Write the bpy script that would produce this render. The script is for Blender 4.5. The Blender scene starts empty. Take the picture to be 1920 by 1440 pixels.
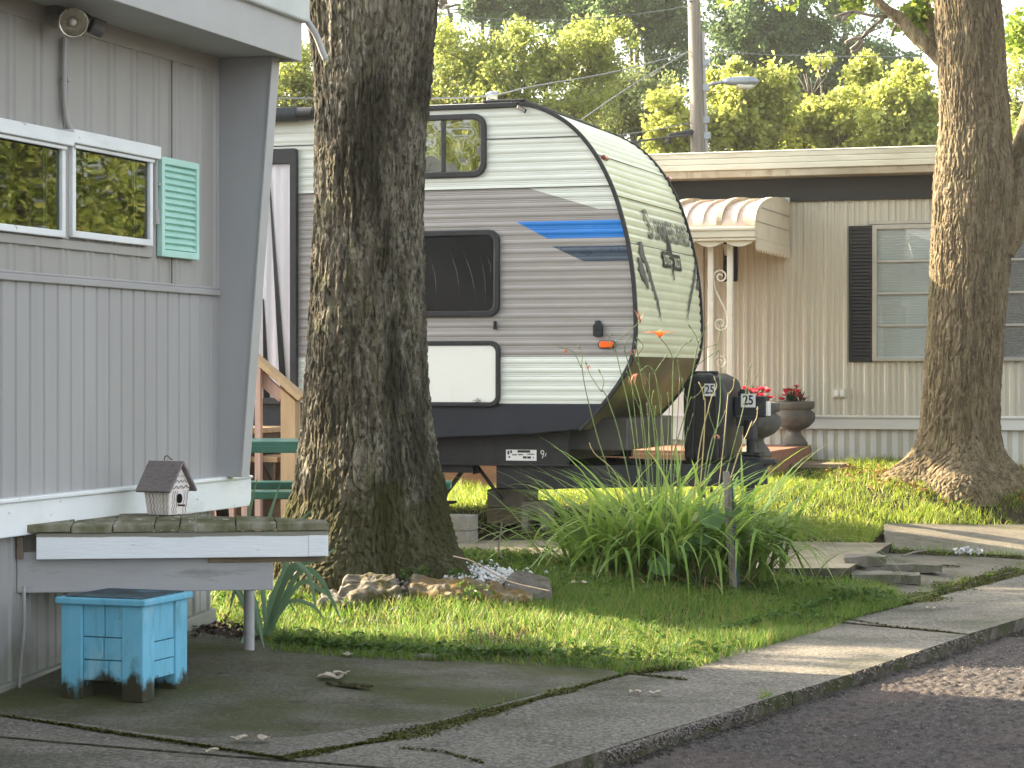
import bpy, bmesh, math, random
import numpy as np
from mathutils import Vector, Matrix

random.seed(7)
rng = np.random.default_rng(7)
scene = bpy.context.scene
COL = scene.collection
R = math.radians
PI = math.pi

# ------------------------------------------------------------------ camera, sky, sun, exposure
F, HC, HY = 4300.0, 1.45, 700.0          # focal length in photo pixels, eye height, horizon row
TH = R(18)                               # the homes and the trailer share one street grid
cam = bpy.data.cameras.new('camera')
cam_o = bpy.data.objects.new('camera', cam)
COL.objects.link(cam_o)
cam.sensor_width = 36
cam.lens = F / 1920 * 36
cam.shift_y = -(720 - HY) / 1920
cam.clip_start, cam.clip_end = 0.1, 1500
cam_o.location = (0, 0, HC)
cam_o.rotation_euler = (R(90), 0, 0)
scene.camera = cam_o

SUN_EL, SUN_AZ = R(25), R(22)            # low sun from the left, a little beyond
S = Vector((-math.cos(SUN_AZ) * math.cos(SUN_EL), math.sin(SUN_AZ) * math.cos(SUN_EL), math.sin(SUN_EL)))
sun = bpy.data.lights.new('sun', 'SUN')
sun.energy = 5.0
sun.angle = R(0.6)
sun.color = (1.0, 0.82, 0.57)
sun_o = bpy.data.objects.new('sun', sun)
COL.objects.link(sun_o)
sun_o.rotation_euler = S.to_track_quat('Z', 'Y').to_euler()
sun_o.location = (-30, 20, 30)

world = bpy.data.worlds.new('World')
scene.world = world
world.use_nodes = True
wn, wl = world.node_tree.nodes, world.node_tree.links
wn.clear()
sky = wn.new('ShaderNodeTexSky')
sky.sky_type = 'NISHITA'
sky.sun_disc = False
sky.sun_elevation = SUN_EL
sky.sun_rotation = R(360 - 68)
sky.dust_density = 4.0
sky.air_density = 1.0
bw = wn.new('ShaderNodeRGBToBW')
mx = wn.new('ShaderNodeMix'); mx.data_type = 'RGBA'; mx.inputs[0].default_value = 0.72
bgn = wn.new('ShaderNodeBackground'); bgn.inputs[1].default_value = 0.15
wo = wn.new('ShaderNodeOutputWorld')
wl.new(sky.outputs[0], bw.inputs[0]); wl.new(sky.outputs[0], mx.inputs[6]); wl.new(bw.outputs[0], mx.inputs[7])
wl.new(mx.outputs[2], bgn.inputs[0]); wl.new(bgn.outputs[0], wo.inputs[0])

vs = scene.view_settings
vs.view_transform = 'Standard'
vs.look = 'None'
vs.gamma = 1.0
vs.exposure = 2.62
scene.cycles.max_bounces = 6
scene.cycles.transparent_max_bounces = 12
scene.cycles.diffuse_bounces = 4
scene.cycles.use_denoising = True
scene.cycles.denoising_input_passes = 'RGB_ALBEDO_NORMAL'
scene.cycles.denoising_prefilter = 'ACCURATE'

# ------------------------------------------------------------------ projection of measured points on real planes
def P(px, py, Y):
    return Vector(((px - 960) / F * Y, Y, HC - (py - HY) / F * Y))

def G(px, py, z=0.0):
    return P(px, py, (HC - z) * F / (py - HY))

class Fr:
    """a local frame: origin + turn about z; finds where a sight line meets a local plane"""
    def __init__(s, ox, oy, oz=0.0, rz=-TH):
        s.o, s.rz = Vector((ox, oy, oz)), rz
        s.m = Matrix.Translation(s.o) @ Matrix.Rotation(rz, 4, 'Z')
        s.i = s.m.inverted()
        s.c = s.i @ Vector((0, 0, HC))
    def d(s, px, py):
        return s.i.to_3x3() @ Vector(((px - 960) / F, 1, -(py - HY) / F))
    def at(s, px, py, ax, v):
        d = s.d(px, py)
        return s.c + d * ((v - s.c[ax]) / d[ax])
    def Y(s, px, py, y): p = s.at(px, py, 1, y); return p.x, p.z
    def X(s, px, py, x): p = s.at(px, py, 0, x); return p.y, p.z
    def Z(s, px, py, z): p = s.at(px, py, 2, z); return p.x, p.y
    def w(s, x, y, z): return s.m @ Vector((x, y, z))

# ------------------------------------------------------------------ numpy noise
def _h(i, j, k, seed):
    n = (i.astype(np.int64) * 374761393 + j.astype(np.int64) * 668265263 + k.astype(np.int64) * 1274126177 + seed * 974711) & 0xffffffff
    n = ((n ^ (n >> 13)) * 1103515245) & 0xffffffff
    n = ((n ^ (n >> 16)) * 2654435761) & 0xffffffff
    return ((n ^ (n >> 15)) & 0xffffff) / float(0xffffff) * 2 - 1

def vnoise(p, seed=0):
    p = np.asarray(p, float)
    i = np.floor(p); f = p - i; f = f * f * f * (f * (f * 6 - 15) + 10)
    i = i.astype(np.int64)
    r = 0
    for a in (0, 1):
        for b in (0, 1):
            for c in (0, 1):
                w = (f[..., 0] if a else 1 - f[..., 0]) * (f[..., 1] if b else 1 - f[..., 1]) * (f[..., 2] if c else 1 - f[..., 2])
                r = r + w * _h(i[..., 0] + a, i[..., 1] + b, i[..., 2] + c, seed)
    return r

def fbm(p, octs=4, seed=0):
    r, a = 0, 1.0
    p = np.asarray(p, float)
    for o in range(octs):
        r = r + a * vnoise(p, seed + o); p = p * 2.03 + 5.1; a *= 0.5
    return r

# ------------------------------------------------------------------ materials
def nodes(name):
    m = bpy.data.materials.new(name); m.use_nodes = True
    n, l = m.node_tree.nodes, m.node_tree.links
    return m, n, l, n['Principled BSDF'], n['Material Output']

def ramp(n, stops):
    r = n.new('ShaderNodeValToRGB'); e = r.color_ramp.elements
    while len(e) < len(stops): e.new(0.5)
    for i, (p, c) in enumerate(stops):
        e[i].position = p; e[i].color = (*c, 1)
    return r

def noise_n(n, l, vec, scale, detail=6, stretch=(1, 1, 1), rough=0.6):
    mp = n.new('ShaderNodeMapping'); mp.inputs['Scale'].default_value = stretch
    l.new(vec, mp.inputs[0])
    t = n.new('ShaderNodeTexNoise'); t.inputs['Scale'].default_value = scale
    t.inputs['Detail'].default_value = detail; t.inputs['Roughness'].default_value = rough
    l.new(mp.outputs[0], t.inputs['Vector'])
    return t.outputs['Fac']

def mat(name, cols, scale=4, stretch=(1, 1, 1), rough=0.6, rvar=0.12, bump=0.0, bscale=60, bstretch=(1, 1, 1), metal=0.0,
        spec=0.4, lo=0.32, hi=0.68, spots=(), coat=0.0, world=False, vor=0.0, vscale=90):
    """procedural paint/wood/stone: a colour ramp over noise, extra stains, bump.
    spots: (colour, scale, lo, hi, stretch, strength, (z0, z1) height over which the stain fades out or None)"""
    m, n, l, b, o = nodes(name)
    tc = n.new('ShaderNodeTexCoord')
    if world:
        ge = n.new('ShaderNodeNewGeometry'); vec = ge.outputs['Position']
    else:
        vec = tc.outputs['Object']
    if len(cols) == 1: cols = [cols[0], tuple(c * 0.86 for c in cols[0])]
    f = noise_n(n, l, vec, scale, 8, stretch)
    k = len(cols)
    r = ramp(n, [(lo + (hi - lo) * i / (k - 1), c) for i, c in enumerate(cols)])
    l.new(f, r.inputs[0]); colr = r.outputs[0]
    for (sc_, ss, slo, shi, st, amt, zf) in spots:
        sf = noise_n(n, l, vec, ss, 7, st)
        mr = n.new('ShaderNodeMapRange'); mr.inputs[1].default_value = slo; mr.inputs[2].default_value = shi
        mr.inputs[4].default_value = amt
        if zf is None:
            l.new(sf, mr.inputs[0])
        else:
            sep = n.new('ShaderNodeSeparateXYZ'); l.new(vec, sep.inputs[0])
            z = n.new('ShaderNodeMapRange'); z.inputs[1].default_value = zf[0]; z.inputs[2].default_value = zf[1]
            z.inputs[3].default_value = 0.45; z.inputs[4].default_value = -0.45; z.clamp = True
            l.new(sep.outputs[2], z.inputs[0])
            ad = n.new('ShaderNodeMath'); ad.operation = 'ADD'; l.new(sf, ad.inputs[0]); l.new(z.outputs[0], ad.inputs[1])
            l.new(ad.outputs[0], mr.inputs[0])
        mxn = n.new('ShaderNodeMix'); mxn.data_type = 'RGBA'
        l.new(mr.outputs[0], mxn.inputs[0]); l.new(colr, mxn.inputs[6]); mxn.inputs[7].default_value = (*sc_, 1)
        colr = mxn.outputs[2]
    l.new(colr, b.inputs['Base Color'])
    rr = n.new('ShaderNodeMapRange'); rr.inputs[3].default_value = max(0.02, rough - rvar); rr.inputs[4].default_value = min(1, rough + rvar)
    rf = noise_n(n, l, vec, scale * 2.3, 5, stretch); l.new(rf, rr.inputs[0]); l.new(rr.outputs[0], b.inputs['Roughness'])
    b.inputs['Metallic'].default_value = metal
    b.inputs['Specular IOR Level'].default_value = spec
    b.inputs['Coat Weight'].default_value = coat
    nrm = None
    if bump:
        bf = noise_n(n, l, vec, bscale, 6, bstretch)
        bp = n.new('ShaderNodeBump'); bp.inputs['Strength'].default_value = bump; bp.inputs['Distance'].default_value = 0.01
        l.new(bf, bp.inputs['Height']); nrm = bp.outputs[0]
    if vor:
        v = n.new('ShaderNodeTexVoronoi'); v.inputs['Scale'].default_value = vscale; l.new(vec, v.inputs['Vector'])
        bp = n.new('ShaderNodeBump'); bp.inputs['Strength'].default_value = vor; bp.inputs['Distance'].default_value = 0.01; bp.invert = True
        l.new(v.outputs['Distance'], bp.inputs['Height'])
        if nrm: l.new(nrm, bp.inputs['Normal'])
        nrm = bp.outputs[0]
    if nrm: l.new(nrm, b.inputs['Normal'])
    return m

def leafmat(name, c1, c2, c3=None, trans=0.45, rough=0.5, spec=0.25, tcol=1.35):
    """leaf: every leaf its own tint; light passes through"""
    m, n, l, b, o = nodes(name)
    ge = n.new('ShaderNodeNewGeometry')
    st = [(0.0, c1), (0.6, c2)] + ([(1.0, c3)] if c3 else [])
    r = ramp(n, st); l.new(ge.outputs['Random Per Island'], r.inputs[0])
    l.new(r.outputs[0], b.inputs['Base Color'])
    b.inputs['Roughness'].default_value = rough; b.inputs['Specular IOR Level'].default_value = spec
    t = n.new('ShaderNodeBsdfTranslucent')
    hs = n.new('ShaderNodeHueSaturation'); hs.inputs['Value'].default_value = tcol; hs.inputs['Hue'].default_value = 0.485
    l.new(r.outputs[0], hs.inputs['Color']); l.new(hs.outputs[0], t.inputs[0])
    ms = n.new('ShaderNodeMixShader'); ms.inputs[0].default_value = trans
    l.new(b.outputs[0], ms.inputs[1]); l.new(t.outputs[0], ms.inputs[2]); l.new(ms.outputs[0], o.inputs[0])
    return m

def glassmat(name, refl=0.25, tint=(1, 1, 1), wav=0.0):
    m, n, l, b, o = nodes(name)
    n.remove(b)
    g = n.new('ShaderNodeBsdfGlossy'); g.inputs['Roughness'].default_value = 0.015
    t = n.new('ShaderNodeBsdfTransparent'); t.inputs[0].default_value = (*tint, 1)
    ly = n.new('ShaderNodeLayerWeight'); ly.inputs[0].default_value = 0.5
    pw = n.new('ShaderNodeMath'); pw.operation = 'POWER'; pw.inputs[1].default_value = 4.0; l.new(ly.outputs['Facing'], pw.inputs[0])
    mr = n.new('ShaderNodeMapRange'); mr.inputs[3].default_value = refl; mr.inputs[4].default_value = 0.95
    l.new(pw.outputs[0], mr.inputs[0])
    ms = n.new('ShaderNodeMixShader')
    l.new(mr.outputs[0], ms.inputs[0]); l.new(t.outputs[0], ms.inputs[1]); l.new(g.outputs[0], ms.inputs[2]); l.new(ms.outputs[0], o.inputs[0])
    if wav:
        tc = n.new('ShaderNodeTexCoord')
        f = noise_n(n, l, tc.outputs['Object'], 3.0, 1)
        bp = n.new('ShaderNodeBump'); bp.inputs['Strength'].default_value = wav; bp.inputs['Distance'].default_value = 0.02
        l.new(f, bp.inputs['Height']); l.new(bp.outputs[0], g.inputs['Normal'])
    return m

# ------------------------------------------------------------------ mesh building
def mesh_np(name, V, Q, mats, parent=None, smooth=False, midx=None, loc=None):
    me = bpy.data.meshes.new(name)
    V = np.ascontiguousarray(V, dtype=np.float32); Q = np.ascontiguousarray(Q, dtype=np.int32)
    me.vertices.add(len(V)); me.vertices.foreach_set('co', V.ravel())
    me.loops.add(Q.size); me.loops.foreach_set('vertex_index', Q.ravel())
    me.polygons.add(len(Q)); me.polygons.foreach_set('loop_start', np.arange(0, Q.size, Q.shape[1], dtype=np.int32))
    if smooth: me.polygons.foreach_set('use_smooth', np.ones(len(Q), dtype=bool))
    for m in (mats if isinstance(mats, (list, tuple)) else [mats]): me.materials.append(m)
    if midx is not None: me.polygons.foreach_set('material_index', np.ascontiguousarray(midx, dtype=np.int32))
    me.update(calc_edges=True); me.validate()
    o = bpy.data.objects.new(name, me); COL.objects.link(o)
    if parent: o.parent = parent
    if loc is not None: o.location = loc
    return o

def grid_faces(nu, nv, wrap=False):
    """vertex index = i*nv + j; i over nu rows, j over nv columns"""
    i, j = np.meshgrid(np.arange(nu - 1), np.arange(nv if wrap else nv - 1), indexing='ij')
    a = i * nv + j; b = i * nv + (j + 1) % nv
    return np.stack([a, b, b + nv, a + nv], -1).reshape(-1, 4)

class MB:
    def __init__(s): s.v, s.f, s.m = [], [], []
    def add(s, vs, fs, mi=0):
        k = len(s.v); s.v += [tuple(v) for v in vs]
        for f in fs: s.f.append([i + k for i in f]); s.m.append(mi)
        return s
    def box(s, x0, x1, y0, y1, z0, z1, mi=0):
        vs = [(x, y, z) for z in (z0, z1) for y in (y0, y1) for x in (x0, x1)]
        return s.add(vs, [(0, 2, 3, 1), (4, 5, 7, 6), (0, 1, 5, 4), (2, 6, 7, 3), (0, 4, 6, 2), (1, 3, 7, 5)], mi)
    def bar(s, p, q, w, h, up=(0, 0, 1), mi=0):
        """a square-section bar from p to q"""
        p, q = Vector(p), Vector(q); d = (q - p).normalized(); u = Vector(up)
        a = d.cross(u).normalized() * w / 2; b = a.cross(d).normalized() * h / 2
        vs = [e + sa * a + sb * b for e in (p, q) for sa, sb in ((-1, -1), (1, -1), (1, 1), (-1, 1))]
        return s.add(vs, [(0, 3, 2, 1), (4, 5, 6, 7), (0, 1, 5, 4), (1, 2, 6, 5), (2, 3, 7, 6), (3, 0, 4, 7)], mi)
    def prism(s, poly, ax, d0, d1, mi=0):
        """2-D outline pushed along axis ax (0: y,z outline; 1: x,z; 2: x,y)"""
        def pt(a, b, d): return (d, a, b) if ax == 0 else (a, d, b) if ax == 1 else (a, b, d)
        n = len(poly)
        vs = [pt(a, b, d0) for a, b in poly] + [pt(a, b, d1) for a, b in poly]
        return s.add(vs, [tuple(range(n))[::-1], tuple(range(n, 2 * n))] + [(i, (i + 1) % n, n + (i + 1) % n, n + i) for i in range(n)], mi)
    def ring(s, out, inn, ax, d0, d1, mi=0):
        def pt(a, b, d): return (d, a, b) if ax == 0 else (a, d, b) if ax == 1 else (a, b, d)
        n = len(out)
        vs = [pt(a, b, d) for d in (d0, d1) for L in (out, inn) for a, b in L]
        fs = []
        for i in range(n):
            j = (i + 1) % n
            fs += [(i, j, n + j, n + i), (2 * n + i, 3 * n + i, 3 * n + j, 2 * n + j), (i, 2 * n + i, 2 * n + j, j), (n + i, n + j, 3 * n + j, 3 * n + i)]
        return s.add(vs, fs, mi)
    def tube(s, pts, r, n=8, mi=0, caps=True):
        pts = [Vector(p) for p in pts]; k = len(pts)
        rs = r if isinstance(r, (list, tuple)) else [r] * k
        base = len(s.v); prev = None
        for i, p in enumerate(pts):
            d = (pts[min(i + 1, k - 1)] - pts[max(i - 1, 0)]).normalized()
            if prev is None:
                u = Vector((0, 0, 1)) if abs(d.z) < 0.9 else Vector((1, 0, 0)); a = d.cross(u).normalized()
            else: a = (prev - d * prev.dot(d)).normalized()
            prev = a; b = d.cross(a)
            for j in range(n):
                t = 2 * PI * j / n; s.v.append(tuple(p + (a * math.cos(t) + b * math.sin(t)) * rs[i]))
        for i in range(k - 1):
            for j in range(n):
                s.f.append([base + i * n + j, base + i * n + (j + 1) % n, base + (i + 1) * n + (j + 1) % n, base + (i + 1) * n + j]); s.m.append(mi)
        if caps:
            s.f.append([base + j for j in range(n)][::-1]); s.m.append(mi)
            s.f.append([base + (k - 1) * n + j for j in range(n)]); s.m.append(mi)
        return s
    def lathe(s, prof, n=24, c=(0, 0, 0), mi=0, flute=0, fz=(0, 0)):
        base = len(s.v)
        for r, z in prof:
            for j in range(n):
                t = 2 * PI * j / n
                rr = r * (1 + (0.03 * (1 if j % 2 else -1) if flute and fz[0] < z < fz[1] else 0))
                s.v.append((c[0] + rr * math.cos(t), c[1] + rr * math.sin(t), c[2] + z))
        for i in range(len(prof) - 1):
            for j in range(n):
                s.f.append([base + i * n + j, base + i * n + (j + 1) % n, base + (i + 1) * n + (j + 1) % n, base + (i + 1) * n + j]); s.m.append(mi)
        s.f.append([base + j for j in range(n)][::-1]); s.m.append(mi)
        s.f.append([base + (len(prof) - 1) * n + j for j in range(n)]); s.m.append(mi)
        return s
    def build(s, name, mats, parent=None, bevel=0, smooth=False, fixn=True, seg=2):
        me = bpy.data.meshes.new(name); me.from_pydata(s.v, [], s.f)
        for m in (mats if isinstance(mats, (list, tuple)) else [mats]): me.materials.append(m)
        for p, i in zip(me.polygons, s.m): p.material_index = i; p.use_smooth = smooth
        if fixn:
            bm = bmesh.new(); bm.from_mesh(me); bmesh.ops.recalc_face_normals(bm, faces=bm.faces); bm.to_mesh(me); bm.free()
        me.update()
        o = bpy.data.objects.new(name, me); COL.objects.link(o)
        if parent: o.parent = parent
        if bevel:
            b = o.modifiers.new('edge', 'BEVEL'); b.width = bevel; b.segments = seg; b.limit_method = 'ANGLE'; b.angle_limit = R(35)
        return o

def rrect(x0, x1, z0, z1, r, n=6):
    pts = []
    for cx, cz, a0 in ((x1 - r, z1 - r, 0), (x0 + r, z1 - r, 90), (x0 + r, z0 + r, 180), (x1 - r, z0 + r, 270)):
        for k in range(n + 1):
            a = R(a0 + 90 * k / n); pts.append((cx + r * math.cos(a), cz + r * math.sin(a)))
    return pts

def tag(o, label=None, cat=None, group=None, kind=None):
    if label: o['label'] = label
    if cat: o['category'] = cat
    if group: o['group'] = group
    if kind: o['kind'] = kind
    return o

def thing(name, label, cat, loc=(0, 0, 0), rz=0.0, group=None):
    o = bpy.data.objects.new(name, None); COL.objects.link(o)
    o.empty_display_size = 0.2; o.location = loc; o.rotation_euler = (0, 0, rz)
    return tag(o, label, cat, group)

def copy_tree(o, parent=None):
    c = o.copy(); COL.objects.link(c); c.parent = parent
    for ch in list(o.children): copy_tree(ch, c)
    return c

def spline(pts, n=12):
    """Catmull-Rom through pts"""
    pts = [np.array(p, float) for p in pts]; out = []
    for i in range(len(pts) - 1):
        p0, p1, p2, p3 = pts[max(i - 1, 0)], pts[i], pts[i + 1], pts[min(i + 2, len(pts) - 1)]
        for k in range(n):
            t = k / n
            out.append(0.5 * (2 * p1 + (p2 - p0) * t + (2 * p0 - 5 * p1 + 4 * p2 - p3) * t * t + (3 * p1 - p0 - 3 * p2 + p3) * t ** 3))
    out.append(pts[-1])
    return out

def ribbons(B, az, L, W, phi0, kap, segs=2, rg=rng, tw=0.6, tip=0.12, prof=None, cup=0.0):
    """grass-like blades: rows of quads that lean phi0 from upright and bend by kap along their length"""
    N = len(B); B = np.asarray(B, float)
    pos = np.zeros((N, segs + 1, 3)); pos[:, 0] = B
    hx, hy = np.cos(az), np.sin(az)
    for k in range(segs):
        ph = phi0 + kap * (k + 0.5) / segs
        st = (L / segs)
        pos[:, k + 1, 0] = pos[:, k, 0] + st * np.sin(ph) * hx
        pos[:, k + 1, 1] = pos[:, k, 1] + st * np.sin(ph) * hy
        pos[:, k + 1, 2] = pos[:, k, 2] + st * np.cos(ph)
    ta = az + PI / 2 + rg.uniform(-tw, tw, N)
    sx, sy = np.cos(ta), np.sin(ta)
    t = np.linspace(0, 1, segs + 1)
    w = (1 - (1 - tip) * t ** 2) if prof is None else np.interp(t, *prof)
    off = np.zeros((N, segs + 1, 3)); off[..., 0] = sx[:, None] * w; off[..., 1] = sy[:, None] * w
    off *= (W / 2)[:, None, None]
    V = np.stack([pos - off, pos + off], 2)               # N, segs+1, 2, 3
    if cup: V[:, :, :, 2] += cup * W[:, None, None] * w[None, :, None]
    V = V.reshape(-1, 3)
    base = (np.arange(N) * 2 * (segs + 1))[:, None]
    q = np.concatenate([np.stack([base + 2 * k, base + 2 * k + 1, base + 2 * k + 3, base + 2 * k + 2], -1) for k in range(segs)], 1).reshape(-1, 4)
    return V, q

def leafcloud(C, size, rg=rng, up=0.6, asp=0.6):
    N = len(C)
    n = rg.normal(size=(N, 3)); n[:, 2] += up; n /= np.linalg.norm(n, axis=1)[:, None]
    a = rg.normal(size=(N, 3)); a -= n * (a * n).sum(1)[:, None]; a /= np.linalg.norm(a, axis=1)[:, None]
    b = np.cross(n, a)
    s = (size * rg.uniform(0.6, 1.3, N))[:, None]
    V = np.stack([C - a * s * 0.5, C + b * s * asp * 0.5 + n * s * 0.12 + a * s * 0.06, C + a * s * 0.5 - n * s * 0.08, C - b * s * asp * 0.5 + n * s * 0.12 + a * s * 0.06], 1).reshape(-1, 3)
    return V, np.arange(4 * N).reshape(-1, 4)

def inpoly(X, Y, poly):
    X, Y = np.asarray(X), np.asarray(Y); r = np.zeros(X.shape, bool); n = len(poly)
    for i in range(n):
        x0, y0 = poly[i][:2]; x1, y1 = poly[(i + 1) % n][:2]
        if y0 == y1: continue
        c = ((y0 > Y) != (y1 > Y)) & (X < (x1 - x0) * (Y - y0) / (y1 - y0) + x0)
        r ^= c
    return r

def text_mesh(s, size, extrude=0.0, shear=0.0):
    c = bpy.data.curves.new('lettering', 'FONT'); c.body = s; c.size = size; c.extrude = extrude; c.shear = shear; c.offset = size * .018
    c.align_x = 'CENTER'; c.align_y = 'CENTER'; c.resolution_u = 3
    o = bpy.data.objects.new('lettering', c); COL.objects.link(o)
    dg = bpy.context.evaluated_depsgraph_get()
    me = bpy.data.meshes.new_from_object(o.evaluated_get(dg))
    bpy.data.objects.remove(o); bpy.data.curves.remove(c)
    return me

# ------------------------------------------------------------------ kerb line and driveway plane
K1, K2 = G(1280, 1361), G(1918, 1159)
kd = (K2 - K1).normalized()                               # along the kerb, away from the camera
kn = Vector((-kd.y, kd.x, 0))                             # towards the lawn
I2 = G(1700, 1135)
DM = .12                                                  # the driveway climbs away from the kerb
def dz_(x, y): return DM * ((x - I2.x) * kn.x + (y - I2.y) * kn.y)
def GP(px, py): Y = (HC + DM * (I2.x * kn.x + I2.y * kn.y)) / ((py - HY) / F + DM * ((px - 960) / F * kn.x + kn.y)); p = P(px, py, Y); return (p.x, p.y)

# ------------------------------------------------------------------ the lie of the land
CP = []
for px, py, Y in ((467, 1220, 11.1), (520, 1226, 11.1), (700, 1238, 11.15), (1000, 1253, 11.15), (1280, 1250, 11.26), (1560, 1175, 13.04), (1690, 1132, 14.3),
                  (1000, 1110, 13.3), (700, 1110, 13.1), (1300, 1092, 14.3), (1590, 1085, 15.6), (720, 1062, 13.7), (480, 1180, 12.3), (1480, 1060, 15.6),
                  (1500, 1005, 17.8), (1430, 912, 20), (1600, 893, 21), (1760, 893, 20.8), (1900, 900, 20.8), (1800, 890, 20.9), (1990, 905, 20.8), (1860, 935, 20.3), (1960, 940, 20.3), (1700, 930, 20.1),
                  (955, 980, 18.2), (950, 925, 21), (870, 1010, 17.6), (1000, 1180, 12.2), (1300, 1170, 12.9), (415, 1165, 12.3)):
    p = P(px, py, Y); CP.append((p.x, p.y, p.z))
CP += [(-.9, 15.6, .2), (-2, 15.2, .2), (-3, 17.5, .3), (-4, 20, .4), (-8, 22, .45), (0, 23.5, .48), (4, 23, .5), (8, 21, .5), (-6, 12, .1), (-6, 6, 0), (0, 9.5, 0), (0, 7, -.0), (3, 11.5, 0), (2, 9, 0),
       (5, 14.5, .0), (7, 17, .1), (-20, 40, .5), (20, 40, .5), (0, 40, .5), (0, 60, .5), (40, 60, .5), (-40, 60, .5), (-20, 10, .1), (20, 10, -.1), (30, 30, .4), (-30, 30, .4), (0, -20, 0), (30, -20, 0), (-30, -20, 0)]
for px, py in ((1180, 1265), (1700, 1135), (1920, 1077), (2300, 985), (2600, 925), (530, 1425), (800, 1360), (0, 1345), (250, 1380)):
    p = G(px, py); CP.append((p.x, p.y, -.004))
for px, py in ((1600, 984), (1658, 983), (1740, 983), (1830, 984), (1920, 984), (2050, 986), (2200, 990), (1660, 1034), (1920, 1048), (2200, 1060)):
    x, y = GP(px, py); CP.append((x, y, dz_(x, y)))
CP = np.array(CP)
def _phi(r): return np.where(r > 0, r * r * np.log(np.maximum(r, 1e-9)), 0)
_n = len(CP); _A = np.zeros((_n + 3, _n + 3))
_A[:_n, :_n] = _phi(np.hypot(CP[:, None, 0] - CP[None, :, 0], CP[:, None, 1] - CP[None, :, 1])) + np.eye(_n) * 0.02
_A[:_n, _n:] = np.c_[np.ones(_n), CP[:, :2]]; _A[_n:, :_n] = _A[:_n, _n:].T
_w = np.linalg.solve(_A, np.r_[CP[:, 2], 0, 0, 0])
def gh(X, Y):
    X, Y = np.asarray(X, float), np.asarray(Y, float)
    r = _w[_n] + _w[_n + 1] * X + _w[_n + 2] * Y
    for (cx, cy, _), k in zip(CP, _w[:_n]): r = r + k * _phi(np.hypot(X - cx, Y - cy))
    far = np.clip((np.hypot(X, Y - 15) - 18) / 12, 0, 1)
    return r * (1 - far) + np.clip(r, 0.0, 0.5) * far
def g1(x, y): return float(gh(np.array([x]), np.array([y]))[0])

# ------------------------------------------------------------------ shared materials
m_soil = mat('soil', [(.028, .022, .015), (.06, .045, .028)], 9, rough=.95, bump=.8, bscale=40, spec=.1, world=True)
m_conc = mat('concrete', [(.10, .092, .078), (.17, .155, .13), (.21, .195, .165)], 3.0, rough=.9, bump=.35, bscale=90, spec=.2, world=True, hi=.75,
             spots=(((.085, .078, .064), 13, .52, .70, (1, 1, 1), .55, None), ((.27, .25, .215), 34, .48, .58, (1, 1, 1), .7, None), ((.06, .055, .045), 62, .50, .58, (1, 1, 1), .8, None), ((.05, .055, .028), 1.3, .5, .68, (1, 1, 1), .75, None), ((.30, .28, .24), 60, .68, .74, (1, 1, 1), .6, None), ((.055, .05, .042), 34, .66, .72, (1, 1, 1), .7, None)))
m_patio = mat('mossy_concrete', [(.075, .07, .052), (.12, .112, .088), (.165, .152, .125)], 3.0, rough=.92, bump=.4, bscale=90, spec=.15, world=True,
              spots=(((.05, .048, .034), 12, .52, .70, (1, 1, 1), .6, None), ((.17, .16, .13), 34, .50, .60, (1, 1, 1), .6, None), ((.035, .034, .025), 62, .50, .60, (1, 1, 1), .6, None), ((.058, .066, .020), 1.1, .38, .60, (1, 1.4, 1), .85, None), ((.19, .18, .15), 55, .68, .73, (1, 1, 1), .6, None), ((.03, .028, .022), 5, .62, .7, (1, 1, 1), .6, None)))
m_pad = mat('worn_concrete', [(.17, .145, .105), (.25, .215, .155), (.30, .26, .19)], 2.6, rough=.9, bump=.5, bscale=70, spec=.2, world=True,
            spots=(((.09, .085, .05), 2.0, .55, .7, (1, 1, 1), .7, None), ((.07, .065, .055), 40, .66, .72, (1, 1, 1), .6, None)))
m_drive = mat('driveway_concrete', [(.10, .09, .072), (.15, .135, .105), (.19, .17, .135)], 2.2, rough=.92, bump=.4, bscale=80, spec=.15, world=True,
              spots=(((.085, .078, .058), 13, .52, .70, (1, 1, 1), .5, None), ((.24, .22, .18), 36, .52, .62, (1, 1, 1), .45, None), ((.05, .055, .022), 1.6, .56, .68, (1, 1, 1), .7, None),))
m_asph = mat('asphalt', [(.034, .030, .028), (.066, .058, .053), (.125, .11, .10)], 30, rough=.9, bump=.5, bscale=130, spec=.25, world=True, hi=.72,
             spots=(((.20, .18, .165), 95, .60, .66, (1, 1, 1), .8, None), ((.012, .011, .010), 60, .58, .64, (1, 1, 1), .8, None), ((.13, .095, .08), 1.3, .5, .72, (1, 1, 1), .55, None)))
m_moss = leafmat('moss', (.05, .06, .008), (.085, .085, .012), (.035, .05, .01), trans=.2)
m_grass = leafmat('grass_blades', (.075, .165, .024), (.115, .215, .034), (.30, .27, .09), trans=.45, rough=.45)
m_grass2 = leafmat('sunlight_tint_grass_blades', (.13, .21, .024), (.19, .275, .034), (.31, .31, .08), trans=.45, rough=.45)  # lighter copy for the back lawn: sunlight put into the blade colour
m_weed = leafmat('clover_leaves', (.04, .09, .015), (.065, .13, .02), (.09, .15, .03), trans=.35)

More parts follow.
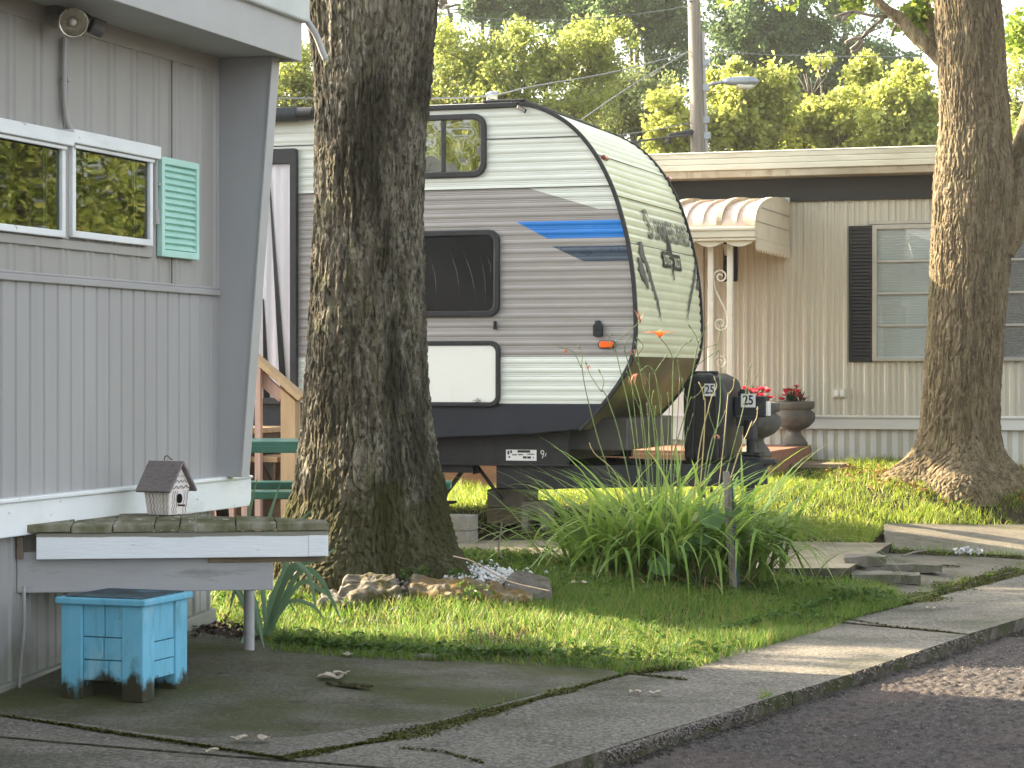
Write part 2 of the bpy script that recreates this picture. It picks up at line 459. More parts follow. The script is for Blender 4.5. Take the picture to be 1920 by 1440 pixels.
# ------------------------------------------------------------------ ground, road, pavements
def kerb(t, off=0.0): p = K1 + kd * t + kn * off; return (p.x, p.y)
I1, I2, SB, SA = G(1180, 1265), G(1700, 1135), G(530, 1425), G(0, 1345)
inner = [(p.x, p.y) for p in (G(2600, 925), G(1920, 1077), I2, I1)]
walk_poly = [kerb(-9), kerb(26)] + [inner[0]] + inner[1:] + [(SB.x, SB.y), (SA.x, SA.y), (-4.0, SA.y + .5), (-8, 4)]
bk = [G(px, py, z) for px, py, z in ((1100, 1252, .0), (900, 1246, .02), (700, 1236, .05), (520, 1222, .085), (400, 1208, .1))]
patio_poly = [(I1.x - .03, I1.y + .02)] + [(p.x, p.y) for p in bk] + [(-1.70, 11.9), (-2.35, 10.1), (-3.9, SA.y + .55), (SA.x, SA.y + .025), (SB.x, SB.y + .03)]
drive_a = [GP(1662, 1034), GP(1920, 1046), GP(2300, 1062), GP(2300, 992), GP(1920, 985), GP(1656, 984)]
drive_b = [GP(1705, 1126), GP(1920, 1068), GP(2500, 945), GP(2300, 1066), GP(1920, 1050), GP(1662, 1038), GP(1560, 1098)]
drive_poly = drive_b[:3] + drive_a[3:] + drive_b[-1:]
slab_poly = [(p.x, p.y) for p in (G(1592, 1066, .165), G(1672, 1021, .17), G(1100, 1010, .19), G(700, 1012, .2), G(700, 1060, .18), G(1200, 1064, .17))]

def grown(poly, d):
    c = np.mean(np.array(poly), 0); return [tuple(np.array(p) + (np.array(p) - c) / np.linalg.norm(np.array(p) - c) * d) for p in poly]

xs = np.unique(np.r_[np.linspace(-260, -8, 40), np.arange(-8, 9, .1), np.linspace(9, 260, 40)])
ys = np.unique(np.r_[np.linspace(-120, 7, 24), np.arange(7, 27, .1), np.linspace(27, 420, 60)])
XX, YY = np.meshgrid(xs, ys)
ZZ = gh(XX, YY) - 0.012
for poly in (walk_poly, patio_poly, drive_poly, slab_poly): ZZ -= np.where(inpoly(XX, YY, grown(poly, -.08)), 0.16, 0)
side = (XX - K1.x) * kn.x + (YY - K1.y) * kn.y
ZZ = np.where(side < 0.03, np.minimum(ZZ, -0.2), ZZ)
g_o = mesh_np('ground', np.stack([XX, YY, ZZ], -1).reshape(-1, 3), grid_faces(*XX.shape), m_soil, smooth=True)
tag(g_o, kind='structure')

m_kerb = mat('kerb_face', [(.035, .032, .022), (.075, .068, .052), (.15, .135, .11)], 14, rough=.95, bump=1.0, bscale=70, world=True, spec=.1, spots=(((.045, .055, .015), 3, .5, .62, (1, 1, 1), .8, None), ((.26, .24, .2), 60, .62, .68, (1, 1, 1), .7, None)))
def drape(name, poly, zf, thick, m, cell=.14, jig=.006, kind='structure', rough_edge=0.0, m2=None):
    """a concrete sheet with real edges: outline subdivided, pulled onto the ground, pushed down by its thickness"""
    bm = bmesh.new()
    pts = []
    for i, p in enumerate(poly):
        q = poly[(i + 1) % len(poly)]; L = math.hypot(q[0] - p[0], q[1] - p[1]); k = max(1, min(160, int(L / cell)))
        for j in range(k):
            x, y = p[0] + (q[0] - p[0]) * j / k, p[1] + (q[1] - p[1]) * j / k
            pts.append((x, y))
    A = np.array(pts); nz = fbm(np.c_[A * 5, np.zeros(len(A))], 3, 3)
    f = bm.faces.new([bm.verts.new((x + n * jig, y + n * jig, 0)) for (x, y), n in zip(pts, nz)])
    bmesh.ops.triangulate(bm, faces=[f])
    mn, mxx = A.min(0), A.max(0)
    mn = np.maximum(mn, (-5, 6)); mxx = np.minimum(mxx, (9, 24))
    step = max(cell, .2)
    for v in np.arange(mn[0], mxx[0], step):
        bmesh.ops.bisect_plane(bm, geom=bm.verts[:] + bm.edges[:] + bm.faces[:], plane_co=(v, 0, 0), plane_no=(1, 0, 0))
    for v in np.arange(mn[1], mxx[1], step):
        bmesh.ops.bisect_plane(bm, geom=bm.verts[:] + bm.edges[:] + bm.faces[:], plane_co=(0, v, 0), plane_no=(0, 1, 0))
    bm.verts.ensure_lookup_table()
    C = np.array([v.co[:] for v in bm.verts]); Z = zf(C[:, 0], C[:, 1])
    for v, z in zip(bm.verts, Z): v.co.z = z
    bmesh.ops.recalc_face_normals(bm, faces=bm.faces)
    if sum(f.normal.z for f in bm.faces) < 0: bmesh.ops.reverse_faces(bm, faces=bm.faces)
    be = [e for e in bm.edges if e.is_boundary]
    ex = bmesh.ops.extrude_edge_only(bm, edges=be)
    for v in [g for g in ex['geom'] if isinstance(g, bmesh.types.BMVert)]: v.co.z -= thick
    if m2:
        for f in [g for g in ex['geom'] if isinstance(g, bmesh.types.BMFace)]: f.material_index = 1
    me = bpy.data.meshes.new(name); bm.to_mesh(me); bm.free(); me.materials.append(m)
    if m2: me.materials.append(m2)
    o = bpy.data.objects.new(name, me); COL.objects.link(o)
    return tag(o, kind=kind)

flat = lambda x, y: fbm(np.c_[np.asarray(x) * .8, np.asarray(y) * .8, np.zeros(len(x))], 2, 9) * .004
# the pavement: slabs with open joints
def cutpoly(poly, p, d, keep):
    """keep the side of a line through p along d"""
    out = []; nrm = np.array((-d[1], d[0])) * keep
    for i in range(len(poly)):
        a, b = np.array(poly[i]), np.array(poly[(i + 1) % len(poly)]); da, db = (a - p) @ nrm, (b - p) @ nrm
        if da >= 0: out.append(tuple(a))
        if da * db < 0: out.append(tuple(a + (b - a) * da / (da - db)))
    return out
jn = []
for a, b in ((G(530, 1425), G(1080, 1470)), (G(1180, 1265), G(1440, 1291)), (G(1560, 1165), G(1790, 1189)), (G(1800, 1103), G(1990, 1130)), (G(1990, 1060), G(2160, 1084))):
    a2, b2 = np.array(a[:2]), np.array(b[:2]); jn.append((a2, (b2 - a2) / np.linalg.norm(b2 - a2)))
rest = walk_poly; slabs = []
for a, d in jn:
    nn = np.array((-d[1], d[0]))
    slabs.append(cutpoly(rest, a - nn * .006, d, -1)); rest = cutpoly(rest, a + nn * .006, d, 1)
slabs.append(rest)
sl = [drape('sidewalk', p, lambda x, y, k=k: flat(x, y) + (.006 if k % 2 else -.004) * 0.6, .14, m_conc, cell=.06 if 0 <= k < 3 else .1, jig=.004, m2=m_kerb) for k, p in enumerate(slabs) if len(p) > 2]
bpy.ops.object.select_all(action='DESELECT')
for o in sl: o.select_set(True)
bpy.context.view_layer.objects.active = sl[0]
bpy.ops.object.join()
sl[0].name = 'sidewalk'
bpy.ops.object.select_all(action='DESELECT')
zl = lambda k: (lambda x, y: gh(x, y) + k + flat(x, y))
drape('patio', patio_poly, zl(.006), .12, m_patio, jig=.012)
drape('driveway', drive_a, lambda x, y: .010 + dz_(x, y) + flat(x, y), .1, m_drive, jig=.006)
drape('driveway', drive_b, lambda x, y: .002 + dz_(x, y) + flat(x, y), .1, m_drive, jig=.008)
drape('trailer_pad', slab_poly, m2=m_kerb, zf=lambda x, y: gh(x, y) * 0 + .165 + np.clip((y - 15.6) * .012, 0, .05) + flat(x, y), thick=.19, m=m_pad, cell=.1, jig=.006)

# asphalt: real coarse grain where the camera sees it, plain beyond
gx, gy = np.meshgrid(np.arange(-.4, 5.4, .009), np.arange(-.02, 2.3, .009))
wx = K1.x + kd.x * (gx - 1.0) - kn.x * gy; wy = K1.y + kd.y * (gx - 1.0) - kn.y * gy
pp = np.stack([wx, wy, wx * 0], -1)
wz = -.075 - .008 * np.clip(gy, 0, 1) + fbm(pp * 2, 2, 1) * .006 + np.clip(vnoise(pp * 62, 4), -.2, 1) * .008 + np.clip(vnoise(pp * 30, 8), .0, 1) * .012
edge = np.minimum.reduce([gx + .4, 5.4 - gx, 2.3 - gy]); wz = np.where(edge < .05, -.1, wz)
r_o = mesh_np('road', np.stack([wx, wy, wz], -1).reshape(-1, 3), grid_faces(*gx.shape), m_asph, smooth=True)
tag(r_o, kind='structure')
rb = MB(); q = [kerb(-30, .02), kerb(60, .02), kerb(60, -7), kerb(-30, -7)]
rb.add([(x, y, -.1) for x, y in q], [(0, 3, 2, 1)]); ro = rb.build('road', m_asph); tag(ro, kind='structure')

# moss along the joints
def moss_line(pts, w, n, seed):
    rg = np.random.default_rng(seed); out = []
    pts = [np.array(p[:2]) for p in pts]
    L = [np.linalg.norm(b - a) for a, b in zip(pts, pts[1:])]
    for a, b, l in zip(pts, pts[1:], L):
        k = int(n * l / sum(L)); t = rg.random(k)[:, None]; d = (b - a) / l; nn = np.array((-d[1], d[0]))
        q = a + (b - a) * t; ww = w * np.clip(.5 + .9 * vnoise(np.c_[q * 3, np.zeros(k)], seed), .12, 1.2)
        out.append(q + nn * (rg.normal(size=k) * ww * .5)[:, None])
    return np.concatenate(out)
mp_ = np.concatenate([moss_line([SA, G(120, 1362), SB], .022, 1800, 1), moss_line([SB, G(760, 1382), G(1000, 1315), I1], .07, 6500, 2), moss_line([I1, G(1290, 1250)], .06, 800, 4),
                      moss_line([I2, G(1780, 1107), G(1920, 1073)], .12, 6000, 3), moss_line([G(1180, 1266), G(1290, 1277)], .02, 200, 5), moss_line([G(1560, 1165), G(1790, 1189)], .015, 300, 6),
                      moss_line([GP(1664, 1036), GP(1780, 1041), GP(1920, 1048)], .1, 2600, 8), moss_line([G(745, 1405), G(830, 1412), G(905, 1433)], .008, 160, 10), moss_line([GP(1680, 1060), GP(1800, 1066)], .03, 300, 8)])
on_d = inpoly(mp_[:, 0], mp_[:, 1], grown(drive_poly, .05))
mz = np.where(on_d, np.maximum(dz_(mp_[:, 0], mp_[:, 1]) + .008, 0), np.maximum(gh(mp_[:, 0], mp_[:, 1]), 0)) + .004
V, Q = leafcloud(np.c_[mp_, mz + rng.random(len(mp_)) * .008], np.full(len(mp_), .016), up=2.5, asp=.8)
tag(mesh_np('moss', V, Q, m_moss), kind='stuff')

# ------------------------------------------------------------------ grass
def scatter(poly, dens, seed, holes=(), thin=None):
    rg = np.random.default_rng(seed); A = np.array(poly); mn, mx_ = A.min(0), A.max(0)
    n = int(dens * (mx_[0] - mn[0]) * (mx_[1] - mn[1])); q = mn + rg.random((n, 2)) * (mx_ - mn)
    k = inpoly(q[:, 0], q[:, 1], poly)
    for h in holes: k &= ~inpoly(q[:, 0], q[:, 1], h)
    q = q[k]
    if thin is not None: q = q[rg.random(len(q)) < thin(q)]
    return q
def circ(x, y, rx, ry, n=20): return [(x + rx * math.cos(2 * PI * i / n), y + ry * math.sin(2 * PI * i / n)) for i in range(n)]
TL = P(720, 1062, 13.7); DL = P(1245, 1088, 14.3); TR = P(1800, 890, 20.9)
lawn_front = [(p.x, p.y) for p in (G(505, 1226, .085), G(700, 1240, .05), G(900, 1250, .02), G(1180, 1262, 0), G(1290, 1256, 0), G(1430, 1215, 0), G(1560, 1176, 0), G(1660, 1146, 0), G(1708, 1128, .01), G(1670, 1108, .03),
              G(1590, 1092, .05), G(1480, 1082, .1), G(1300, 1062, .16))] + [(-.2, 15.2), (-1.2, 14.9), (-1.9, 14.6), (-1.75, 12.6), (-1.3, 12.0)]
lawn_back = [(p.x, p.y) for p in (G(1480, 1012, .18), G(1652, 1010, .2))] + [GP(1658, 986), GP(1920, 987), GP(2300, 994)] + [(9, 20.4), (8, 22.2), (3.3, 22.3), (1.0, 22.9), (-6, 25), (-6, 20.5), (-1, 18.4), (.9, 18.0)]
def patchy(q): return np.clip(.75 + .5 * fbm(np.c_[q * 1.6, np.zeros(len(q))], 2, 5), .25, 1)
def grass(name, q, h0, h1, w, m, seed, segs=2, kind='stuff'):
    rg = np.random.default_rng(seed); n = len(q)
    h = rg.uniform(h0, h1, n) * np.clip(1 + .45 * fbm(np.c_[q * 2.2, np.zeros(n)], 3, 11), .5, 1.7)
    zq = np.where(inpoly(q[:, 0], q[:, 1], grown(drive_poly, .03)), np.maximum(dz_(q[:, 0], q[:, 1]), gh(q[:, 0], q[:, 1])), gh(q[:, 0], q[:, 1])) - .014
    V, Q = ribbons(np.c_[q, zq], rg.uniform(0, 2 * PI, n), h, rg.uniform(.7, 1.3, n) * w, rg.uniform(0, .55, n), rg.uniform(.1, 1.3, n), segs, rg, tw=1.4)
    return tag(mesh_np(name, V, Q, m), kind=kind)
q = scatter(lawn_front, 7500, 21, holes=[circ(TL.x, TL.y, .55, .5), circ(TL.x + .1, TL.y - .35, .95, .25), circ(DL.x, DL.y + .1, .75, .22)], thin=patchy)
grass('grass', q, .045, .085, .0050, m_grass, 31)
q = scatter(lawn_back, 2600, 22, holes=[circ(TR.x, TR.y, .55, .55), grown(slab_poly, .0), grown(drive_poly, -.03)], thin=lambda q: patchy(q) * np.where((q[:, 1] < 19.2) & (q[:, 0] < 1.0), .12, 1))
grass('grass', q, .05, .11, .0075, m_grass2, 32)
# ragged tufts at the pavement edges and in the driveway joint
tuft = np.concatenate([moss_line([GP(1664, 1034), GP(1780, 1040), GP(1960, 1048)], .16, 420, 41), moss_line([I2, G(1800, 1100), G(1960, 1062)], .14, 420, 42), moss_line([I1, G(900, 1335)], .05, 60, 43),
                       moss_line([G(1420, 1312), G(1440, 1306)], .04, 30, 44), moss_line([G(1560, 1085, .06), G(1620, 1055, .12)], .05, 60, 45)])
grass('grass', tuft, .04, .10, .006, m_grass, 46)
# low broad-leaved weeds in the front lawn
q = np.concatenate([scatter(lawn_front, 160, 51, holes=[circ(TL.x, TL.y, .6, .6)], thin=lambda q: np.clip(fbm(np.c_[q * 1.3, np.zeros(len(q))], 2, 77) * 1.6, .04, 1)),
                    moss_line([G(520, 1215, .09), G(800, 1230, .05), G(1150, 1250)], .3, 420, 52), moss_line([G(1350, 1200), G(1660, 1125)], .22, 300, 53)])
q = np.repeat(q, 3, 0) + rng.normal(size=(len(q) * 3, 2)) * .012
V, Q = leafcloud(np.c_[q, gh(q[:, 0], q[:, 1]) + rng.uniform(.02, .06, len(q))], np.full(len(q), .030), up=2.2, asp=.85)
tag(mesh_np('clover', V, Q, m_weed), kind='stuff')

# ------------------------------------------------------------------ the two big trees
def bark_mat(name, c, spots):
    return mat(name, c, 10, (1.6, 1.6, .28), rough=.95, bump=.55, bscale=95, bstretch=(1.5, 1.5, .35), spec=.08, lo=.3, hi=.7, spots=spots)
m_bark_a = bark_mat('mossy_bark', [(.045, .038, .028), (.12, .103, .077), (.23, .208, .165)],
                    (((.25, .245, .19), 38, .50, .62, (1, 1, .35), .65, None), ((.16, .165, .085), 15, .53, .66, (1, 1, .4), .55, None), ((.020, .019, .013), 48, .50, .60, (1, 1, .4), .75, None), ((.022, .020, .013), 2.6, .49, .60, (1.5, 1.5, .3), .82, None), ((.040, .040, .012), 5, .54, .68, (1, 1, .7), .7, (.0, 1.3)), ((.16, .05, .03), 6, .70, .74, (1, 1, .5), .7, None)))
m_bark_b = bark_mat('brown_bark', [(.065, .05, .031), (.135, .106, .065), (.21, .17, .108)],
                    (((.24, .205, .135), 40, .52, .64, (1, 1, .3), .5, None), ((.035, .028, .018), 44, .53, .62, (1, 1, .3), .6, None), ((.11, .115, .05), 5, .56, .7, (1, 1, .5), .5, None), ((.19, .08, .06), 11, .68, .74, (1, 1, .5), .45, None)))
m_leaf_big = leafmat('maple_leaves', (.09, .16, .02), (.14, .21, .03), (.2, .25, .05))

def trunk_mesh(parent, base, left, right, Y, top, seed, amp, nb, m, flare, rag, vs_=1.0):
    """bark trunk measured from its two outlines; every ridge is real relief"""
    L = np.array([(P(x, y, Y).z, P(x, y, Y).x) for x, y in left])[::-1]; Rr = np.array([(P(x, y, Y).z, P(x, y, Y).x) for x, y in right])[::-1]
    z0 = base.z - .25; nz, nt = int((top - z0) / .0058), 820
    z = np.linspace(z0, top, nz)
    lx, rx = np.interp(z, L[:, 0], L[:, 1]), np.interp(z, Rr[:, 0], Rr[:, 1])
    zt = L[-1, 0]
    k = np.ones(9) / 9
    for a in (lx, rx):
        pad = np.pad(a, 40, mode='edge'); a[:] = np.convolve(pad, np.ones(41) / 41, 'same')[40:-40]
    c, r = (lx + rx) / 2, (rx - lx) / 2
    r = r * np.where(z > zt, 1 - .05 * (z - zt), 1)
    t = np.linspace(0, 2 * PI, nt, endpoint=False)
    T, Zz = np.meshgrid(t, z); Rm = np.repeat(r[:, None], nt, 1); Cm = np.repeat(c[:, None], nt, 1)
    h = np.clip(1 - (Zz - base.z) / .55, 0, 1)
    Rm = Rm * (1 + flare * h ** 2 * np.cos(T * 5 + seed) * .5)
    q = np.stack([np.cos(T) * Rm, np.sin(T) * Rm, Zz], -1)
    lump = fbm(q * np.array([3, 3, 1.2]), 3, seed)
    wq = q + np.stack([fbm(q * np.array([6, 6, 4.5]), 3, seed + 5), fbm(q * np.array([6, 6, 4.5]), 3, seed + 6), q[..., 2] * 0], -1) * .017 * vs_
    f1 = np.clip(np.abs(vnoise(wq * np.array([nb, nb, nb * .085]), seed + 1)) * 3.4, 0, 1)            # long furrows
    f2 = np.clip(np.abs(vnoise(wq * np.array([nb * 2.1, nb * 2.1, nb * .36]), seed + 2)) * 3.0, 0, 1)  # splits in the ridges
    f4 = np.clip(np.abs(vnoise(wq * np.array([nb * .5, nb * .5, nb * .9]), seed + 9)) * 5, 0, 1)      # cross breaks
    pl = vnoise(wq * np.array([nb * .8, nb * .8, nb * .2]), seed + 4)
    fl_ = np.clip(vnoise(q * np.array([nb * 1.3, nb * 1.3, nb * .6]), seed + 7) * 3, -.2, 1)
    f3 = vnoise(q * np.array([nb * 4.5, nb * 4.5, nb * 1.6]), seed + 3)
    d = amp * (f1 * (.60 + .28 * pl) + f2 * .26 * f1 + f4 * .12 + fl_ * rag * f1 + f3 * .10 - .85) + lump * .010
    Rm = Rm + d
    V = np.stack([Cm - base.x + np.cos(T) * Rm, np.sin(T) * Rm * .96, Zz - base.z], -1).reshape(-1, 3)
    return mesh_np('trunk', V, grid_faces(nz, nt, True), m, parent, smooth=True)

def limb(parent, pts, radii, m, seed, name='branch', amp=.014):
    sp = spline(pts, 14); n = len(sp); rr = np.interp(np.linspace(0, 1, n), np.linspace(0, 1, len(radii)), radii)
    mb = MB(); mb.tube(sp, list(rr), 28); o = mb.build(name, m, parent, smooth=True)
    C = np.array([v.co[:] for v in o.data.vertices]); d = fbm(C * np.array([16, 16, 6]), 3, seed)
    for v, dd in zip(o.data.vertices, d): v.co += v.normal * float(dd) * amp * min(1, rr[0] / .1)
    return o

def crown_mesh(parent, clumps, size, m, seed, up=.6, asp=.6, name='crown'):
    """leaves gathered in sprays round sub-centres of each clump: (centre, radii, sprays, leaves per spray, spray size)"""
    rg = np.random.default_rng(seed); Vs = []
    for c, rad, ns, nl, sr in clumps:
        d = rg.normal(size=(ns, 3)); d /= np.linalg.norm(d, axis=1)[:, None]
        cc = np.array(c) + d * np.array(rad) * (rg.random(ns) ** .5 * (.82 + .5 * vnoise(d * 2.1 + np.array(c) * 3.7, seed)))[:, None]
        kp = vnoise(cc * .9 + 7.3, seed + 1) > -.32; cc, d = cc[kp], d[kp]; ns = len(cc)
        ax = d * .6 + rg.normal(size=(ns, 3)) * .5; ax[:, 2] += .25; ax /= np.linalg.norm(ax, axis=1)[:, None]
        tl = rg.uniform(-1, 1.1, (ns, nl, 1))
        pts = cc[:, None] + ax[:, None] * tl * sr + rg.normal(size=(ns, nl, 3)) * sr * .42 * np.array([1, 1, .8])
        Vs.append(pts.reshape(-1, 3))
    C = np.concatenate(Vs); V, Q = leafcloud(C, np.full(len(C), size), rg, up, asp)
    return mesh_np(name, V, Q, m, parent)

lt = thing('maple_tree', 'thick old tree trunk with dark mossy bark in front of the camper', 'tree', (TL.x, TL.y, g1(TL.x, TL.y)))
trunk_mesh(lt, lt.location, [(572, -80), (572, 0), (583, 110), (591, 220), (588, 400), (580, 600), (570, 760), (560, 860), (548, 930), (528, 985), (500, 1030), (470, 1070)],
           [(826, -80), (819, 0), (812, 100), (801, 200), (796, 400), (797, 600), (801, 700), (812, 800), (828, 880), (846, 970), (864, 1020), (884, 1060), (900, 1085)], TL.y, 6.0, 3, .021, 40, m_bark_a, .22, .32, 1.0)
for i, (a, ln, hh, r0) in enumerate(((.3, 2.6, 3.0, .2), (2.4, 2.8, 2.6, .18), (4.3, 2.4, 3.2, .2))):
    limb(lt, [(-.02, 0, 5.3), (.9 * math.cos(a), .9 * math.sin(a), 6.5), (ln * math.cos(a), ln * math.sin(a), 5.8 + hh)], [r0 * 1.3, r0, .05], m_bark_a, 60 + i)
crown_mesh(lt, [((2.4 * math.cos(a), 2.4 * math.sin(a), h), (2.2, 2.2, 1.4), 30, 22, .45) for a, h in ((.3, 8.2), (2.4, 8.4), (4.3, 8.6), (5.6, 9.4), (1.4, 9.8))], .2, m_leaf_big, 61)

rt = thing('maple_tree', 'large sunlit tree trunk with ridged brown bark on the back lawn', 'tree', (TR.x, TR.y, g1(TR.x, TR.y)))
trunk_mesh(rt, rt.location, [(1748, -80), (1750, 0), (1758, 120), (1762, 230), (1752, 330), (1746, 450), (1742, 600), (1733, 740), (1724, 820), (1700, 862), (1662, 885), (1630, 905)],
           [(1874, -80), (1877, 0), (1886, 150), (1900, 300), (1900, 400), (1890, 520), (1881, 650), (1874, 760), (1872, 830), (1888, 862), (1915, 893), (1945, 915)], TR.y, 6.2, 8, .021, 40, m_bark_b, .25, .22, 1.3)
lp = lambda px, py, dy=0: tuple(P(px, py, TR.y + dy) - rt.location)
limb(rt, [lp(1870, 470), lp(1905, 390), lp(1935, 250, .2), lp(1985, 60, .3), lp(2060, -160, .3)], [.17, .17, .14, .12, .05], m_bark_b, 71)
limb(rt, [lp(1895, 362), lp(1915, 352), lp(1932, 344, -.1)], [.075, .06, .05], m_bark_b, 72)
limb(rt, [lp(1790, 130, .05), lp(1745, 92, .1), lp(1712, 62, .15), lp(1690, 38, .2), lp(1650, 5, .2), lp(1600, -60, .3)], [.085, .07, .06, .055, .045, .02], m_bark_b, 73)
limb(rt, [lp(1752, 100, .1), lp(1747, 50, .3), lp(1735, 0, .4), lp(1725, -60, .5)], [.05, .045, .04, .02], m_bark_b, 74)
tw = MB()
for pts in ([(1680, 28), (1640, 30), (1600, 22), (1565, 32)], [(1662, 30), (1630, 55), (1608, 82), (1595, 92)], [(1640, 48), (1618, 70), (1600, 72), (1585, 80)], [(1618, 72), (1610, 92), (1596, 98)], [(1600, 22), (1588, 30), (1580, 38)], [(1690, 36), (1676, 55), (1672, 68)]):
    tw.tube(spline([lp(x, y, .3) for x, y in pts], 4), [.016, .004][0:1] * (len(spline(pts, 4))), 5)
m_twig = mat('bare_twig', [(.15, .125, .10), (.23, .20, .165)], 20, rough=.9)
tw.build('twig', m_twig, rt, smooth=True)
def RP(px, py, dy=0): return lp(px, py, dy)
def RR(px, d=20.3): return px / F * d
crown_mesh(rt, [(RP(1345, -5, 1), (RR(48), .2, RR(22)), 22, 10, .10), (RP(1720, 30, .4), (RR(38), .3, RR(55)), 45, 10, .12), (RP(1600, -5, .6), (RR(45), .3, RR(28)), 26, 10, .11),
                (RP(1905, 60, 1.5), (RR(22), .4, RR(80)), 26, 10, .12), (RP(1930, 250, 2.5), (RR(30), .4, RR(60)), 18, 10, .12), (RP(1480, -45, .6), (RR(120), .4, RR(35)), 30, 12, .14)], .085, m_leaf_big, 75)
crown_mesh(rt, [((2.2 * math.cos(a), 2.2 * math.sin(a), h), (2.3, 2.3, 1.6), 60, 28, .5) for a, h in ((.3, 8.4), (2.2, 8.0), (4.0, 8.8), (5.4, 9.4))], .2, m_leaf_big, 76)
# orange-brown litter at the foot of the sunlit trunk
n = 900; a = rng.uniform(0, 2 * PI, n); rr_ = np.abs(rng.normal(0, .33, n)) + .3
q = np.c_[TR.x - .12 + np.cos(a) * rr_ * 1.35, TR.y + np.sin(a) * rr_]
m_litter = leafmat('leaf_litter', (.16, .075, .03), (.24, .12, .05), (.30, .19, .09), trans=.1)
V, Q = leafcloud(np.c_[q, gh(q[:, 0], q[:, 1]) + rng.uniform(.0, .05, n)], np.full(n, .05), up=1.5)
tag(mesh_np('leaf_litter', V, Q, m_litter), kind='stuff')

# ------------------------------------------------------------------ the travel trailer
_p = P(1192, 590, 17.0)
T = Fr(_p.x, _p.y, 0.0)
TW = 2.1                                                  # body width
rv = thing('travel_trailer', 'white and grey ribbed travel trailer with blue stripe and rounded black trimmed nose', 'camper', T.o, -TH)
m_white = mat('white_siding', [(.54, .57, .51), (.62, .645, .59)], 2.5, (.6, 1, 3), rough=.32, spec=.5, coat=.2, spots=(((.42, .42, .36), 3, .58, .75, (.3, 1, 1), .35, None),))
m_grey = mat('grey_siding', [(.24, .225, .21), (.30, .285, .27)], 2.5, (.6, 1, 3), rough=.34, spec=.5, coat=.2, spots=(((.2, .18, .16), 3, .6, .75, (.3, 1, 1), .35, None),))
m_blue = mat('blue_stripe', [(.010, .14, .46), (.014, .18, .56)], 3, rough=.3, coat=.3)
m_navy = mat('slate_stripe', [(.035, .055, .085), (.05, .07, .10)], 3, rough=.3, coat=.3)
m_nose = mat('nose_panel_tree_tint', [(.58, .59, .39), (.66, .665, .46)], 2.5, (1, 1, 2), rough=.36, rvar=.08, spec=.4, coat=.1, spots=(((.40, .40, .28), 4, .55, .75, (1, .3, 1), .4, None),))  # same white paint as the sides; mirrored tree green put into the colour
m_black = mat('black_plastic', [(.012, .013, .015), (.022, .023, .026)], 6, rough=.42, spec=.4)
m_belly = mat('belly_metal', [(.012, .015, .021), (.018, .022, .029)], 4, rough=.5, spec=.35, spots=(((.06, .055, .045), 9, .62, .75, (.4, 1, 1), .4, None),))
m_steel = mat('chassis_steel', [(.008, .009, .010), (.02, .02, .02)], 12, rough=.55, spec=.4, spots=(((.05, .03, .018), 14, .62, .72, (1, 1, 1), .5, None),), bump=.1)
m_rubber = mat('rubber_trim', [(.010, .012, .014), (.02, .022, .024)], 9, rough=.5)
m_glass = glassmat('window_glass', .02, (.97, .98, .98))
m_glass_up = glassmat('wavy_window_glass', .17, (.7, .75, .72), wav=.35)
m_dark = mat('dark_interior', [(.006, .007, .008), (.012, .013, .014)], 5, rough=.9, spec=.1)
m_amber = mat('amber_lens', [(.75, .10, .008), (.85, .14, .012)], 30, rough=.25, coat=.5)
m_red = mat('red_lens', [(.30, .05, .03), (.22, .035, .025)], 30, rough=.3, coat=.4)
m_paper = mat('sticker', [(.72, .72, .70), (.62, .62, .60)], 20, rough=.5)
m_ink = mat('black_ink', [(.012, .012, .012), (.02, .02, .02)], 20, rough=.6)

prof_px = [(960, 194), (985, 196), (1012, 203), (1040, 216), (1066, 233), (1092, 258), (1116, 290), (1134, 322), (1150, 358), (1163, 398), (1174, 440), (1182, 485), (1188, 535), (1191, 590), (1191, 630), (1185, 668),
           (1170, 702), (1148, 736), (1120, 770), (1086, 806)]
prof = [T.Y(x, y, 0) for x, y in prof_px]
prof = [tuple(p) for p in spline(prof, 10)]
PZ = np.array(prof)
ztop, zbot = PZ[0, 1], PZ[-1, 1]
def xedge(z): return float(np.interp(-z, -PZ[:, 1], PZ[:, 0]))
XL = -6.6
zpx = lambda py, px=1100: T.Y(px, py, 0)[1]
zbelly = zpx(757)
PER = .0690
def rib(z):
    t = (z / PER) % 1.0
    return -.0062 * math.sin(PI * t / .62) ** .8 if t < .62 else -.0022 * abs(math.sin(PI * (t - .62) / .19))
z350, z391, z412, z446, z461, z490, z668 = zpx(349), zpx(391, 1150), zpx(413), zpx(446), zpx(461), zpx(490), zpx(669)
xw0, xw1 = T.Y(988, 349, 0)[0], T.Y(1122, 391, 0)[0]
xb0, xb1 = T.Y(968, 413, 0)[0], T.Y(1027, 446, 0)[0]
xn0, xn1 = T.Y(1035, 461, 0)[0], T.Y(1095, 490, 0)[0]
zr = np.unique(np.concatenate([np.linspace(zbelly, ztop - .004, 330), [z350, z391, z412, z446, z461, z490, z668]]))
def lerp(a, b, t): return a + (b - a) * t
side = MB(); far = MB()
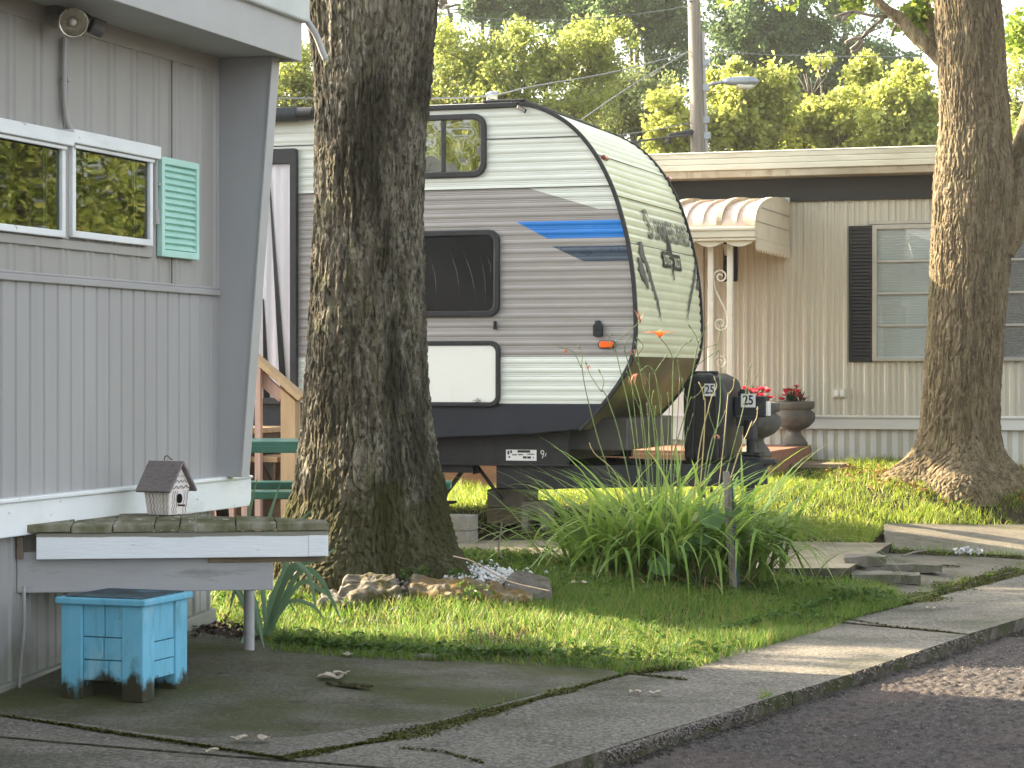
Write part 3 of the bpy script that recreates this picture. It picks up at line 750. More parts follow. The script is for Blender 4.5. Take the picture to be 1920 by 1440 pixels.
for za, zb in zip(zr, zr[1:]):
    zm = (za + zb) / 2
    ea, eb = xedge(za), xedge(zb)
    if zm > z350 or zm < z668: parts = [(XL, XL, ea, eb, 0)]
    else:
        def split(zlo, zhi, xlo, xhi, mi):
            a, b = lerp(xlo, xhi, (za - zlo) / (zhi - zlo)), lerp(xlo, xhi, (zb - zlo) / (zhi - zlo))
            return [(XL, XL, a, b, 1), (a, b, ea, eb, mi)]
        if z391 < zm: parts = split(z350, z391, xw0, xw1, 0)
        elif z446 < zm < z412: parts = split(z412, z446, xb0, xb1, 2)
        elif z490 < zm < z461: parts = split(z461, z490, xn0, xn1, 3)
        else: parts = [(XL, XL, ea, eb, 1)]
    ya, yb = rib(za), rib(zb)
    for a0, b0, a1, b1, mi in parts:
        side.add([(a0, ya, za), (a1, ya, za), (b1, yb, zb), (b0, yb, zb)], [(0, 1, 2, 3)], mi)
        far.add([(a0, TW - ya, za), (a1, TW - ya, za), (b1, TW - yb, zb), (b0, TW - yb, zb)], [(0, 3, 2, 1)], mi)
sd = side.build('side_wall', [m_white, m_grey, m_blue, m_navy], rv, fixn=False)
far.build('side_wall', [m_white, m_grey, m_blue, m_navy], rv, fixn=False)
# thin dark seams between the siding sheets
sm = MB()
for py in (255, 349.5): sm.box(XL, xedge(zpx(py)) - .01, -.0105, -.004, zpx(py) - .003, zpx(py) + .003)
sm.build('siding_seam', m_rubber, sd)
# belly skirt under the siding and rear wall
bs = MB()
xa, zA = T.Y(1086, 806, 0); zl_ = T.Y(812, 822, 0)[1]
bs.prism([(XL, zbelly - .002), (xedge(zbelly) - .004, zbelly - .002), (xa - .01, zA), (xa - .35, zA - .035), (T.Y(812, 822, 0)[0], zl_), (XL, zl_)], 1, -.004, TW + .004)
bs.build('belly_skirt', m_belly, rv, bevel=.01)
rw = MB(); rw.box(XL - .03, XL - .001, 0, TW, zbelly - .3, ztop); rw.build('rear_wall', m_white, rv)
# roof
rf = MB(); rf.box(XL - .02, PZ[0, 0] + .02, -.002, TW + .002, ztop - .02, ztop + .012); rf.build('roof', m_white, rv, bevel=.01)
gt = MB(); gt.box(XL - .02, PZ[0, 0] + .05, -.03, .012, ztop - .032, ztop + .006); gt.box(XL - .02, PZ[0, 0] + .05, TW - .012, TW + .03, ztop - .032, ztop + .006)
gt.build('gutter_rail', m_rubber, rv, bevel=.005)
rc = MB(); x0 = T.Y(903, 196, 0)[0]; rc.box(x0, PZ[0, 0] + .1, .0, TW, ztop + .0125, ztop + .035); rc.build('roof_cap', m_rubber, rv, bevel=.012)
sp = MB(); sx = T.Y(980, 200, 0)[0]; sp.bar((sx - .03, -.03, ztop - .03), (sx + .04, -.05, ztop - .07), .018, .03); sp.build('gutter_spout', m_black, rv, bevel=.004)
# nose skin: profile pushed across the width, ribbed along the curve
sarc = np.r_[0, np.cumsum(np.hypot(np.diff(PZ[:, 0]), np.diff(PZ[:, 1])))]
k668 = int(np.argmin(np.abs(PZ[:, 1] - z668) + (PZ[:, 0] < PZ[:, 0].max() - .1) * 9))
s668 = sarc[k668]
def nose_pt(s, y, off=0.0):
    x, z = np.interp(s, sarc, PZ[:, 0]), np.interp(s, sarc, PZ[:, 1])
    e = .012; dx = np.interp(s + e, sarc, PZ[:, 0]) - np.interp(s - e, sarc, PZ[:, 0]); dz = np.interp(s + e, sarc, PZ[:, 1]) - np.interp(s - e, sarc, PZ[:, 1])
    l = math.hypot(dx, dz) or 1
    return Vector((x - dz / l * off, y, z + dx / l * off))
ss = np.linspace(0, s668, 340)
ns = MB(); rgn = np.random.default_rng(3)
ys_ = np.linspace(0, TW, 15)
for k, s_ in enumerate(ss):
    for y in ys_:
        w = .0035 * vnoise(np.array([[s_ * 2.2, y * 1.3, 1.0]]), 5)[0]
        ns.v.append(tuple(nose_pt(s_, y, .004 * math.sin(2 * PI * s_ / PER) + .0015 * math.sin(4 * PI * s_ / PER + 1) + w)))
ns.f = [list(f) for f in grid_faces(len(ss), len(ys_))]; ns.m = [0] * len(ns.f)
nz_o = ns.build('nose_cap', m_nose, rv, smooth=True)
sk = MB()
sl_ = np.linspace(s668 + .002, sarc[-1], 30)
for s_ in sl_:
    for y in (0, TW): sk.v.append(tuple(nose_pt(s_, y, .002)))
sk.f = [list(f) for f in grid_faces(len(sl_), 2)]; sk.m = [0] * len(sk.f)
m_under = mat('nose_underpanel', [(.05, .045, .022), (.13, .115, .042)], 3, rough=.4, spec=.4, spots=(((.12, .11, .04), 2.0, .5, .65, (1, 1, 1), .4, None),))
sk.build('nose_underpanel', m_under, rv, smooth=True)
for y in (-.006, TW + .006):
    tr = MB(); pts = [(p[0] + .004, y, p[1]) for p in prof[::2]]
    for a, b in zip(pts, pts[1:]): tr.bar(a, b, .028, .03, up=(0, 1, 0))
    tr.tube(pts, .016, 8); tr.build('edge_trim', m_rubber, rv)
for py0 in ((1160, 366), (1176, 455), (1116, 289)):
    ln = MB()
    x, z = T.Y(*py0, 0); s_ = float(np.interp(-z, -PZ[:k668, 1], sarc[:k668]))
    for a, b in zip(ys_, ys_[1:]): ln.bar(nose_pt(s_, a, .0045), nose_pt(s_, b, .0045), .004, .004, up=(1, 0, .2))
    ln.build('nose_seam', m_rubber, nz_o)
# lettering and marks on the nose, bent to the panel
m_letter = mat('grey_lettering', [(.07, .075, .068), (.14, .145, .125)], 30, rough=.4)
m_claw = mat('slate_decal', [(.045, .055, .062), (.15, .16, .145)], 7, (1, 1, .6), rough=.35)
def nose_text(me, yc, sc, roll, off, name, m, squash=1.0):
    bm = bmesh.new(); bm.from_mesh(me)
    for v in np.arange(-2, 2, .03):
        bmesh.ops.bisect_plane(bm, geom=bm.verts[:] + bm.edges[:] + bm.faces[:], plane_co=(0, v, 0), plane_no=(0, 1, 0))
    for v in bm.verts:
        a, b = v.co.x, v.co.y
        v.co = nose_pt(sc - (b + a * roll), yc + a * squash, off)
    o = bpy.data.objects.new(name, bpy.data.meshes.new(name)); bm.to_mesh(o.data); bm.free(); o.data.materials.append(m); COL.objects.link(o); o.parent = nz_o
    return o
def s_at(px, py): z = T.Y(px, py, 0)[1]; return float(np.interp(-z, -PZ[:k668, 1], sarc[:k668]))
def nose_hit(px, py):
    """width and arc length where a sight line meets the nose"""
    best = None
    for k in range(k668):
        y, z = T.X(px, py, PZ[k, 0]); e = abs(z - PZ[k, 1])
        if best is None or e < best[0]: best = (e, y, sarc[k])
    return best[1], best[2]
yA, sA_ = nose_hit(1205, 412); yB, sB_ = nose_hit(1288, 452)
L0 = nose_hit(1246, 437)
slope = 0.0
wtxt = yB - yA
nose_text(text_mesh('S', .34, shear=0), yA + .10, nose_hit(1208, 420)[1] + .01, 0, .0125, 'lettering', m_letter, 1.0)
me = text_mesh('UMMERLAND', .25); wx_ = max(v.co.x for v in me.vertices) * 2
nose_text(me, (yA + .24 + yB) / 2 + .02, nose_hit(1248, 436)[1], 0, .0125, 'lettering', m_letter, (wtxt - .22) / wx_)
yc, sc = nose_hit(1257, 489)
mb = MB(); mb.box(-.28, -.04, -.06, .07, 0, .001); mb.box(.05, .30, -.07, .06, 0, .001); mb.prism([(-.055, .02), (.055, .02), (.07, .18), (-.045, .18)], 2, 0, .001); mb.prism([(-.012, -.15), (.02, -.15), (.03, -.02), (-.02, -.02)], 2, 0, .001)
o = mb.build('emblem', m_letter); nose_text(o.data, yc, sc, 0, .0120, 'emblem', m_claw); bpy.data.objects.remove(o)
nose_text(text_mesh('LITE', .10), yc - .16, sc, 0, .0135, 'lettering', m_nose); nose_text(text_mesh('XLT', .10), yc + .175, sc + .01, 0, .0135, 'lettering', m_nose)
def claw(pts, name='claw_decal'):
    """pts: (px, py, half width in metres) down one ragged stroke"""
    mb = MB(); H = [(*nose_hit(x, y), w) for x, y, w in pts]; H = spline(H, 12); rg = np.random.default_rng(int(pts[0][0]))
    for k, (y, s_, w) in enumerate(H):
        jw = (rg.random() - .5) * .022
        for sg in (-1, 1): mb.v.append(tuple(nose_pt(s_, min(TW - .01, max(.01, y + sg * max(w, .002) + jw)), .0115)))
    mb.f = [list(f) for f in grid_faces(len(H), 2)]; mb.m = [0] * len(mb.f)
    mb.build(name, m_claw, nz_o)
claw([(1198, 455, .05), (1203, 478, .07), (1212, 500, .045), (1220, 530, .035), (1230, 565, .03), (1238, 602, .005)])
claw([(1196, 485, .035), (1203, 510, .085), (1209, 530, .06), (1214, 546, .005)])
claw([(1311, 455, .07), (1308, 480, .06), (1302, 510, .04), (1296, 545, .03), (1290, 575, .025), (1287, 602, .005)])
claw([(1316, 500, .03), (1311, 520, .07), (1308, 535, .05), (1306, 548, .005)])
for px, py in ((1132, 297), (1252, 337)):
    y, s_ = nose_hit(px, py); c = nose_pt(s_, y, .012); d = (nose_pt(s_ + .03, y, .012) - c)
    mb = MB(); mb.bar(c - Vector((0, .055, 0)), c + Vector((0, .055, 0)), .04, .035, up=tuple((nose_pt(s_, y, 1) - c).normalized())); mb.build('marker_light', m_red, rv, bevel=.012)

def rv_window(name, px0, px1, py0, py1, r, backing, glass, mull=None, lip=.03):
    x0, z1 = T.Y(px0, py0, 0); x1, z0 = T.Y(px1, py1, 0)
    fr = MB(); f = .045
    fr.ring(rrect(x0, x1, z0, z1, r), rrect(x0 + f, x1 - f, z0 + f, z1 - f, r * .7), 1, -lip, .004)
    if mull is not None:
        xm = T.Y(mull, py0, 0)[0]; fr.box(xm - .022, xm + .022, -lip + .006, .004, z0 + f - .002, z1 - f + .002)
    fo = fr.build(name, m_black, rv, bevel=.008)
    bk = MB(); bk.prism(rrect(x0 + f * .6, x1 - f * .6, z0 + f * .6, z1 - f * .6, r * .7), 1, -.0125, -.0095); bk.build('backing', backing, fo)
    if glass:
        gl = MB(); gl.prism(rrect(x0 + f * .8, x1 - f * .8, z0 + f * .8, z1 - f * .8, r * .7), 1, -.0215, -.0185); gl.build('pane', glass, fo)
    return fo, x0 + f, x1 - f, z0 + f, z1 - f
rv_window('window', 655, 913, 222, 332, .10, m_dark, m_glass_up, mull=833)
wf, wx0, wx1, wz0, wz1 = rv_window('window', 660, 938, 436, 594, .085, m_dark, m_glass)
ct = MB()
for px, py, qx, qy in ((843, 470, 862, 550), (868, 470, 892, 560), (900, 480, 910, 565), (806, 480, 818, 560), (912, 478, 919, 520), (782, 470, 796, 560), (740, 470, 752, 560)):
    a, b = T.Y(px, py, -.015), T.Y(qx, qy, -.015); m_ = T.Y((px + qx) / 2 + 4, (py + qy) / 2, -.015)
    ct.tube(spline([(a[0], -.0155, a[1]), (m_[0], -.0155, m_[1]), (b[0], -.0155, b[1])], 5), [.0005] * 3 + [.0026] * 5 + [.0005] * 3, 5)
m_fold = mat('curtain_fold', [(.10, .10, .085), (.16, .155, .13)], 8, rough=.8)
ct.build('curtain', m_fold, wf)
x0, z1 = T.Y(700, 640, 0); x1, z0 = T.Y(939, 763, 0)
fr = MB(); fr.ring(rrect(x0, x1, z0, z1, .075), rrect(x0 + .036, x1 - .036, z0 + .036, z1 - .036, .05), 1, -.03, .004); sdoor = fr.build('storage_door', m_black, rv, bevel=.008)
pn = MB(); pn.prism(rrect(x0 + .03, x1 - .03, z0 + .03, z1 - .03, .055), 1, -.0185, -.009); m_hatch = mat('hatch_panel', [(.66, .67, .62), (.72, .73, .68)], 2, rough=.4, spots=(((.5, .47, .38), 3, .6, .8, (2, 1, .5), .4, None),)); pn.build('panel', m_hatch, sdoor, bevel=.003)
lx, lz = T.Y(897, 750, 0); lt_ = MB(); lt_.tube([(lx, -.0185, lz), (lx, -.034, lz)], .017, 12); lt_.bar((lx - .03, -.037, lz), (lx + .03, -.037, lz), .008, .01); lt_.build('latch', mat('chrome', [(.45, .45, .45), (.6, .6, .6)], 20, rough=.25, metal=1.0), sdoor, bevel=.002)
for nm, px, py, w, h, m_ in (('marker_light', 1138, 646, .105, .048, m_amber), ('port_cover', 1122, 619, .075, .10, m_black), ('door_catch', 929, 610, .022, .065, m_black)):
    x, z = T.Y(px, py, 0); b = MB(); b.prism(rrect(x - w / 2, x + w / 2, z - h / 2, z + h / 2, min(w, h) * .3), 1, -.032, .003); o = b.build(nm, m_, rv, bevel=.007)
    if nm == 'marker_light': b = MB(); b.prism(rrect(x - w * .62, x + w * .62, z - h * .62, z + h * .62, .02), 1, -.014, .002); b.build('marker_base', m_black, o, bevel=.003)
    if nm == 'port_cover': b = MB(); b.prism(rrect(x - .022, x + .022, z + h / 2 - .01, z + h / 2 + .022, .01), 1, -.022, .003); b.box(x - .008, x + .008, -.036, -.0325, z - .005, z + .02); b.build('hinge', m_rubber, o, bevel=.003)
# door with glass and hanging curtain
x0, z1 = T.Y(395, 283, -.04); x1, z0 = T.Y(556, 758, -.04)
dr = MB(); dr.ring(rrect(x0, x1, z0, z1, .02, 2), rrect(x0 + .07, x1 - .055, z0 + .05, z1 - .12, .012, 2), 1, -.05, .003); do = dr.build('door', m_black, rv, bevel=.006)
m_curt = mat('lilac_curtain', [(.60, .56, .60), (.72, .68, .71)], 3, (3, 1, .4), rough=.8)
cu = MB(); cxs = np.linspace(x0 + .06, x1 - .045, 200)
for zc in (z0 + .04, z1 - .11):
    sh = 0 if zc < z0 + .1 else -.08
    for x in cxs: cu.v.append((x, -.017 + .0065 * math.sin((x + sh) * 62 + 1.5 * math.sin((x + sh) * 23)), zc))
cu.f = [list(f) for f in grid_faces(2, len(cxs))]; cu.m = [0] * len(cu.f); cu.build('curtain', m_curt, do, smooth=True)
gp = MB()
for (ax, az, bx, bz) in ((505, 330, 533, 757), (494, 560, 500, 757)):
    a, b = T.Y(ax, az, -.03), T.Y(bx, bz, -.03); gp.add([(a[0] - .008, -.0285, a[1]), (a[0] + .004, -.0285, a[1]), (b[0] + .03, -.0285, b[1]), (b[0] - .03, -.0285, b[1])], [(0, 1, 2, 3)])
gp.build('curtain_gap', m_dark, do)
pg = MB(); pg.box(x0 + .06, x1 - .045, -.038, -.034, z0 + .04, z1 - .11); pg.build('pane', m_glass, do)
# awning roller
ax1, az1 = T.Y(580, 213, -.09)
aw = MB(); aw.tube([(XL + .5, -.09, az1), (ax1 - .1, -.09, az1)], .056, 20); ao = aw.build('awning_roller', mat('awning_vinyl', [(.035, .037, .04), (.06, .062, .066)], 5, (6, 1, 1), rough=.5), rv, smooth=True)
ae = MB(); ae.tube([(ax1 - .1, -.09, az1), (ax1 + .03, -.09, az1)], .05, 20); ae.box(ax1 - .06, ax1 - .02, -.08, .0, az1 - .02, az1 + .02); ae.build('end_cap', m_black, ao)
# chassis rails, tongue, coupler
ch = MB(); xe, _z = T.Y(1066, 840, .12); zt, zb = T.Y(1000, 808, .12)[1], T.Y(1000, 871, .12)[1]
ch.box(XL + .3, xe, .10, .16, zb, zt - .005); ch.box(XL + .3, xe + .02, .09, .19, zb - .012, zb + .002); ch.box(XL + .3, xe, TW - .16, TW - .10, zb, zt - .005)
for x in np.arange(XL + .5, xe, .9): ch.box(x, x + .06, .16, TW - .16, zb + .02, zb + .12)
cho = ch.build('chassis', m_steel, rv, bevel=.004)
st = MB(); (sx0, sz1), (sx1, sz0) = T.Y(949, 843, .1), T.Y(1006, 864, .1); st.box(sx0, sx1, .0965, .1, sz0, sz1); so = st.build('sticker', m_paper, cho)
tx = MB(); w_, h_ = sx1 - sx0, sz1 - sz0
for u0, u1, v0, v1 in ((.14, .2, .68, .94), (.05, .11, .55, .9), (.38, .8, .74, .96), (.2, .36, .48, .58), (.40, .56, .5, .6), (.7, .94, .56, .64), (.08, .14, .25, .4), (.56, .68, .2, .4), (.7, .82, .2, .4), (.88, .92, .24, .34)):
    tx.box(sx0 + w_ * u0, sx0 + w_ * u1, .0955, .0964, sz0 + h_ * v0, sz0 + h_ * v1)
tx.build('print', m_ink, so)
hx, hz = T.Y(1017, 853, .1); mk = MB(); mk.tube([(hx + .012 * math.cos(a), .098, hz + .02 + .014 * math.sin(a)) for a in np.linspace(0, 2 * PI, 12)], .003, 5); mk.bar((hx + .012, .098, hz + .015), (hx, .098, hz - .025), .006, .004); mk.bar((hx + .03, .098, hz + .015), (hx + .022, .098, hz - .012), .005, .004); mk.build('chalk_mark', m_paper, cho)
tg = MB(); yc = TW / 2
xt0, zt1 = T.Y(930, 872, .12); zt0 = T.Y(930, 916, .12)[1]
xcp, zcp = T.Y(1436, 868, yc)
xtip = xcp - .02
for y0 in (.16, TW - .16): tg.bar((xt0, y0, (zt0 + zt1) / 2), (xe - .1, y0 + .0 * (yc - y0), (zt0 + zt1) / 2), .075, zt1 - zt0); tg.bar((xe - .12, y0, (zt0 + zt1) / 2), (xtip, yc + (.05 if y0 > yc else -.05), (zt0 + zt1) / 2 + .01), .075, (zt1 - zt0) * .95)
tgo = tg.build('tongue', m_steel, rv, bevel=.006)
cp = MB(); zc_ = T.Y(1400, 868, yc)[1]
cp.prism([(xtip - .25, zc_ - .06), (xtip - .05, zc_ - .055), (xtip + .02, zc_ - .02), (xtip + .10, zc_ - .015), (xtip + .12, zc_ + .01), (xtip + .1, zc_ + .035), (xtip + .02, zc_ + .035), (xtip - .06, zc_ + .06), (xtip - .25, zc_ + .06)], 1, yc - .07, yc + .07)
cp.bar((xtip - .16, yc, zc_ + .06), (xtip - .08, yc, zc_ + .10), .03, .03); cp.build('coupler', mat('coupler_steel', [(.03, .03, .032), (.07, .07, .075)], 8, rough=.4, metal=.4), tgo, bevel=.018, seg=3)
for k, (ax, bx) in enumerate(((.0, -.22), (-.04, -.34))):
    c_ = MB(); p0 = Vector((xtip - .06 + ax, yc - .08 + .16 * k, zc_ - .06)); p1 = Vector((xtip + bx - .2, yc - .08 + .16 * k, zc_ - .08)); g0 = g1(*T.w(xtip - .2, yc, 0)[:2]) + .02
    pts = [lerp(p0, p1, t) - Vector((0, 0, (p0.z - g0) * (1 - (2 * t - 1) ** 2))) for t in np.linspace(0, 1, 26)]
    for i, (a, b) in enumerate(zip(pts, pts[1:])):
        d = (b - a).normalized(); s_ = Vector((0, 1, 0)) if i % 2 else d.cross(Vector((0, 1, 0))); L_ = (b - a).length * .75; m_ = (a + b) / 2
        c_.tube([m_ + d * L_ * math.cos(t) + s_ * .012 * math.sin(t) for t in np.linspace(0, 2 * PI, 9)], .0042, 5)
    c_.build('safety_chain', mat('zinc_chain', [(.10, .10, .10), (.2, .2, .2)], 20, rough=.4, metal=.8), tgo)
# propane cover
px0, pz1 = T.Y(1281, 700, yc - .28); px1_, pz0 = T.Y(1364, 868, yc - .28)
pc = MB(); pw = px1_ - px0
pc.prism([(px0 + .01, pz0), (px1_ - .01, pz0), (px1_, pz1 - .16), (px1_ - .035, pz1 - .045), (px1_ - .14, pz1), (px0 + .09, pz1), (px0 + .02, pz1 - .05), (px0, pz1 - .16)], 1, yc - .31, yc + .31)
m_pc = mat('propane_cover', [(.012, .013, .014), (.024, .024, .026)], 5, rough=.38, spec=.4, bump=.08, bscale=200)
pco = pc.build('propane_cover', m_pc, rv, bevel=.045, seg=4, smooth=True)
rdg = MB(); rdg.prism([(px0 + .06, pz0 + .02), (px0 + .09, pz0 + .02), (px0 + .11, pz1 - .08), (px0 + .08, pz1 - .08)], 1, yc - .325, yc - .3); rdg.prism([(px1_ - .09, pz0 + .02), (px1_ - .06, pz0 + .02), (px1_ - .075, pz1 - .12), (px1_ - .105, pz1 - .12)], 1, yc - .325, yc - .3)
rdg.bar((px0 + .06, yc - .2, pz1 - .0), (px1_ - .09, yc - .2, pz1 + .002), .05, .035); rdg.build('moulded_rib', m_pc, pco, bevel=.012)
def number_label(parent, px, py, ypl, w, h, name='number_label'):
    x, z = T.Y(px, py, ypl); b = MB(); b.box(x - w / 2, x + w / 2, ypl - .003, ypl, z - h / 2, z + h / 2); o = b.build(name, m_paper, parent)
    me = text_mesh('25', h * .98, extrude=.0008); me.materials.append(m_ink); me.transform(Matrix.Rotation(PI / 2, 4, 'X')); me.transform(Matrix.Scale(.82, 4, (1, 0, 0)))
    t = bpy.data.objects.new('digits', me); COL.objects.link(t); t.parent = o; t.location = (x, ypl - .0042, z - h * .0)
    return o
number_label(pco, 1331, 731, yc - .3285, .085, .095)
# electric jack
jx0, jz1 = T.Y(1376, 738, yc - .06); jx1, jz0 = T.Y(1440, 792, yc - .06); jxm = (jx0 + jx1) / 2
jk = MB(); jk.tube([(jx0 + .12, yc, zc_ - .30), (jx0 + .12, yc, jz0)], .034, 16); jk.tube([(jx0 + .12, yc, zc_ - .32), (jx0 + .12, yc, zc_ - .44)], .024, 12); jk.box(jx0 + .03, jx0 + .21, yc - .09, yc + .09, zc_ + .065, zc_ + .085)
jo = jk.build('tongue_jack', m_steel, rv, smooth=False)
jh = MB(); jh.box(jx0, jx1 - .02, yc - .06, yc + .06, jz0 + .04, jz1 - .02); jh.box(jx0 + .015, jx0 + .19, yc - .07, yc + .055, jz0 - .03, jz0 + .05); jh.tube([(jx0 + .06, yc, jz1 - .03), (jx0 + .06, yc, jz1 + .02)], .04, 14); jh.tube([(jx0 + .06, yc, jz1 + .015), (jx0 + .06, yc, jz1 + .035)], .034, 14)
jho = jh.build('jack_head', m_black, jo, bevel=.012)
jb = MB(); jb.tube([(jx0 + .13, yc - .055, jz0 - .13), (jx0 + .13, yc - .055, jz0 + .02)], .055, 16); jb.build('jack_motor', m_black, jo, smooth=False)
jl = MB(); jl.box(jx1 - .02, jx1 + .0, yc - .05, yc + .05, jz0 + .05, jz1 - .06); jl.build('jack_light', m_paper, jho, bevel=.004)
number_label(jho, 1403, 751, yc - .0605, .115, .105)
# stabiliser jack and dangling cable
xs_, zs_ = T.Y(862, 876, .2)
sj = MB(); gz = g1(*T.w(xs_, .2, 0)[:2]) + .28
sj.bar((xs_ + .06, .2, zb - .01), (xs_ - .16, .2, gz), .028, .028); sj.bar((xs_ + .12, .24, zb - .01), (xs_ + .33, .24, zb - .28), .022, .022); sj.tube([(xs_ + .11, .22, zb), (xs_ + .13, .22, zb - .08)], .03, 8); sj.box(xs_ - .26, xs_ - .06, .12, .3, gz - .02, gz)
sj.box(T.Y(812, 880, .2)[0] - 1, T.Y(893, 880, .2)[0], .12, .28, zb - .07, zb - .014)
sj.build('stabilizer_jack', m_steel, rv)
cb = MB(); a0 = Vector((T.Y(1185, 790, .5)[0], .5, T.Y(1185, 790, .5)[1])); cb.tube(spline([a0, a0 + Vector((-.03, 0, -.15)), a0 + Vector((-.05, .1, -.3)), a0 + Vector((.1, .2, -.36))], 8), .008, 6); cb.build('cable', m_rubber, rv)
ub = MB(); ux0, uz1 = T.Y(1058, 796, .35); ux1, uz0 = T.Y(1186, 845, .35); ub.box(ux0, ux1 - .04, .35, TW - .35, uz0, uz1 + .05); ub.build('underbelly_pan', mat('pan_metal', [(.05, .05, .045), (.09, .088, .08)], 5, rough=.45), rv, bevel=.01)
# wheels well behind the tree
for xw in (-3.7, -4.55):
    for yw in (.16, TW - .16):
        gw = g1(*T.w(xw, yw, 0)[:2]); ty = MB()
        for y0, y1, r0 in ((yw - .1, yw + .1, .33),): ty.tube([(xw, y0, gw + .33), (xw, y0 + .02, gw + .33), (xw, y1 - .02, gw + .33), (xw, y1, gw + .33)], [.29, .33, .33, .29], 28)
        wo_ = ty.build('wheel', m_rubber, rv); hb = MB(); hb.tube([(xw, yw - .112, gw + .33), (xw, yw + .112, gw + .33)], .19, 20); hb.build('rim', m_paper, wo_)

# ------------------------------------------------------------------ masonry blocks under the trailer
m_block = mat('cinder_block', [(.20, .185, .16), (.30, .28, .24)], 8, rough=.95, bump=.6, bscale=120, spec=.1, spots=(((.13, .12, .09), 5, .5, .7, (1, 1, 1), .5, None),))
m_timber = mat('grey_timber', [(.16, .125, .09), (.24, .19, .135)], 6, (1, 1, .3), rough=.9, bump=.3)
def gl(fr, x, y): w = fr.w(x, y, 0); return g1(w.x, w.y)
def world_thing(name, label, cat, fr, x, y, z=None, rz=0, group=None):
    w = fr.w(x, y, 0); return thing(name, label, cat, (w.x, w.y, g1(w.x, w.y) if z is None else z), fr.rz + rz, group)
xb_, yb_ = T.Z(955, 980, .27)
zs0 = gl(T, xb_, yb_); zfr = (zt0 - zs0); hb_ = (zfr - .03) / 2
for k, lab in ((0, 'lower concrete block of the stack under the camper tongue'), (1, 'upper concrete block of the stack right under the camper tongue')):
    t_ = world_thing('concrete_block', lab, 'block', T, xb_ - .0, yb_ + .1, z=zs0 - .01 + k * (hb_ + .002), group='concrete blocks propping the camper')
    b = MB(); b.box(-.16, .15, -.18, .2, 0, hb_); o = b.build('block_body', m_block if k else m_timber, t_, bevel=.008); b = MB(); b.box(.151, .158, -.12, -.02, .04, hb_ - .04); b.box(.151, .158, .05, .15, .04, hb_ - .04); b.build('core_hole', m_timber, t_)
t_ = world_thing('concrete_block', 'hollow grey concrete block with an open arch standing on the lawn under the tongue', 'block', T, *T.Z(1008, 982, .28), group='concrete blocks propping the camper')
b = MB(); w2, h2 = .10, .225
arch = [(-w2, 0), (-.05, 0), (-.05, .10)] + [(-.05 + .05 * (1 - math.cos(a)), .10 + .05 * math.sin(a)) for a in np.linspace(.2, PI - .2, 6)] + [(.05, .10), (.05, 0), (w2, 0), (w2, h2), (-w2, h2)]
b.prism([(x, z) for x, z in arch], 1, -.1, .12); b.build('block_body', m_block, t_, bevel=.005)
xb2, yb2 = T.Z(852, 1004, .24)
for k, lab in ((0, 'lower pale cinder block beside the mossy tree trunk'), (1, 'upper pale cinder block beside the mossy tree trunk, under the stabilizer foot')):
    t_ = world_thing('concrete_block', lab, 'block', T, xb2, yb2 + .1, z=gl(T, xb2, yb2) - .01 + k * .118, group='concrete blocks propping the camper')
    b = MB(); b.box(-.2, .12, -.1, .1, 0, .115); b.build('block_body', m_block, t_, bevel=.007)

# ------------------------------------------------------------------ the grey mobile home on the left
_p = P(0, 1310, 10.1)
H = Fr(_p.x, _p.y, 0.0)
hm = thing('mobile_home', 'grey ribbed mobile home with white window frames and a mint green shutter', 'mobile home', H.o, -TH)
m_taupe = mat('grey_cladding', [(.30, .29, .268), (.345, .332, .308)], 2.0, (1, 1, .25), rough=.5, spec=.35, spots=(((.29, .275, .25), 6, .55, .75, (1, 2, .12), .5, None), ((.48, .47, .45), 9, .62, .75, (1, 2, .2), .4, None)))
m_taupe2 = mat('blue_grey_cladding', [(.315, .307, .30), (.36, .352, .345)], 2.0, (1, 1, .25), rough=.5, spec=.35, spots=(((.28, .28, .28), 6, .55, .75, (1, 2, .12), .5, None), ((.14, .15, .10), 5, .5, .72, (1, 1, .4), .55, (.05, .45))))
m_fin = mat('blue_grey_panel', [(.35, .355, .37), (.40, .403, .412)], 1.6, (1, 1, .5), rough=.5, spec=.35)
m_eave = mat('grey_eave', [(.38, .38, .37), (.43, .43, .42)], 3, rough=.55, spots=(((.05, .045, .04), 40, .72, .76, (1, 1, 1), .8, None),))
m_drip = mat('pale_drip_edge', [(.47, .50, .49), (.55, .575, .56)], 4, rough=.45, spots=(((.25, .25, .22), 7, .6, .75, (1, .3, 1), .5, None),))
m_wtrim = mat('white_paint', [(.70, .73, .73), (.78, .80, .79)], 5, (1, .4, 1), rough=.5, spots=(((.22, .20, .17), 16, .66, .7, (.6, .6, 1.5), .8, None), ((.42, .42, .38), 5, .55, .75, (1, .4, 1.5), .5, None)))
yE = H.X(408, 553, 0)[0]                                   # far end of the side wall
zS = H.X(397, 106, 0)[1]                                   # soffit
zB = H.X(300, 541, 0)[1]                                   # belt rail
zT1, zT0 = H.X(0, 945, .03)[1], H.X(0, 1010, .03)[1]        # white trim board
Y0 = -7.0; XB = -3.6
def ribbed(y0, y1, z0, z1, per, prof, x=0.0, zb=None):
    """vertical ribs: prof = (fraction of period, depth)"""
    mb = MB(); pts = []
    y = y0
    while y < y1:
        for f, d in prof:
            if y + f * per <= y1: pts.append((y + f * per, d))
        y += per
    pts.append((y1, 0))
    n = len(pts)
    for yy, d in pts: mb.v += [(x + d, yy, z0), (x + d, yy, z1)]
    mb.f = [[2 * i, 2 * i + 2, 2 * i + 3, 2 * i + 1] for i in range(n - 1)]; mb.m = [0] * (n - 1)
    return mb
two = [(0, 0), (.06, .011), (.14, .011), (.20, 0), (.26, .0), (.31, .009), (.37, .009), (.42, 0)]
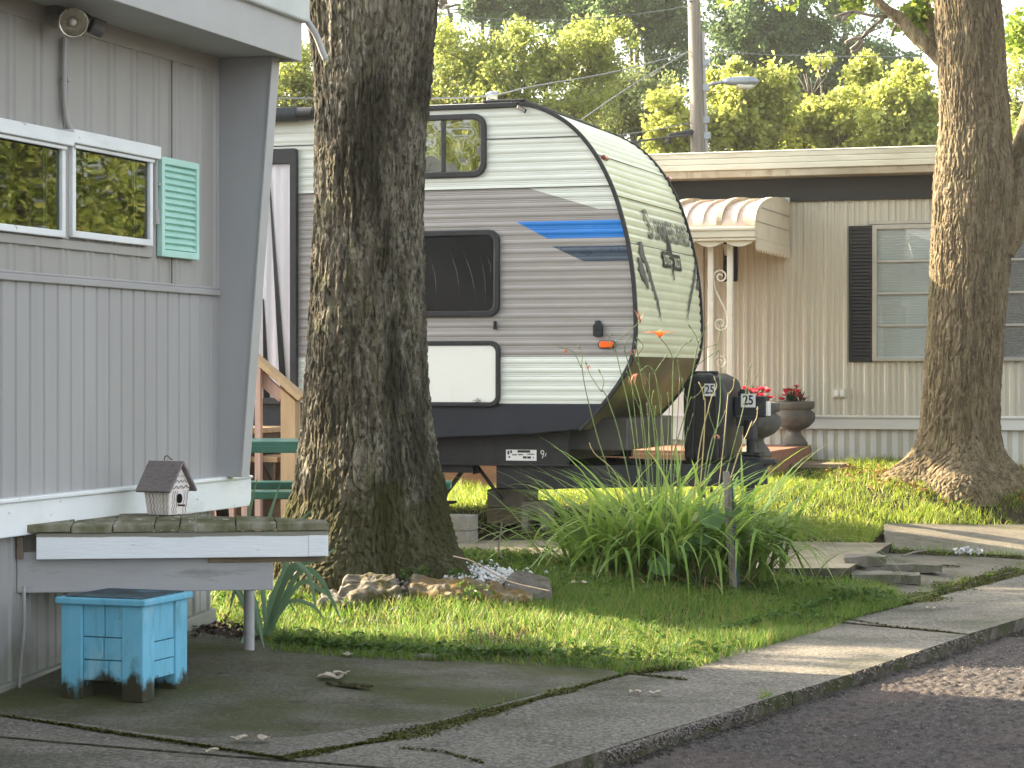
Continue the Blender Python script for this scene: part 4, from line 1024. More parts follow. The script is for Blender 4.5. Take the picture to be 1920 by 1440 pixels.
ribbed(Y0, yE, zB, zS + .02, .235, two).build('wall', m_taupe, hm, fixn=False)
ribbed(Y0, yE, zT1 - .01, zB, .125, [(0, 0), (.05, -.009), (.12, -.009), (.18, 0)]).build('wall', m_taupe2, hm, fixn=False)
ribbed(Y0, yE, -.05, zT0 + .01, .17, [(0, 0), (.05, .014), (.13, .014), (.18, 0), (.5, 0), (.53, .006), (.57, .006), (.6, 0)], x=-.045).build('skirting', m_taupe2, hm, fixn=False)
b = MB(); b.box(XB, -.07, Y0, yE - .004, -.05, zS + .05); b.build('end_wall', m_taupe2, hm)
b = MB(); b.box(-.002, .022, Y0, yE, zB - .016, zB + .016); b.box(-.002, .014, Y0, yE, zB + .016, zB + .03); b.build('belt_rail', m_taupe2, hm, bevel=.005)
b = MB(); b.box(-.002, .012, Y0, yE, zS - .085, zS); b.build('eave_band', m_taupe, hm, bevel=.003)
b = MB(); b.box(-.002, .006, yE - .018, yE + .004, zB, zS - .02); b.build('corner_seam', m_eave, hm)
b = MB(); ysm = H.X(318, 200, 0)[0]; b.box(.0115, .014, ysm - .0035, ysm + .0035, zB + .03, zS - .085); b.build('panel_seam', m_ink, hm)
# white trim board, its peeling cap and the base rail
yT = H.X(470, 915, .03)[0]
b = MB(); b.box(-.03, .035, Y0, yT, zT0, zT1); b.build('trim_board', m_wtrim, hm, bevel=.006)
b = MB(); b.box(-.03, .052, Y0, yT - .05, zT1 + .001, zT1 + .022); b.box(-.03, .045, yT - .09, yT + .004, zT1 + .0, zT1 + .014); b.build('trim_cap', m_wtrim, hm, bevel=.006)
gr0, gr1 = gl(H, 0, -1), gl(H, 0, yE)
b = MB(); b.bar((-.03, Y0, .035), (-.03, .1, .035), .05, .07); b.bar((-.03, .1, .035), (-.03, yE, gr1 + .05), .05, .07); b.build('base_rail', m_taupe2, hm, bevel=.006)
# roof: soffit, fascia, pale drip edge
OV = H.Y(545, 115, yE)[0]
yR = yE + .13
fz = .20
b = MB(); b.box(-.3, OV - .02, Y0, yR - .02, zS, zS + .012); b.build('soffit', m_eave, hm)
b = MB(); b.box(OV - .02, OV + .01, Y0, yR, zS - .02, zS + fz); b.box(XB - .4, OV - .02, yR - .025, yR, zS - .02, zS + fz); b.build('fascia', m_eave, hm, bevel=.004)
b = MB(); b.box(XB - .45, OV + .045, Y0, yR + .03, zS + fz - .012, zS + fz + .15); b.build('drip_edge', m_drip, hm, bevel=.012)
b = MB(); b.prism([(XB - .5, zS + fz + .151), (OV + .05, zS + fz + .151), (OV - .3, zS + fz + .26), (XB - .1, zS + fz + .26)], 1, Y0, yR + .03); b.build('roof', m_drip, hm)
# slanted wing wall at the end
(fx1, _), (fx0, fzb) = H.Y(508, 106, yE), H.Y(455, 889, yE)
b = MB(); b.prism([(-.07, zT1 + .02), (fx0 - .015, zT1 + .02), (fx1, zS - .002), (-.07, zS - .002)], 1, yE + .005, yE + .085); b.build('wing_wall', [m_fin], hm, bevel=.003)
b = MB(); b.prism([(fx0 - .014, zT1 + .02), (fx0 - .002, zT1 + .02), (fx1 + .013, zS - .002), (fx1 + .001, zS - .002)], 1, yE - .004, yE + .092); b.build('wing_edge', m_eave, hm, bevel=.003)
# two windows
m_gl_home = glassmat('home_window_glass', .06, (.55, .6, .56), wav=.05)
m_gutter_d = mat('window_backing', [(.010, .013, .012), (.02, .022, .02)], 4, rough=.9)
def home_window(p0, p1, top, bot):
    ya, yb = H.X(p0, 350, .04)[0], H.X(p1, 350, .04)[0]
    zt_ = H.X(p1, top, .04)[1]; zb_ = H.X(p1, bot, .04)[1]; f = .032
    w = MB(); w.ring([(ya, zb_), (yb, zb_), (yb, zt_), (ya, zt_)], [(ya + f, zb_ + f), (yb - f, zb_ + f), (yb - f, zt_ - f * .5), (ya + f, zt_ - f * .5)], 0, .002, .045)
    wo_ = w.build('window', m_wtrim, hm, bevel=.004)
    c = MB(); c.box(.002, .075, ya - .04, yb + .03, zt_ - .002, zt_ + .062); c.box(.04, .058, ya + .005, yb - .005, zt_ - .022, zt_ - .004); c.build('head_casing', m_wtrim, wo_, bevel=.005)
    k = MB(); k.box(.0125, .016, ya + .01, yb - .01, zb_ + .01, zt_ - .004); k.build('backing', m_gutter_d, wo_)
    g = MB(); g.box(.026, .029, ya + .02, yb - .02, zb_ + .02, zt_ - .01); g.build('pane', m_gl_home, wo_)
    i = MB(); ym = lerp(ya, yb, .80); i.box(.017, .021, ym, ym + .012, zb_ + .03, zt_ - .02); i.box(.017, .021, ym + .03, ym + .036, zb_ + .03, zt_ - .02); i.build('inner_stile', m_eave, wo_)
    return ya, yb, zt_, zb_
wa = home_window(135, 286, 298, 462)
home_window(-60, 122, 273, 446)
b = MB(); b.box(.002, .026, H.X(122, 350, .04)[0] + .002, wa[0] - .002, wa[3] - .01, wa[2]); b.build('window_mullion', m_taupe, hm, bevel=.003)
b = MB(); b.box(-.002, .02, Y0, wa[1] + .04, wa[3] - .055, wa[3] - .012); b.build('window_sill', m_taupe, hm, bevel=.004)
# mint louvred shutter
m_mint = mat('mint_paint', [(.40, .66, .57), (.46, .71, .62)], 5, rough=.5, spots=(((.2, .40, .33), 9, .62, .75, (1, 1, 1), .4, None),))
sa, sb_ = H.X(296, 380, .02)[0], H.X(366, 390, .02)[0]; szt, szb = H.X(361, 306, .02)[1], H.X(366, 488, .02)[1]
b = MB(); b.ring([(sa, szb), (sb_, szb), (sb_, szt), (sa, szt)], [(sa + .035, szb + .035), (sb_ - .028, szb + .035), (sb_ - .028, szt - .035), (sa + .035, szt - .035)], 0, .014, .045); so_ = b.build('shutter', m_mint, hm, bevel=.004)
b = MB(); nl = 13
for i in range(nl):
    z = lerp(szb + .035, szt - .035, i / nl); dz = (szt - szb - .07) / nl
    b.add([(.018, sa + .03, z + dz), (.018, sb_ - .024, z + dz), (.042, sb_ - .024, z + dz * .15), (.042, sa + .03, z + dz * .15), (.018, sa + .03, z - .002), (.018, sb_ - .024, z - .002)], [(0, 1, 2, 3), (3, 2, 5, 4)])
b.build('louvre', m_mint, so_, fixn=False)
# floodlight and conduit
m_cond = mat('conduit_paint', [(.31, .30, .29), (.37, .36, .35)], 8, rough=.5)
def HX(px, py, x): y, z = H.X(px, py, x); return (x, y, z)
b = MB(); cpts = [HX(x, y, .03) for x, y in ((121, 70), (120, 140), (122, 205), (130, 238), (150, 254), (200, 266), (250, 278), (283, 288), (290, 296), (291, 330), (291, 395))]
b.tube(spline(cpts, 6), .013, 10); b.tube([HX(290, 288, .03), HX(291, 300, .03)], .019, 10); b.tube([HX(291, 392, .03), HX(292, 420, .03)], .02, 10)
for px, py in ((200, 266), (291, 345), (121, 150)): y, z = H.X(px, py, .02); b.box(.002, .046, y - .014, y + .014, z - .008, z + .008)
b.build('conduit', m_cond, hm, smooth=False)
m_fix = mat('fixture_metal', [(.10, .10, .10), (.16, .16, .155)], 10, rough=.5)
b = MB(); c0 = Vector(HX(112, 22, .03)); b.box(.002, .07, c0.y - .09, c0.y + .13, c0.z - .03, c0.z + .045)
dirv = Vector((.55, -.78, -.22)).normalized()
hc = Vector(HX(137, 42, .19)); b.tube([c0 + Vector((.02, .05, 0)), hc - dirv * .15], [.03, .035], 12); b.tube([hc - dirv * .16, hc - dirv * .06], [.036, .05], 14)
h2 = Vector(HX(170, 46, .12)); b.tube([c0 + Vector((.03, .12, 0)), h2], [.03, .038], 12); b.tube([h2, h2 + Vector((.04, .045, -.02))], [.042, .042], 12)
fl = b.build('floodlight', m_fix, hm, bevel=.004)
b = MB(); rd = [(.026, -.05), (.045, -.03), (.062, 0.0), (.068, .012), (.064, .014), (.056, -.002), (.02, -.022)]
rot = dirv.to_track_quat('Z', 'Y').to_matrix()
for r_, z_ in rd:
    for j in range(28): t = 2 * PI * j / 28; b.v.append(tuple(hc + rot @ Vector((r_ * math.cos(t), r_ * math.sin(t), z_))))
b.f = [list(f) for f in grid_faces(len(rd), 28, True)] + [list(range((len(rd) - 1) * 28, len(rd) * 28))]; b.m = [0] * len(b.f)
m_refl = mat('lamp_reflector', [(.42, .40, .34), (.55, .53, .47)], 14, rough=.25, metal=.8, spots=(((.28, .2, .08), 9, .52, .66, (1, 1, 1), .6, None),))
rfl = b.build('lamp_head', m_refl, fl, smooth=True)
b = MB(); b.tube([hc + dirv * -.02, hc + dirv * .012], [.02, .012], 12); b.build('bulb', mat('frosted_bulb', [(.6, .58, .52), (.7, .68, .62)], 20, rough=.3), fl, smooth=True)
# downspout stub at the roof corner
b = MB(); q0 = Vector((OV + .03, yR + .02, zS + fz)); b.tube(spline([q0, q0 + Vector((.03, .05, -.07)), q0 + Vector((.055, .07, -.15)), q0 + Vector((.075, .08, -.2))], 5), .018, 10); b.build('downspout', m_eave, hm, smooth=True)
b = MB(); b.tube(spline([HX(45, 1100, .01), HX(46, 1180, .012), HX(40, 1240, .016), HX(36, 1290, .016)], 5), .009, 8); b.build('cable', m_taupe2, hm, smooth=True)

# ------------------------------------------------------------------ weathered plank shelf on its post
m_oldwood = mat('mossy_board', [(.13, .12, .075), (.23, .215, .15), (.38, .37, .31)], 7, (1.5, .35, 1), rough=.9, bump=.6, bscale=30, bstretch=(3, .3, 1), spec=.15, lo=.3, hi=.72, spots=(((.075, .085, .025), 4, .42, .62, (1, .5, 1), .8, None), ((.5, .52, .5), 13, .60, .66, (1.4, .5, 2), .8, None)))
m_flake = mat('flaking_white_paint', [(.72, .75, .78), (.79, .81, .83)], 5, (.4, 1, 2), rough=.55, bump=.25, bscale=25, bstretch=(.4, 1, 4), spots=(((.14, .13, .07), 9, .56, .64, (.35, 1, 3.4), .85, (.72, .70)), ((.20, .18, .12), 14, .70, .73, (.5, 1, 3), .8, None)))
m_beam = mat('grey_beam_paint', [(.335, .33, .335), (.39, .385, .385)], 4, (.4, 1, 2), rough=.6, bump=.15, bscale=40, spots=(((.12, .11, .10), 8, .6, .72, (.4, 1, 2), .5, None),))
zt = .768
A_, B_ = G(38, 986, zt), G(617, 983, zt)
A_, B_ = P(38, 986, (HC - zt) * F / 286), P(617, 983, (HC - zt) * F / 281)
sh = thing('plank_shelf', 'low mossy plank shelf with flaking white front board beside the grey home', 'shelf', (A_.x, A_.y, 0), math.atan2(B_.y - A_.y, B_.x - A_.x))
SF = Fr(A_.x, A_.y, 0, sh.rotation_euler.z)
Ls = (B_ - A_).length
edges = [0] + [SF.Z(px, 990, zt)[0] for px in (128, 208, 287, 336, 367, 444, 522)] + [Ls]
br = SF.Z(604, 974, zt); bl = (SF.i @ H.w(.03, H.X(250, 959, .03)[0], zt))
for i, (e0, e1) in enumerate(zip(edges, edges[1:])):
    def back(x): return float(np.interp(x, [0, bl.x, br[0], Ls], [.06, bl.y, br[1], br[1] * .86]))
    dz = (.004, -.003, .002, 0, .003, -.002, .004, .001)[i]
    b = MB(); g = .0022; b.prism([(e0 + g, -.004 + .006 * (i % 2)), (e1 - g, -.004 + .006 * (i % 2)), (e1 - g, max(.05, back(e1 - g))), (e0 + g, max(.05, back(e0 + g)))], 2, zt - .034 + dz, zt + dz)
    b.build('plank', m_oldwood, sh, bevel=.004, seg=2)
xf0, zf1 = SF.Y(68, 1003, .012); _, zf0 = SF.Y(68, 1049, .012)
b = MB(); b.box(xf0, Ls - .003, .012, .05, zf0, zt - .036); b.box(Ls - .092, Ls - .004, .008, .0115, zf0 + .002, zt - .04); b.build('front_board', m_flake, sh, bevel=.003)
b = MB(); b.box(Ls - .05, Ls - .006, .052, br[1] * .8, zf0 + .01, zt - .038); b.build('side_board', m_flake, sh, bevel=.004)
xb0_, zb1_ = SF.Y(36, 1035, .07); _, zb0_ = SF.Y(36, 1112, .07); xb1_, _ = SF.Y(512, 1095, .07)
b = MB(); b.box(xb0_ - .01, xb1_, .065, .105, zb0_, zf0 + .03); b.box(xb1_ - .04, xb1_ + .002, .107, .5, zb0_ + .003, zf0 + .03); b.build('beam', m_beam, sh, bevel=.004)
b = MB(); x0_, z1_ = SF.Y(390, 1047, .03); b.box(x0_, Ls - .01, .055, .063, z1_ - .022, z1_ + .002); b.build('batten', m_timber, sh, bevel=.002)
b = MB(); b.box(xb0_ - .01, xb0_ + .02, .05, .09, zf0 + .0, zt - .05); b.build('spacer_block', m_timber, sh, bevel=.002)
gp_ = G(467, 1219, .105); lpst = SF.i @ gp_
b = MB(); b.tube([(lpst.x, lpst.y, .05), (lpst.x, lpst.y, zb0_ + .02)], .026, 20); b.tube([(lpst.x, lpst.y, zb0_ - .06), (lpst.x, lpst.y, zb0_ + .02)], .030, 20); b.bar((lpst.x - .02, .1, zb0_ + .02), (lpst.x, lpst.y + .06, zb0_ + .02), .07, .05)
b.build('post', m_beam, sh, smooth=False)

# birdhouse on the shelf
bh = SF.Z(312, 966, zt + .004)
w = SF.w(bh[0], bh[1] + .06, 0)
bd = thing('birdhouse', 'small white painted birdhouse with grey shingle roof and wavy stripes', 'birdhouse', (w.x, w.y, zt + .005), R(-28))
# gable end (with the hole) on local +x side
m_bw = mat('birdhouse_paint', [(.70, .66, .63), (.76, .71, .67)], 14, rough=.7, bump=.25, bscale=70, spots=(((.62, .50, .40), 16, .55, .7, (1, 1, 1), .5, None), ((.5, .45, .52), 20, .58, .72, (1, 1, 1), .4, None)))
m_br = mat('birdhouse_roof', [(.13, .11, .105), (.22, .19, .185), (.16, .135, .13)], 18, (1, .5, 3), rough=.85, bump=.5, bscale=40, bstretch=(1, .4, 3))
hx_, hy_, hz_ = .072, .075, .108
bd.scale = (1.09, 1.09, 1.24)
b = MB()
bt = [(-hx_ * .82, -hy_ * .84, 0), (hx_ * .82, -hy_ * .84, 0), (hx_ * .82, hy_ * .84, 0), (-hx_ * .82, hy_ * .84, 0)]
tp = [(-hx_, -hy_, hz_), (hx_, -hy_, hz_), (hx_, hy_, hz_), (-hx_, hy_, hz_), (hx_, 0, hz_ + .085), (-hx_, 0, hz_ + .085)]
b.add(bt + tp, [(3, 2, 1, 0), (0, 1, 5, 4), (2, 3, 7, 6), (1, 2, 6, 8, 5), (3, 0, 4, 9, 7), (4, 5, 8, 9), (6, 7, 9, 8)])
b.build('birdhouse_body', m_bw, bd, bevel=.004)
b = MB()
for sg in (-1, 1):
    n_ = Vector((0, sg * .085, hy_)).normalized()
    p = [Vector((x, sg * (hy_ + .02), hz_ - .022)) for x in (-hx_ - .022, hx_ + .02)] + [Vector((x, -sg * .004, hz_ + .092)) for x in (hx_ + .02, -hx_ - .022)]
    q = [v + n_ * .012 for v in p]; b.add(p + q, [(0, 1, 2, 3), (4, 5, 6, 7), (0, 1, 5, 4), (1, 2, 6, 5), (2, 3, 7, 6), (3, 0, 4, 7)])
b.build('roof', m_br, bd, bevel=.003)
def wave(mb, f, n, amp, r, wl=5):
    pts = [f(t, amp * math.sin(wl * 2 * PI * t)) for t in np.linspace(0, 1, n)]; mb.tube(pts, r, 4)
m_wavea = mat('brown_wave_paint', [(.16, .12, .13), (.28, .21, .22)], 25, rough=.7); m_waveb = mat('pale_wave_paint', [(.36, .28, .27), (.42, .36, .22)], 18, rough=.7)
for k in range(7):
    b = MB(); xx = -hx_ * .8 + k * hx_ * .265
    wave(b, lambda t, a, xx=xx: ((xx) * lerp(1, .84, t) + a, -lerp(hy_ * .985, hy_ * .845, t) - .001, lerp(hz_ * .86, .004, t)), 60, .0035, .0017 if k in (1, 2, 5) else .0012, 3.5); b.build('wavy_stripe', m_wavea if k in (1, 2, 5) else m_waveb, bd)
for k, yy in enumerate((-.7, -.5, -.25, .55, .85)):
    b = MB(); wave(b, lambda t, a, yy=yy: (lerp(hx_ * .985, hx_ * .83, t) + .001, yy * hy_ * lerp(.95, .84, t) + a, lerp(hz_ * .86, .004, t)), 60, .003, .0014, 3.5); b.build('wavy_stripe', m_wavea if k in (1, 4) else m_waveb, bd)
for k, zz in enumerate((hz_ * .99, hz_ * 1.2, hz_ * 1.38)):
    b = MB(); hw = hy_ * (1 - max(0, zz - hz_) / .085) * .95; wave(b, lambda t, a: (hx_ + .001, lerp(-hw, hw, t), zz + a), 60, .005, .0018 - .0004 * k, 4); b.build('wavy_stripe', m_wavea if k < 2 else m_waveb, bd)
b = MB(); b.tube([(hx_ * .94, 0, hz_ * .58), (hx_ * .97 + .002, 0, hz_ * .58)], .0001 + .0185, 22); b.build('entrance_hole', m_dark, bd)
b = MB(); b.tube([(hx_ * .85, -.002, hz_ * .34), (hx_ + .028, -.002, hz_ * .34)], .004, 8); b.build('perch', mat('perch_wood', [(.08, .05, .045), (.12, .08, .07)], 20, rough=.8), bd)
b = MB(); b.tube(spline([(-.012, 0, hz_ + .1), (-.008, 0, hz_ + .115), (.008, 0, hz_ + .118), (.02, 0, hz_ + .108), (.03, .004, hz_ + .104)], 5), .003, 6); b.build('hanging_loop', m_twig, bd)

# ------------------------------------------------------------------ blue wooden box
cB = G(268, 1311, g1(*G(268, 1311).xy[:]))
bxr = -R(20)
wB, hB = .405, .415
org = cB + Vector((math.cos(bxr) * -wB, math.sin(bxr) * -wB, 0))
bx = thing('planter_box', 'weathered bright blue wooden box on stub legs under the plank shelf', 'planter', (org.x, org.y, g1(org.x, org.y) + .004), bxr)
m_bl = mat('blue_paint', [(.12, .38, .53), (.17, .46, .62)], 6, (1, 1, .5), rough=.6, bump=.25, bscale=50, bstretch=(1, 1, .3), spec=.3,
           spots=(((.035, .032, .016), 9, .46, .58, (1, 1, .55), 1.0, (-.05, .22)), ((.05, .12, .12), 9, .6, .72, (1, 1, .4), .6, None), ((.30, .48, .55), 12, .56, .68, (1, 1, .3), .55, None), ((.09, .26, .33), 20, .55, .68, (1, 1, .25), .5, None), ((.05, .04, .02), 30, .70, .73, (1, 1, 1), .8, None)))
m_lid = mat('dark_lid', [(.02, .03, .035), (.05, .09, .11)], 6, rough=.7, spots=(((.09, .22, .30), 8, .56, .66, (1, 1, 1), .7, None),))
lw = .105
for sx in (0, 1):
    for sy in (0, 1):
        b = MB(); x0 = sx * (wB - lw); y0 = sy * (wB - lw); b.box(x0, x0 + lw, y0, y0 + lw, 0, hB); b.build('leg', m_bl, bx, bevel=.006)
ins = .012
def boards(rects, face):
    for a0, a1, z0, z1, pr in rects:
        b = MB(); e = .002
        if face == 0: b.box(lw + a0 * (wB - 2 * lw) + e, lw + a1 * (wB - 2 * lw) - e, ins - pr, ins + .018, z0 * hB + e, z1 * hB - e)
        else: b.box(wB - ins - .018, wB - ins + pr, lw + a0 * (wB - 2 * lw) + e, lw + a1 * (wB - 2 * lw) - e, z0 * hB + e, z1 * hB - e)
        b.build('side_board', m_bl, bx, bevel=.0025)
boards([(0, .55, .66, 1, 0), (.55, 1, .66, 1, .002), (0, .52, .42, .66, .002), (.52, 1, .42, .66, 0), (0, .65, .2, .42, .001), (.65, 1, .2, .42, .003)], 0)
boards([(0, 1, .60, 1, 0), (0, 1, .40, .60, .003), (0, 1, .21, .40, .001)], 1)
b = MB(); b.box(lw, wB - lw, wB - .03, wB - .012, .2 * hB, hB); b.box(.012, .03, lw, wB - lw, .2 * hB, hB); b.build('back_board', m_bl, bx)
b = MB(); b.ring([(-.02, -.02), (wB + .02, -.02), (wB + .02, wB + .02), (-.02, wB + .02)], [(.012, .012), (wB - .012, .012), (wB - .012, wB - .012), (.012, wB - .012)], 2, hB + .0005, hB + .03); b.build('rim', m_bl, bx, bevel=.007)
b = MB(); b.box(.0125, wB - .0125, .0125, wB - .0125, hB + .0, hB + .034); b.build('lid', m_lid, bx)
b = MB(); b.box(.1, wB - .1, .1, wB - .1, .2 * hB, .2 * hB + .02); b.build('floor_board', m_lid, bx)

# ------------------------------------------------------------------ porch steps and picnic table behind the tree
m_pine = mat('pressure_treated_pine', [(.40, .27, .15), (.52, .36, .20)], 9, (3, 3, .35), rough=.75, bump=.2, bscale=30, bstretch=(3, 3, .3), spots=(((.28, .16, .08), 6, .6, .72, (2, 2, .4), .5, None),))
m_pink = mat('cedar_board', [(.42, .27, .21), (.52, .35, .28)], 9, (3, 3, .35), rough=.75, bump=.2, bscale=30, bstretch=(3, 3, .3), spots=(((.25, .12, .08), 18, .68, .73, (1, 1, 1), .8, None),))
m_brownw = mat('brown_deck_board', [(.10, .065, .04), (.15, .10, .065)], 7, (.4, 2, 2), rough=.8, bump=.3, bscale=30)
stp = T.Y(541, 985, -.9)
ps = world_thing('porch_steps', 'new pine porch steps with a slanted handrail beside the camper door', 'porch steps', T, stp[0], -.9)
PS = Fr(ps.location.x, ps.location.y, ps.location.z, -TH)
def SY(px, py, y=0): return PS.Y(px, py, y)
x0, z1 = SY(526, 738); x1, _ = SY(549, 738)
b = MB(); b.prism([(x0, -.1), (x1 + .02, -.1), (x1 + .02, SY(552, 752)[1]), (x0, SY(524, 728)[1])], 1, 0, .1); b.build('post', m_pine, ps, bevel=.004)
for px in (461, 486):
    xx, _ = SY(px, 800); b = MB(); b.box(xx - .023, xx + .023, -.03, .015, -.05, SY(px, {461: 668, 486: 690}[px])[1]); b.build('baluster', m_pink, ps, bevel=.003)
for px in (436, 411): xx, _ = SY(px, 800); b = MB(); b.box(xx - .023, xx + .023, -.03, .015, -.05, SY(461, 668)[1] + (461 - px) * .002); b.build('baluster', m_pink, ps, bevel=.003)
ra, rb_ = SY(440, 638), SY(566, 748); b = MB(); b.bar((ra[0], .03, ra[1]), (rb_[0], .03, rb_[1]), .14, .038, up=(0, 0, 1)); b.build('handrail', m_pine, ps, bevel=.004)
ra, rb_ = SY(440, 668), SY(526, 745); b = MB(); b.bar((ra[0], .04, ra[1]), (rb_[0], .04, rb_[1]), .035, .085, up=(0, 0, 1)); b.build('rail_board', m_pink, ps, bevel=.003)
zd = SY(470, 803, .1)[1]
for k, (xa_, xb_2, z_) in enumerate(((-1.6, SY(476, 803, .1)[0], zd), (SY(466, 853, .1)[0] - .1, SY(528, 853, .1)[0], SY(500, 856, .1)[1]), (SY(500, 920, .1)[0], SY(565, 920, .1)[0], SY(500, 922, .1)[1]))):
    b = MB(); b.box(xa_, xb_2, .02, .9, z_ - .04, z_); b.build('tread', m_pine, ps, bevel=.004)
    b = MB(); b.box(xb_2 - .04, xb_2 - .02, .03, .88, 0 if k == 2 else z_ - .19, z_ - .041); b.build('riser', m_brownw, ps)
b = MB(); xa_ = SY(464, 860, .1)[0]; b.prism([(-1.6, -.02), (.05, -.02), (.05, .1), (xa_, zd - .05), (-1.6, zd - .05)], 1, .06, .1); b.build('stringer', m_brownw, ps)

ptp = P(640, 900, 15.2); zg = g1(ptp.x, ptp.y)
pt = thing('picnic_table', 'dark green picnic table with two benches half hidden by the mossy trunk', 'picnic table', (ptp.x, ptp.y, zg), R(-1))
PT = Fr(ptp.x, ptp.y, zg, R(-1))
m_green = mat('green_paint', [(.018, .11, .085), (.03, .15, .115)], 5, rough=.35, spec=.5, coat=.2)
ztp = PT.Y(510, 827, -.3)[1]; xr = PT.Y(838, 900, 0)[0]; xl = -1.05
for k in range(4): b = MB(); y0 = -.36 + k * .185; b.box(xl, xr - .16, y0, y0 + .17, ztp - .045, ztp); b.build('table_board', m_green, pt, bevel=.006)
b = MB(); b.box(xl, xr - .16, -.365, -.345, ztp - .075, ztp - .03); b.box(xl, xr - .16, .36, .375, ztp - .075, ztp - .03); b.build('table_apron', m_green, pt, bevel=.004)
zb1 = PT.Y(510, 901, .62)[1]; zb2 = PT.Y(510, 921, -.62)[1]; zbn = (zb1 + zb2) / 2
for sg in (-1, 1): b = MB(); b.box(xl, xr, sg * .62 - .13, sg * .62 + .13, zbn - .05, zbn); b.build('bench', m_green, pt, bevel=.008)
for x in (xl + .2, xr - .2):
    for sg in (-1, 1): b = MB(); b.bar((x, sg * .15, ztp - .05), (x, sg * .6, -.02), .05, .08, up=(1, 0, 0)); b.build('leg', m_steel, pt, bevel=.004)
    b = MB(); b.box(x - .025, x + .025, -.7, .7, zbn - .1, zbn - .051); b.build('cross_brace', m_steel, pt, bevel=.004)

# ------------------------------------------------------------------ the cream home across the lawn
_p = P(1600, 900, 22.5)
E = Fr(_p.x, _p.y, 0.0)
fh = thing('mobile_home', 'cream ribbed mobile home with black shutters and a curved metal door awning', 'mobile home', E.o, -TH)
m_cream = mat('cream_cladding', [(.45, .435, .355), (.51, .49, .405)], 1.5, (1, 1, .2), rough=.5, spec=.35, spots=(((.38, .35, .27), 5, .58, .75, (2, 1, .15), .5, None),))
m_cskirt = mat('pale_skirting', [(.56, .57, .54), (.62, .63, .60)], 1.5, (1, 1, .3), rough=.5, spots=(((.36, .35, .28), 6, .5, .75, (2, 1, .4), .55, (.42, .75)),))
m_roofm = mat('weathered_roof_metal', [(.46, .45, .36), (.55, .54, .45)], 1.8, (.5, 1, 1), rough=.45, spec=.4, spots=(((.30, .26, .18), 4, .52, .72, (.3, 1, 2.2), .6, None), ((.26, .22, .16), 30, .7, .74, (1, 1, 1), .7, None)))
m_roofd = mat('stained_roof_edge', [(.26, .22, .15), (.40, .36, .27)], 4, (.6, 1, 1), rough=.6, spots=(((.12, .09, .06), 12, .55, .7, (.8, 1, .3), .7, None),))
m_blackb = mat('eave_shade_and_shutter_black', [(.006, .0065, .0065), (.012, .0125, .012)], 4, (.3, 1, 2), rough=.5)
m_alum = mat('aluminium_frame', [(.34, .33, .29), (.42, .41, .36)], 8, rough=.45, metal=.2)
m_awn = mat('awning_metal', [(.42, .33, .265), (.54, .44, .365)], 3, rough=.5, spots=(((.38, .24, .14), 5, .5, .68, (1, 1, 1), .6, None), ((.22, .16, .12), 30, .66, .7, (1, 1, 1), .7, None)))
m_awnw = mat('awning_cream', [(.55, .50, .38), (.62, .57, .45)], 4, rough=.5, spots=(((.40, .36, .28), 6, .55, .75, (1, 1, 1), .4, None),))
def EY(px, py, y=0): return E.Y(px, py, y)
zsk0, zband, zw1, zbb, zr0, zr1 = .35, EY(1620, 805)[1], EY(1620, 780)[1], EY(1620, 374)[1], EY(1620, 331)[1], EY(1620, 284)[1]
EX0, EX1 = -9.5, 2.9
def eribbed(x0, x1, z0, z1, per, prof, y=0.0):
    mb = MB(); pts = []; x = x0
    while x < x1:
        for f, d in prof:
            if x + f * per <= x1: pts.append((x + f * per, d))
        x += per
    pts.append((x1, 0))
    for xx, d in pts: mb.v += [(xx, y - d, z0), (xx, y - d, z1)]
    mb.f = [[2 * i, 2 * i + 2, 2 * i + 3, 2 * i + 1] for i in range(len(pts) - 1)]; mb.m = [0] * (len(pts) - 1)
    return mb
eribbed(EX0, EX1, zw1, zbb + .01, .20, [(0, 0), (.06, .012), (.2, .012), (.26, 0), (.40, 0), (.44, .009), (.54, .009), (.58, 0), (.70, 0), (.73, .006), (.8, .006), (.83, 0)]).build('wall', m_cream, fh, fixn=False)
eribbed(EX0, EX1, zsk0 - .3, zband + .01, .105, [(0, 0), (.08, .016), (.55, .016), (.64, 0)], .03).build('skirting', m_cskirt, fh, fixn=False)
b = MB(); b.box(EX0, EX1, -.03, .02, zband, zw1 - .004); b.box(EX0, EX1, -.045, -.0, zw1 - .02, zw1 + .006); b.build('trim_band', m_cskirt, fh, bevel=.006)
b = MB(); b.box(EX0, EX1, -.03, .0, zbb, zr0 - .002); b.box(EX0, EX1, -.045, .0, zbb - .008, zbb + .008); b.build('eave_band', m_blackb, fh, bevel=.003)  # wall band under the overhang, its shade put into the black colour
b = MB(); b.box(EX0, EX1, .02, 4.2, 0, zr0); b.build('rear_wall', m_cream, fh)
h3 = zr1 - zr0
b = MB(); b.box(EX0 - .1, EX1 + .1, -.32, -.28, zr0 - .0, zr0 + h3 * .28); b.box(EX0 - .1, EX1 + .1, -.28, .0, zr0, zr0 + .01); b.build('roof_edge', m_roofd, fh, bevel=.006)
b = MB()
for k in range(3): b.box(EX0 - .12, EX1 + .12, -.34 + .012 * k, -.26, zr0 + h3 * (.28 + .24 * k) + .002, zr0 + h3 * (.28 + .24 * (k + 1)))
b.build('roof_fascia', m_roofm, fh, bevel=.008)
b = MB(); b.prism([(-.325, zr1 + .0005), (4.5, zr1 + .0005), (4.3, zr1 + .05), (2, zr1 + .16), (-.1, zr1 + .03)], 0, EX0 - .12, EX1 + .12); b.build('roof', m_roofm, fh)
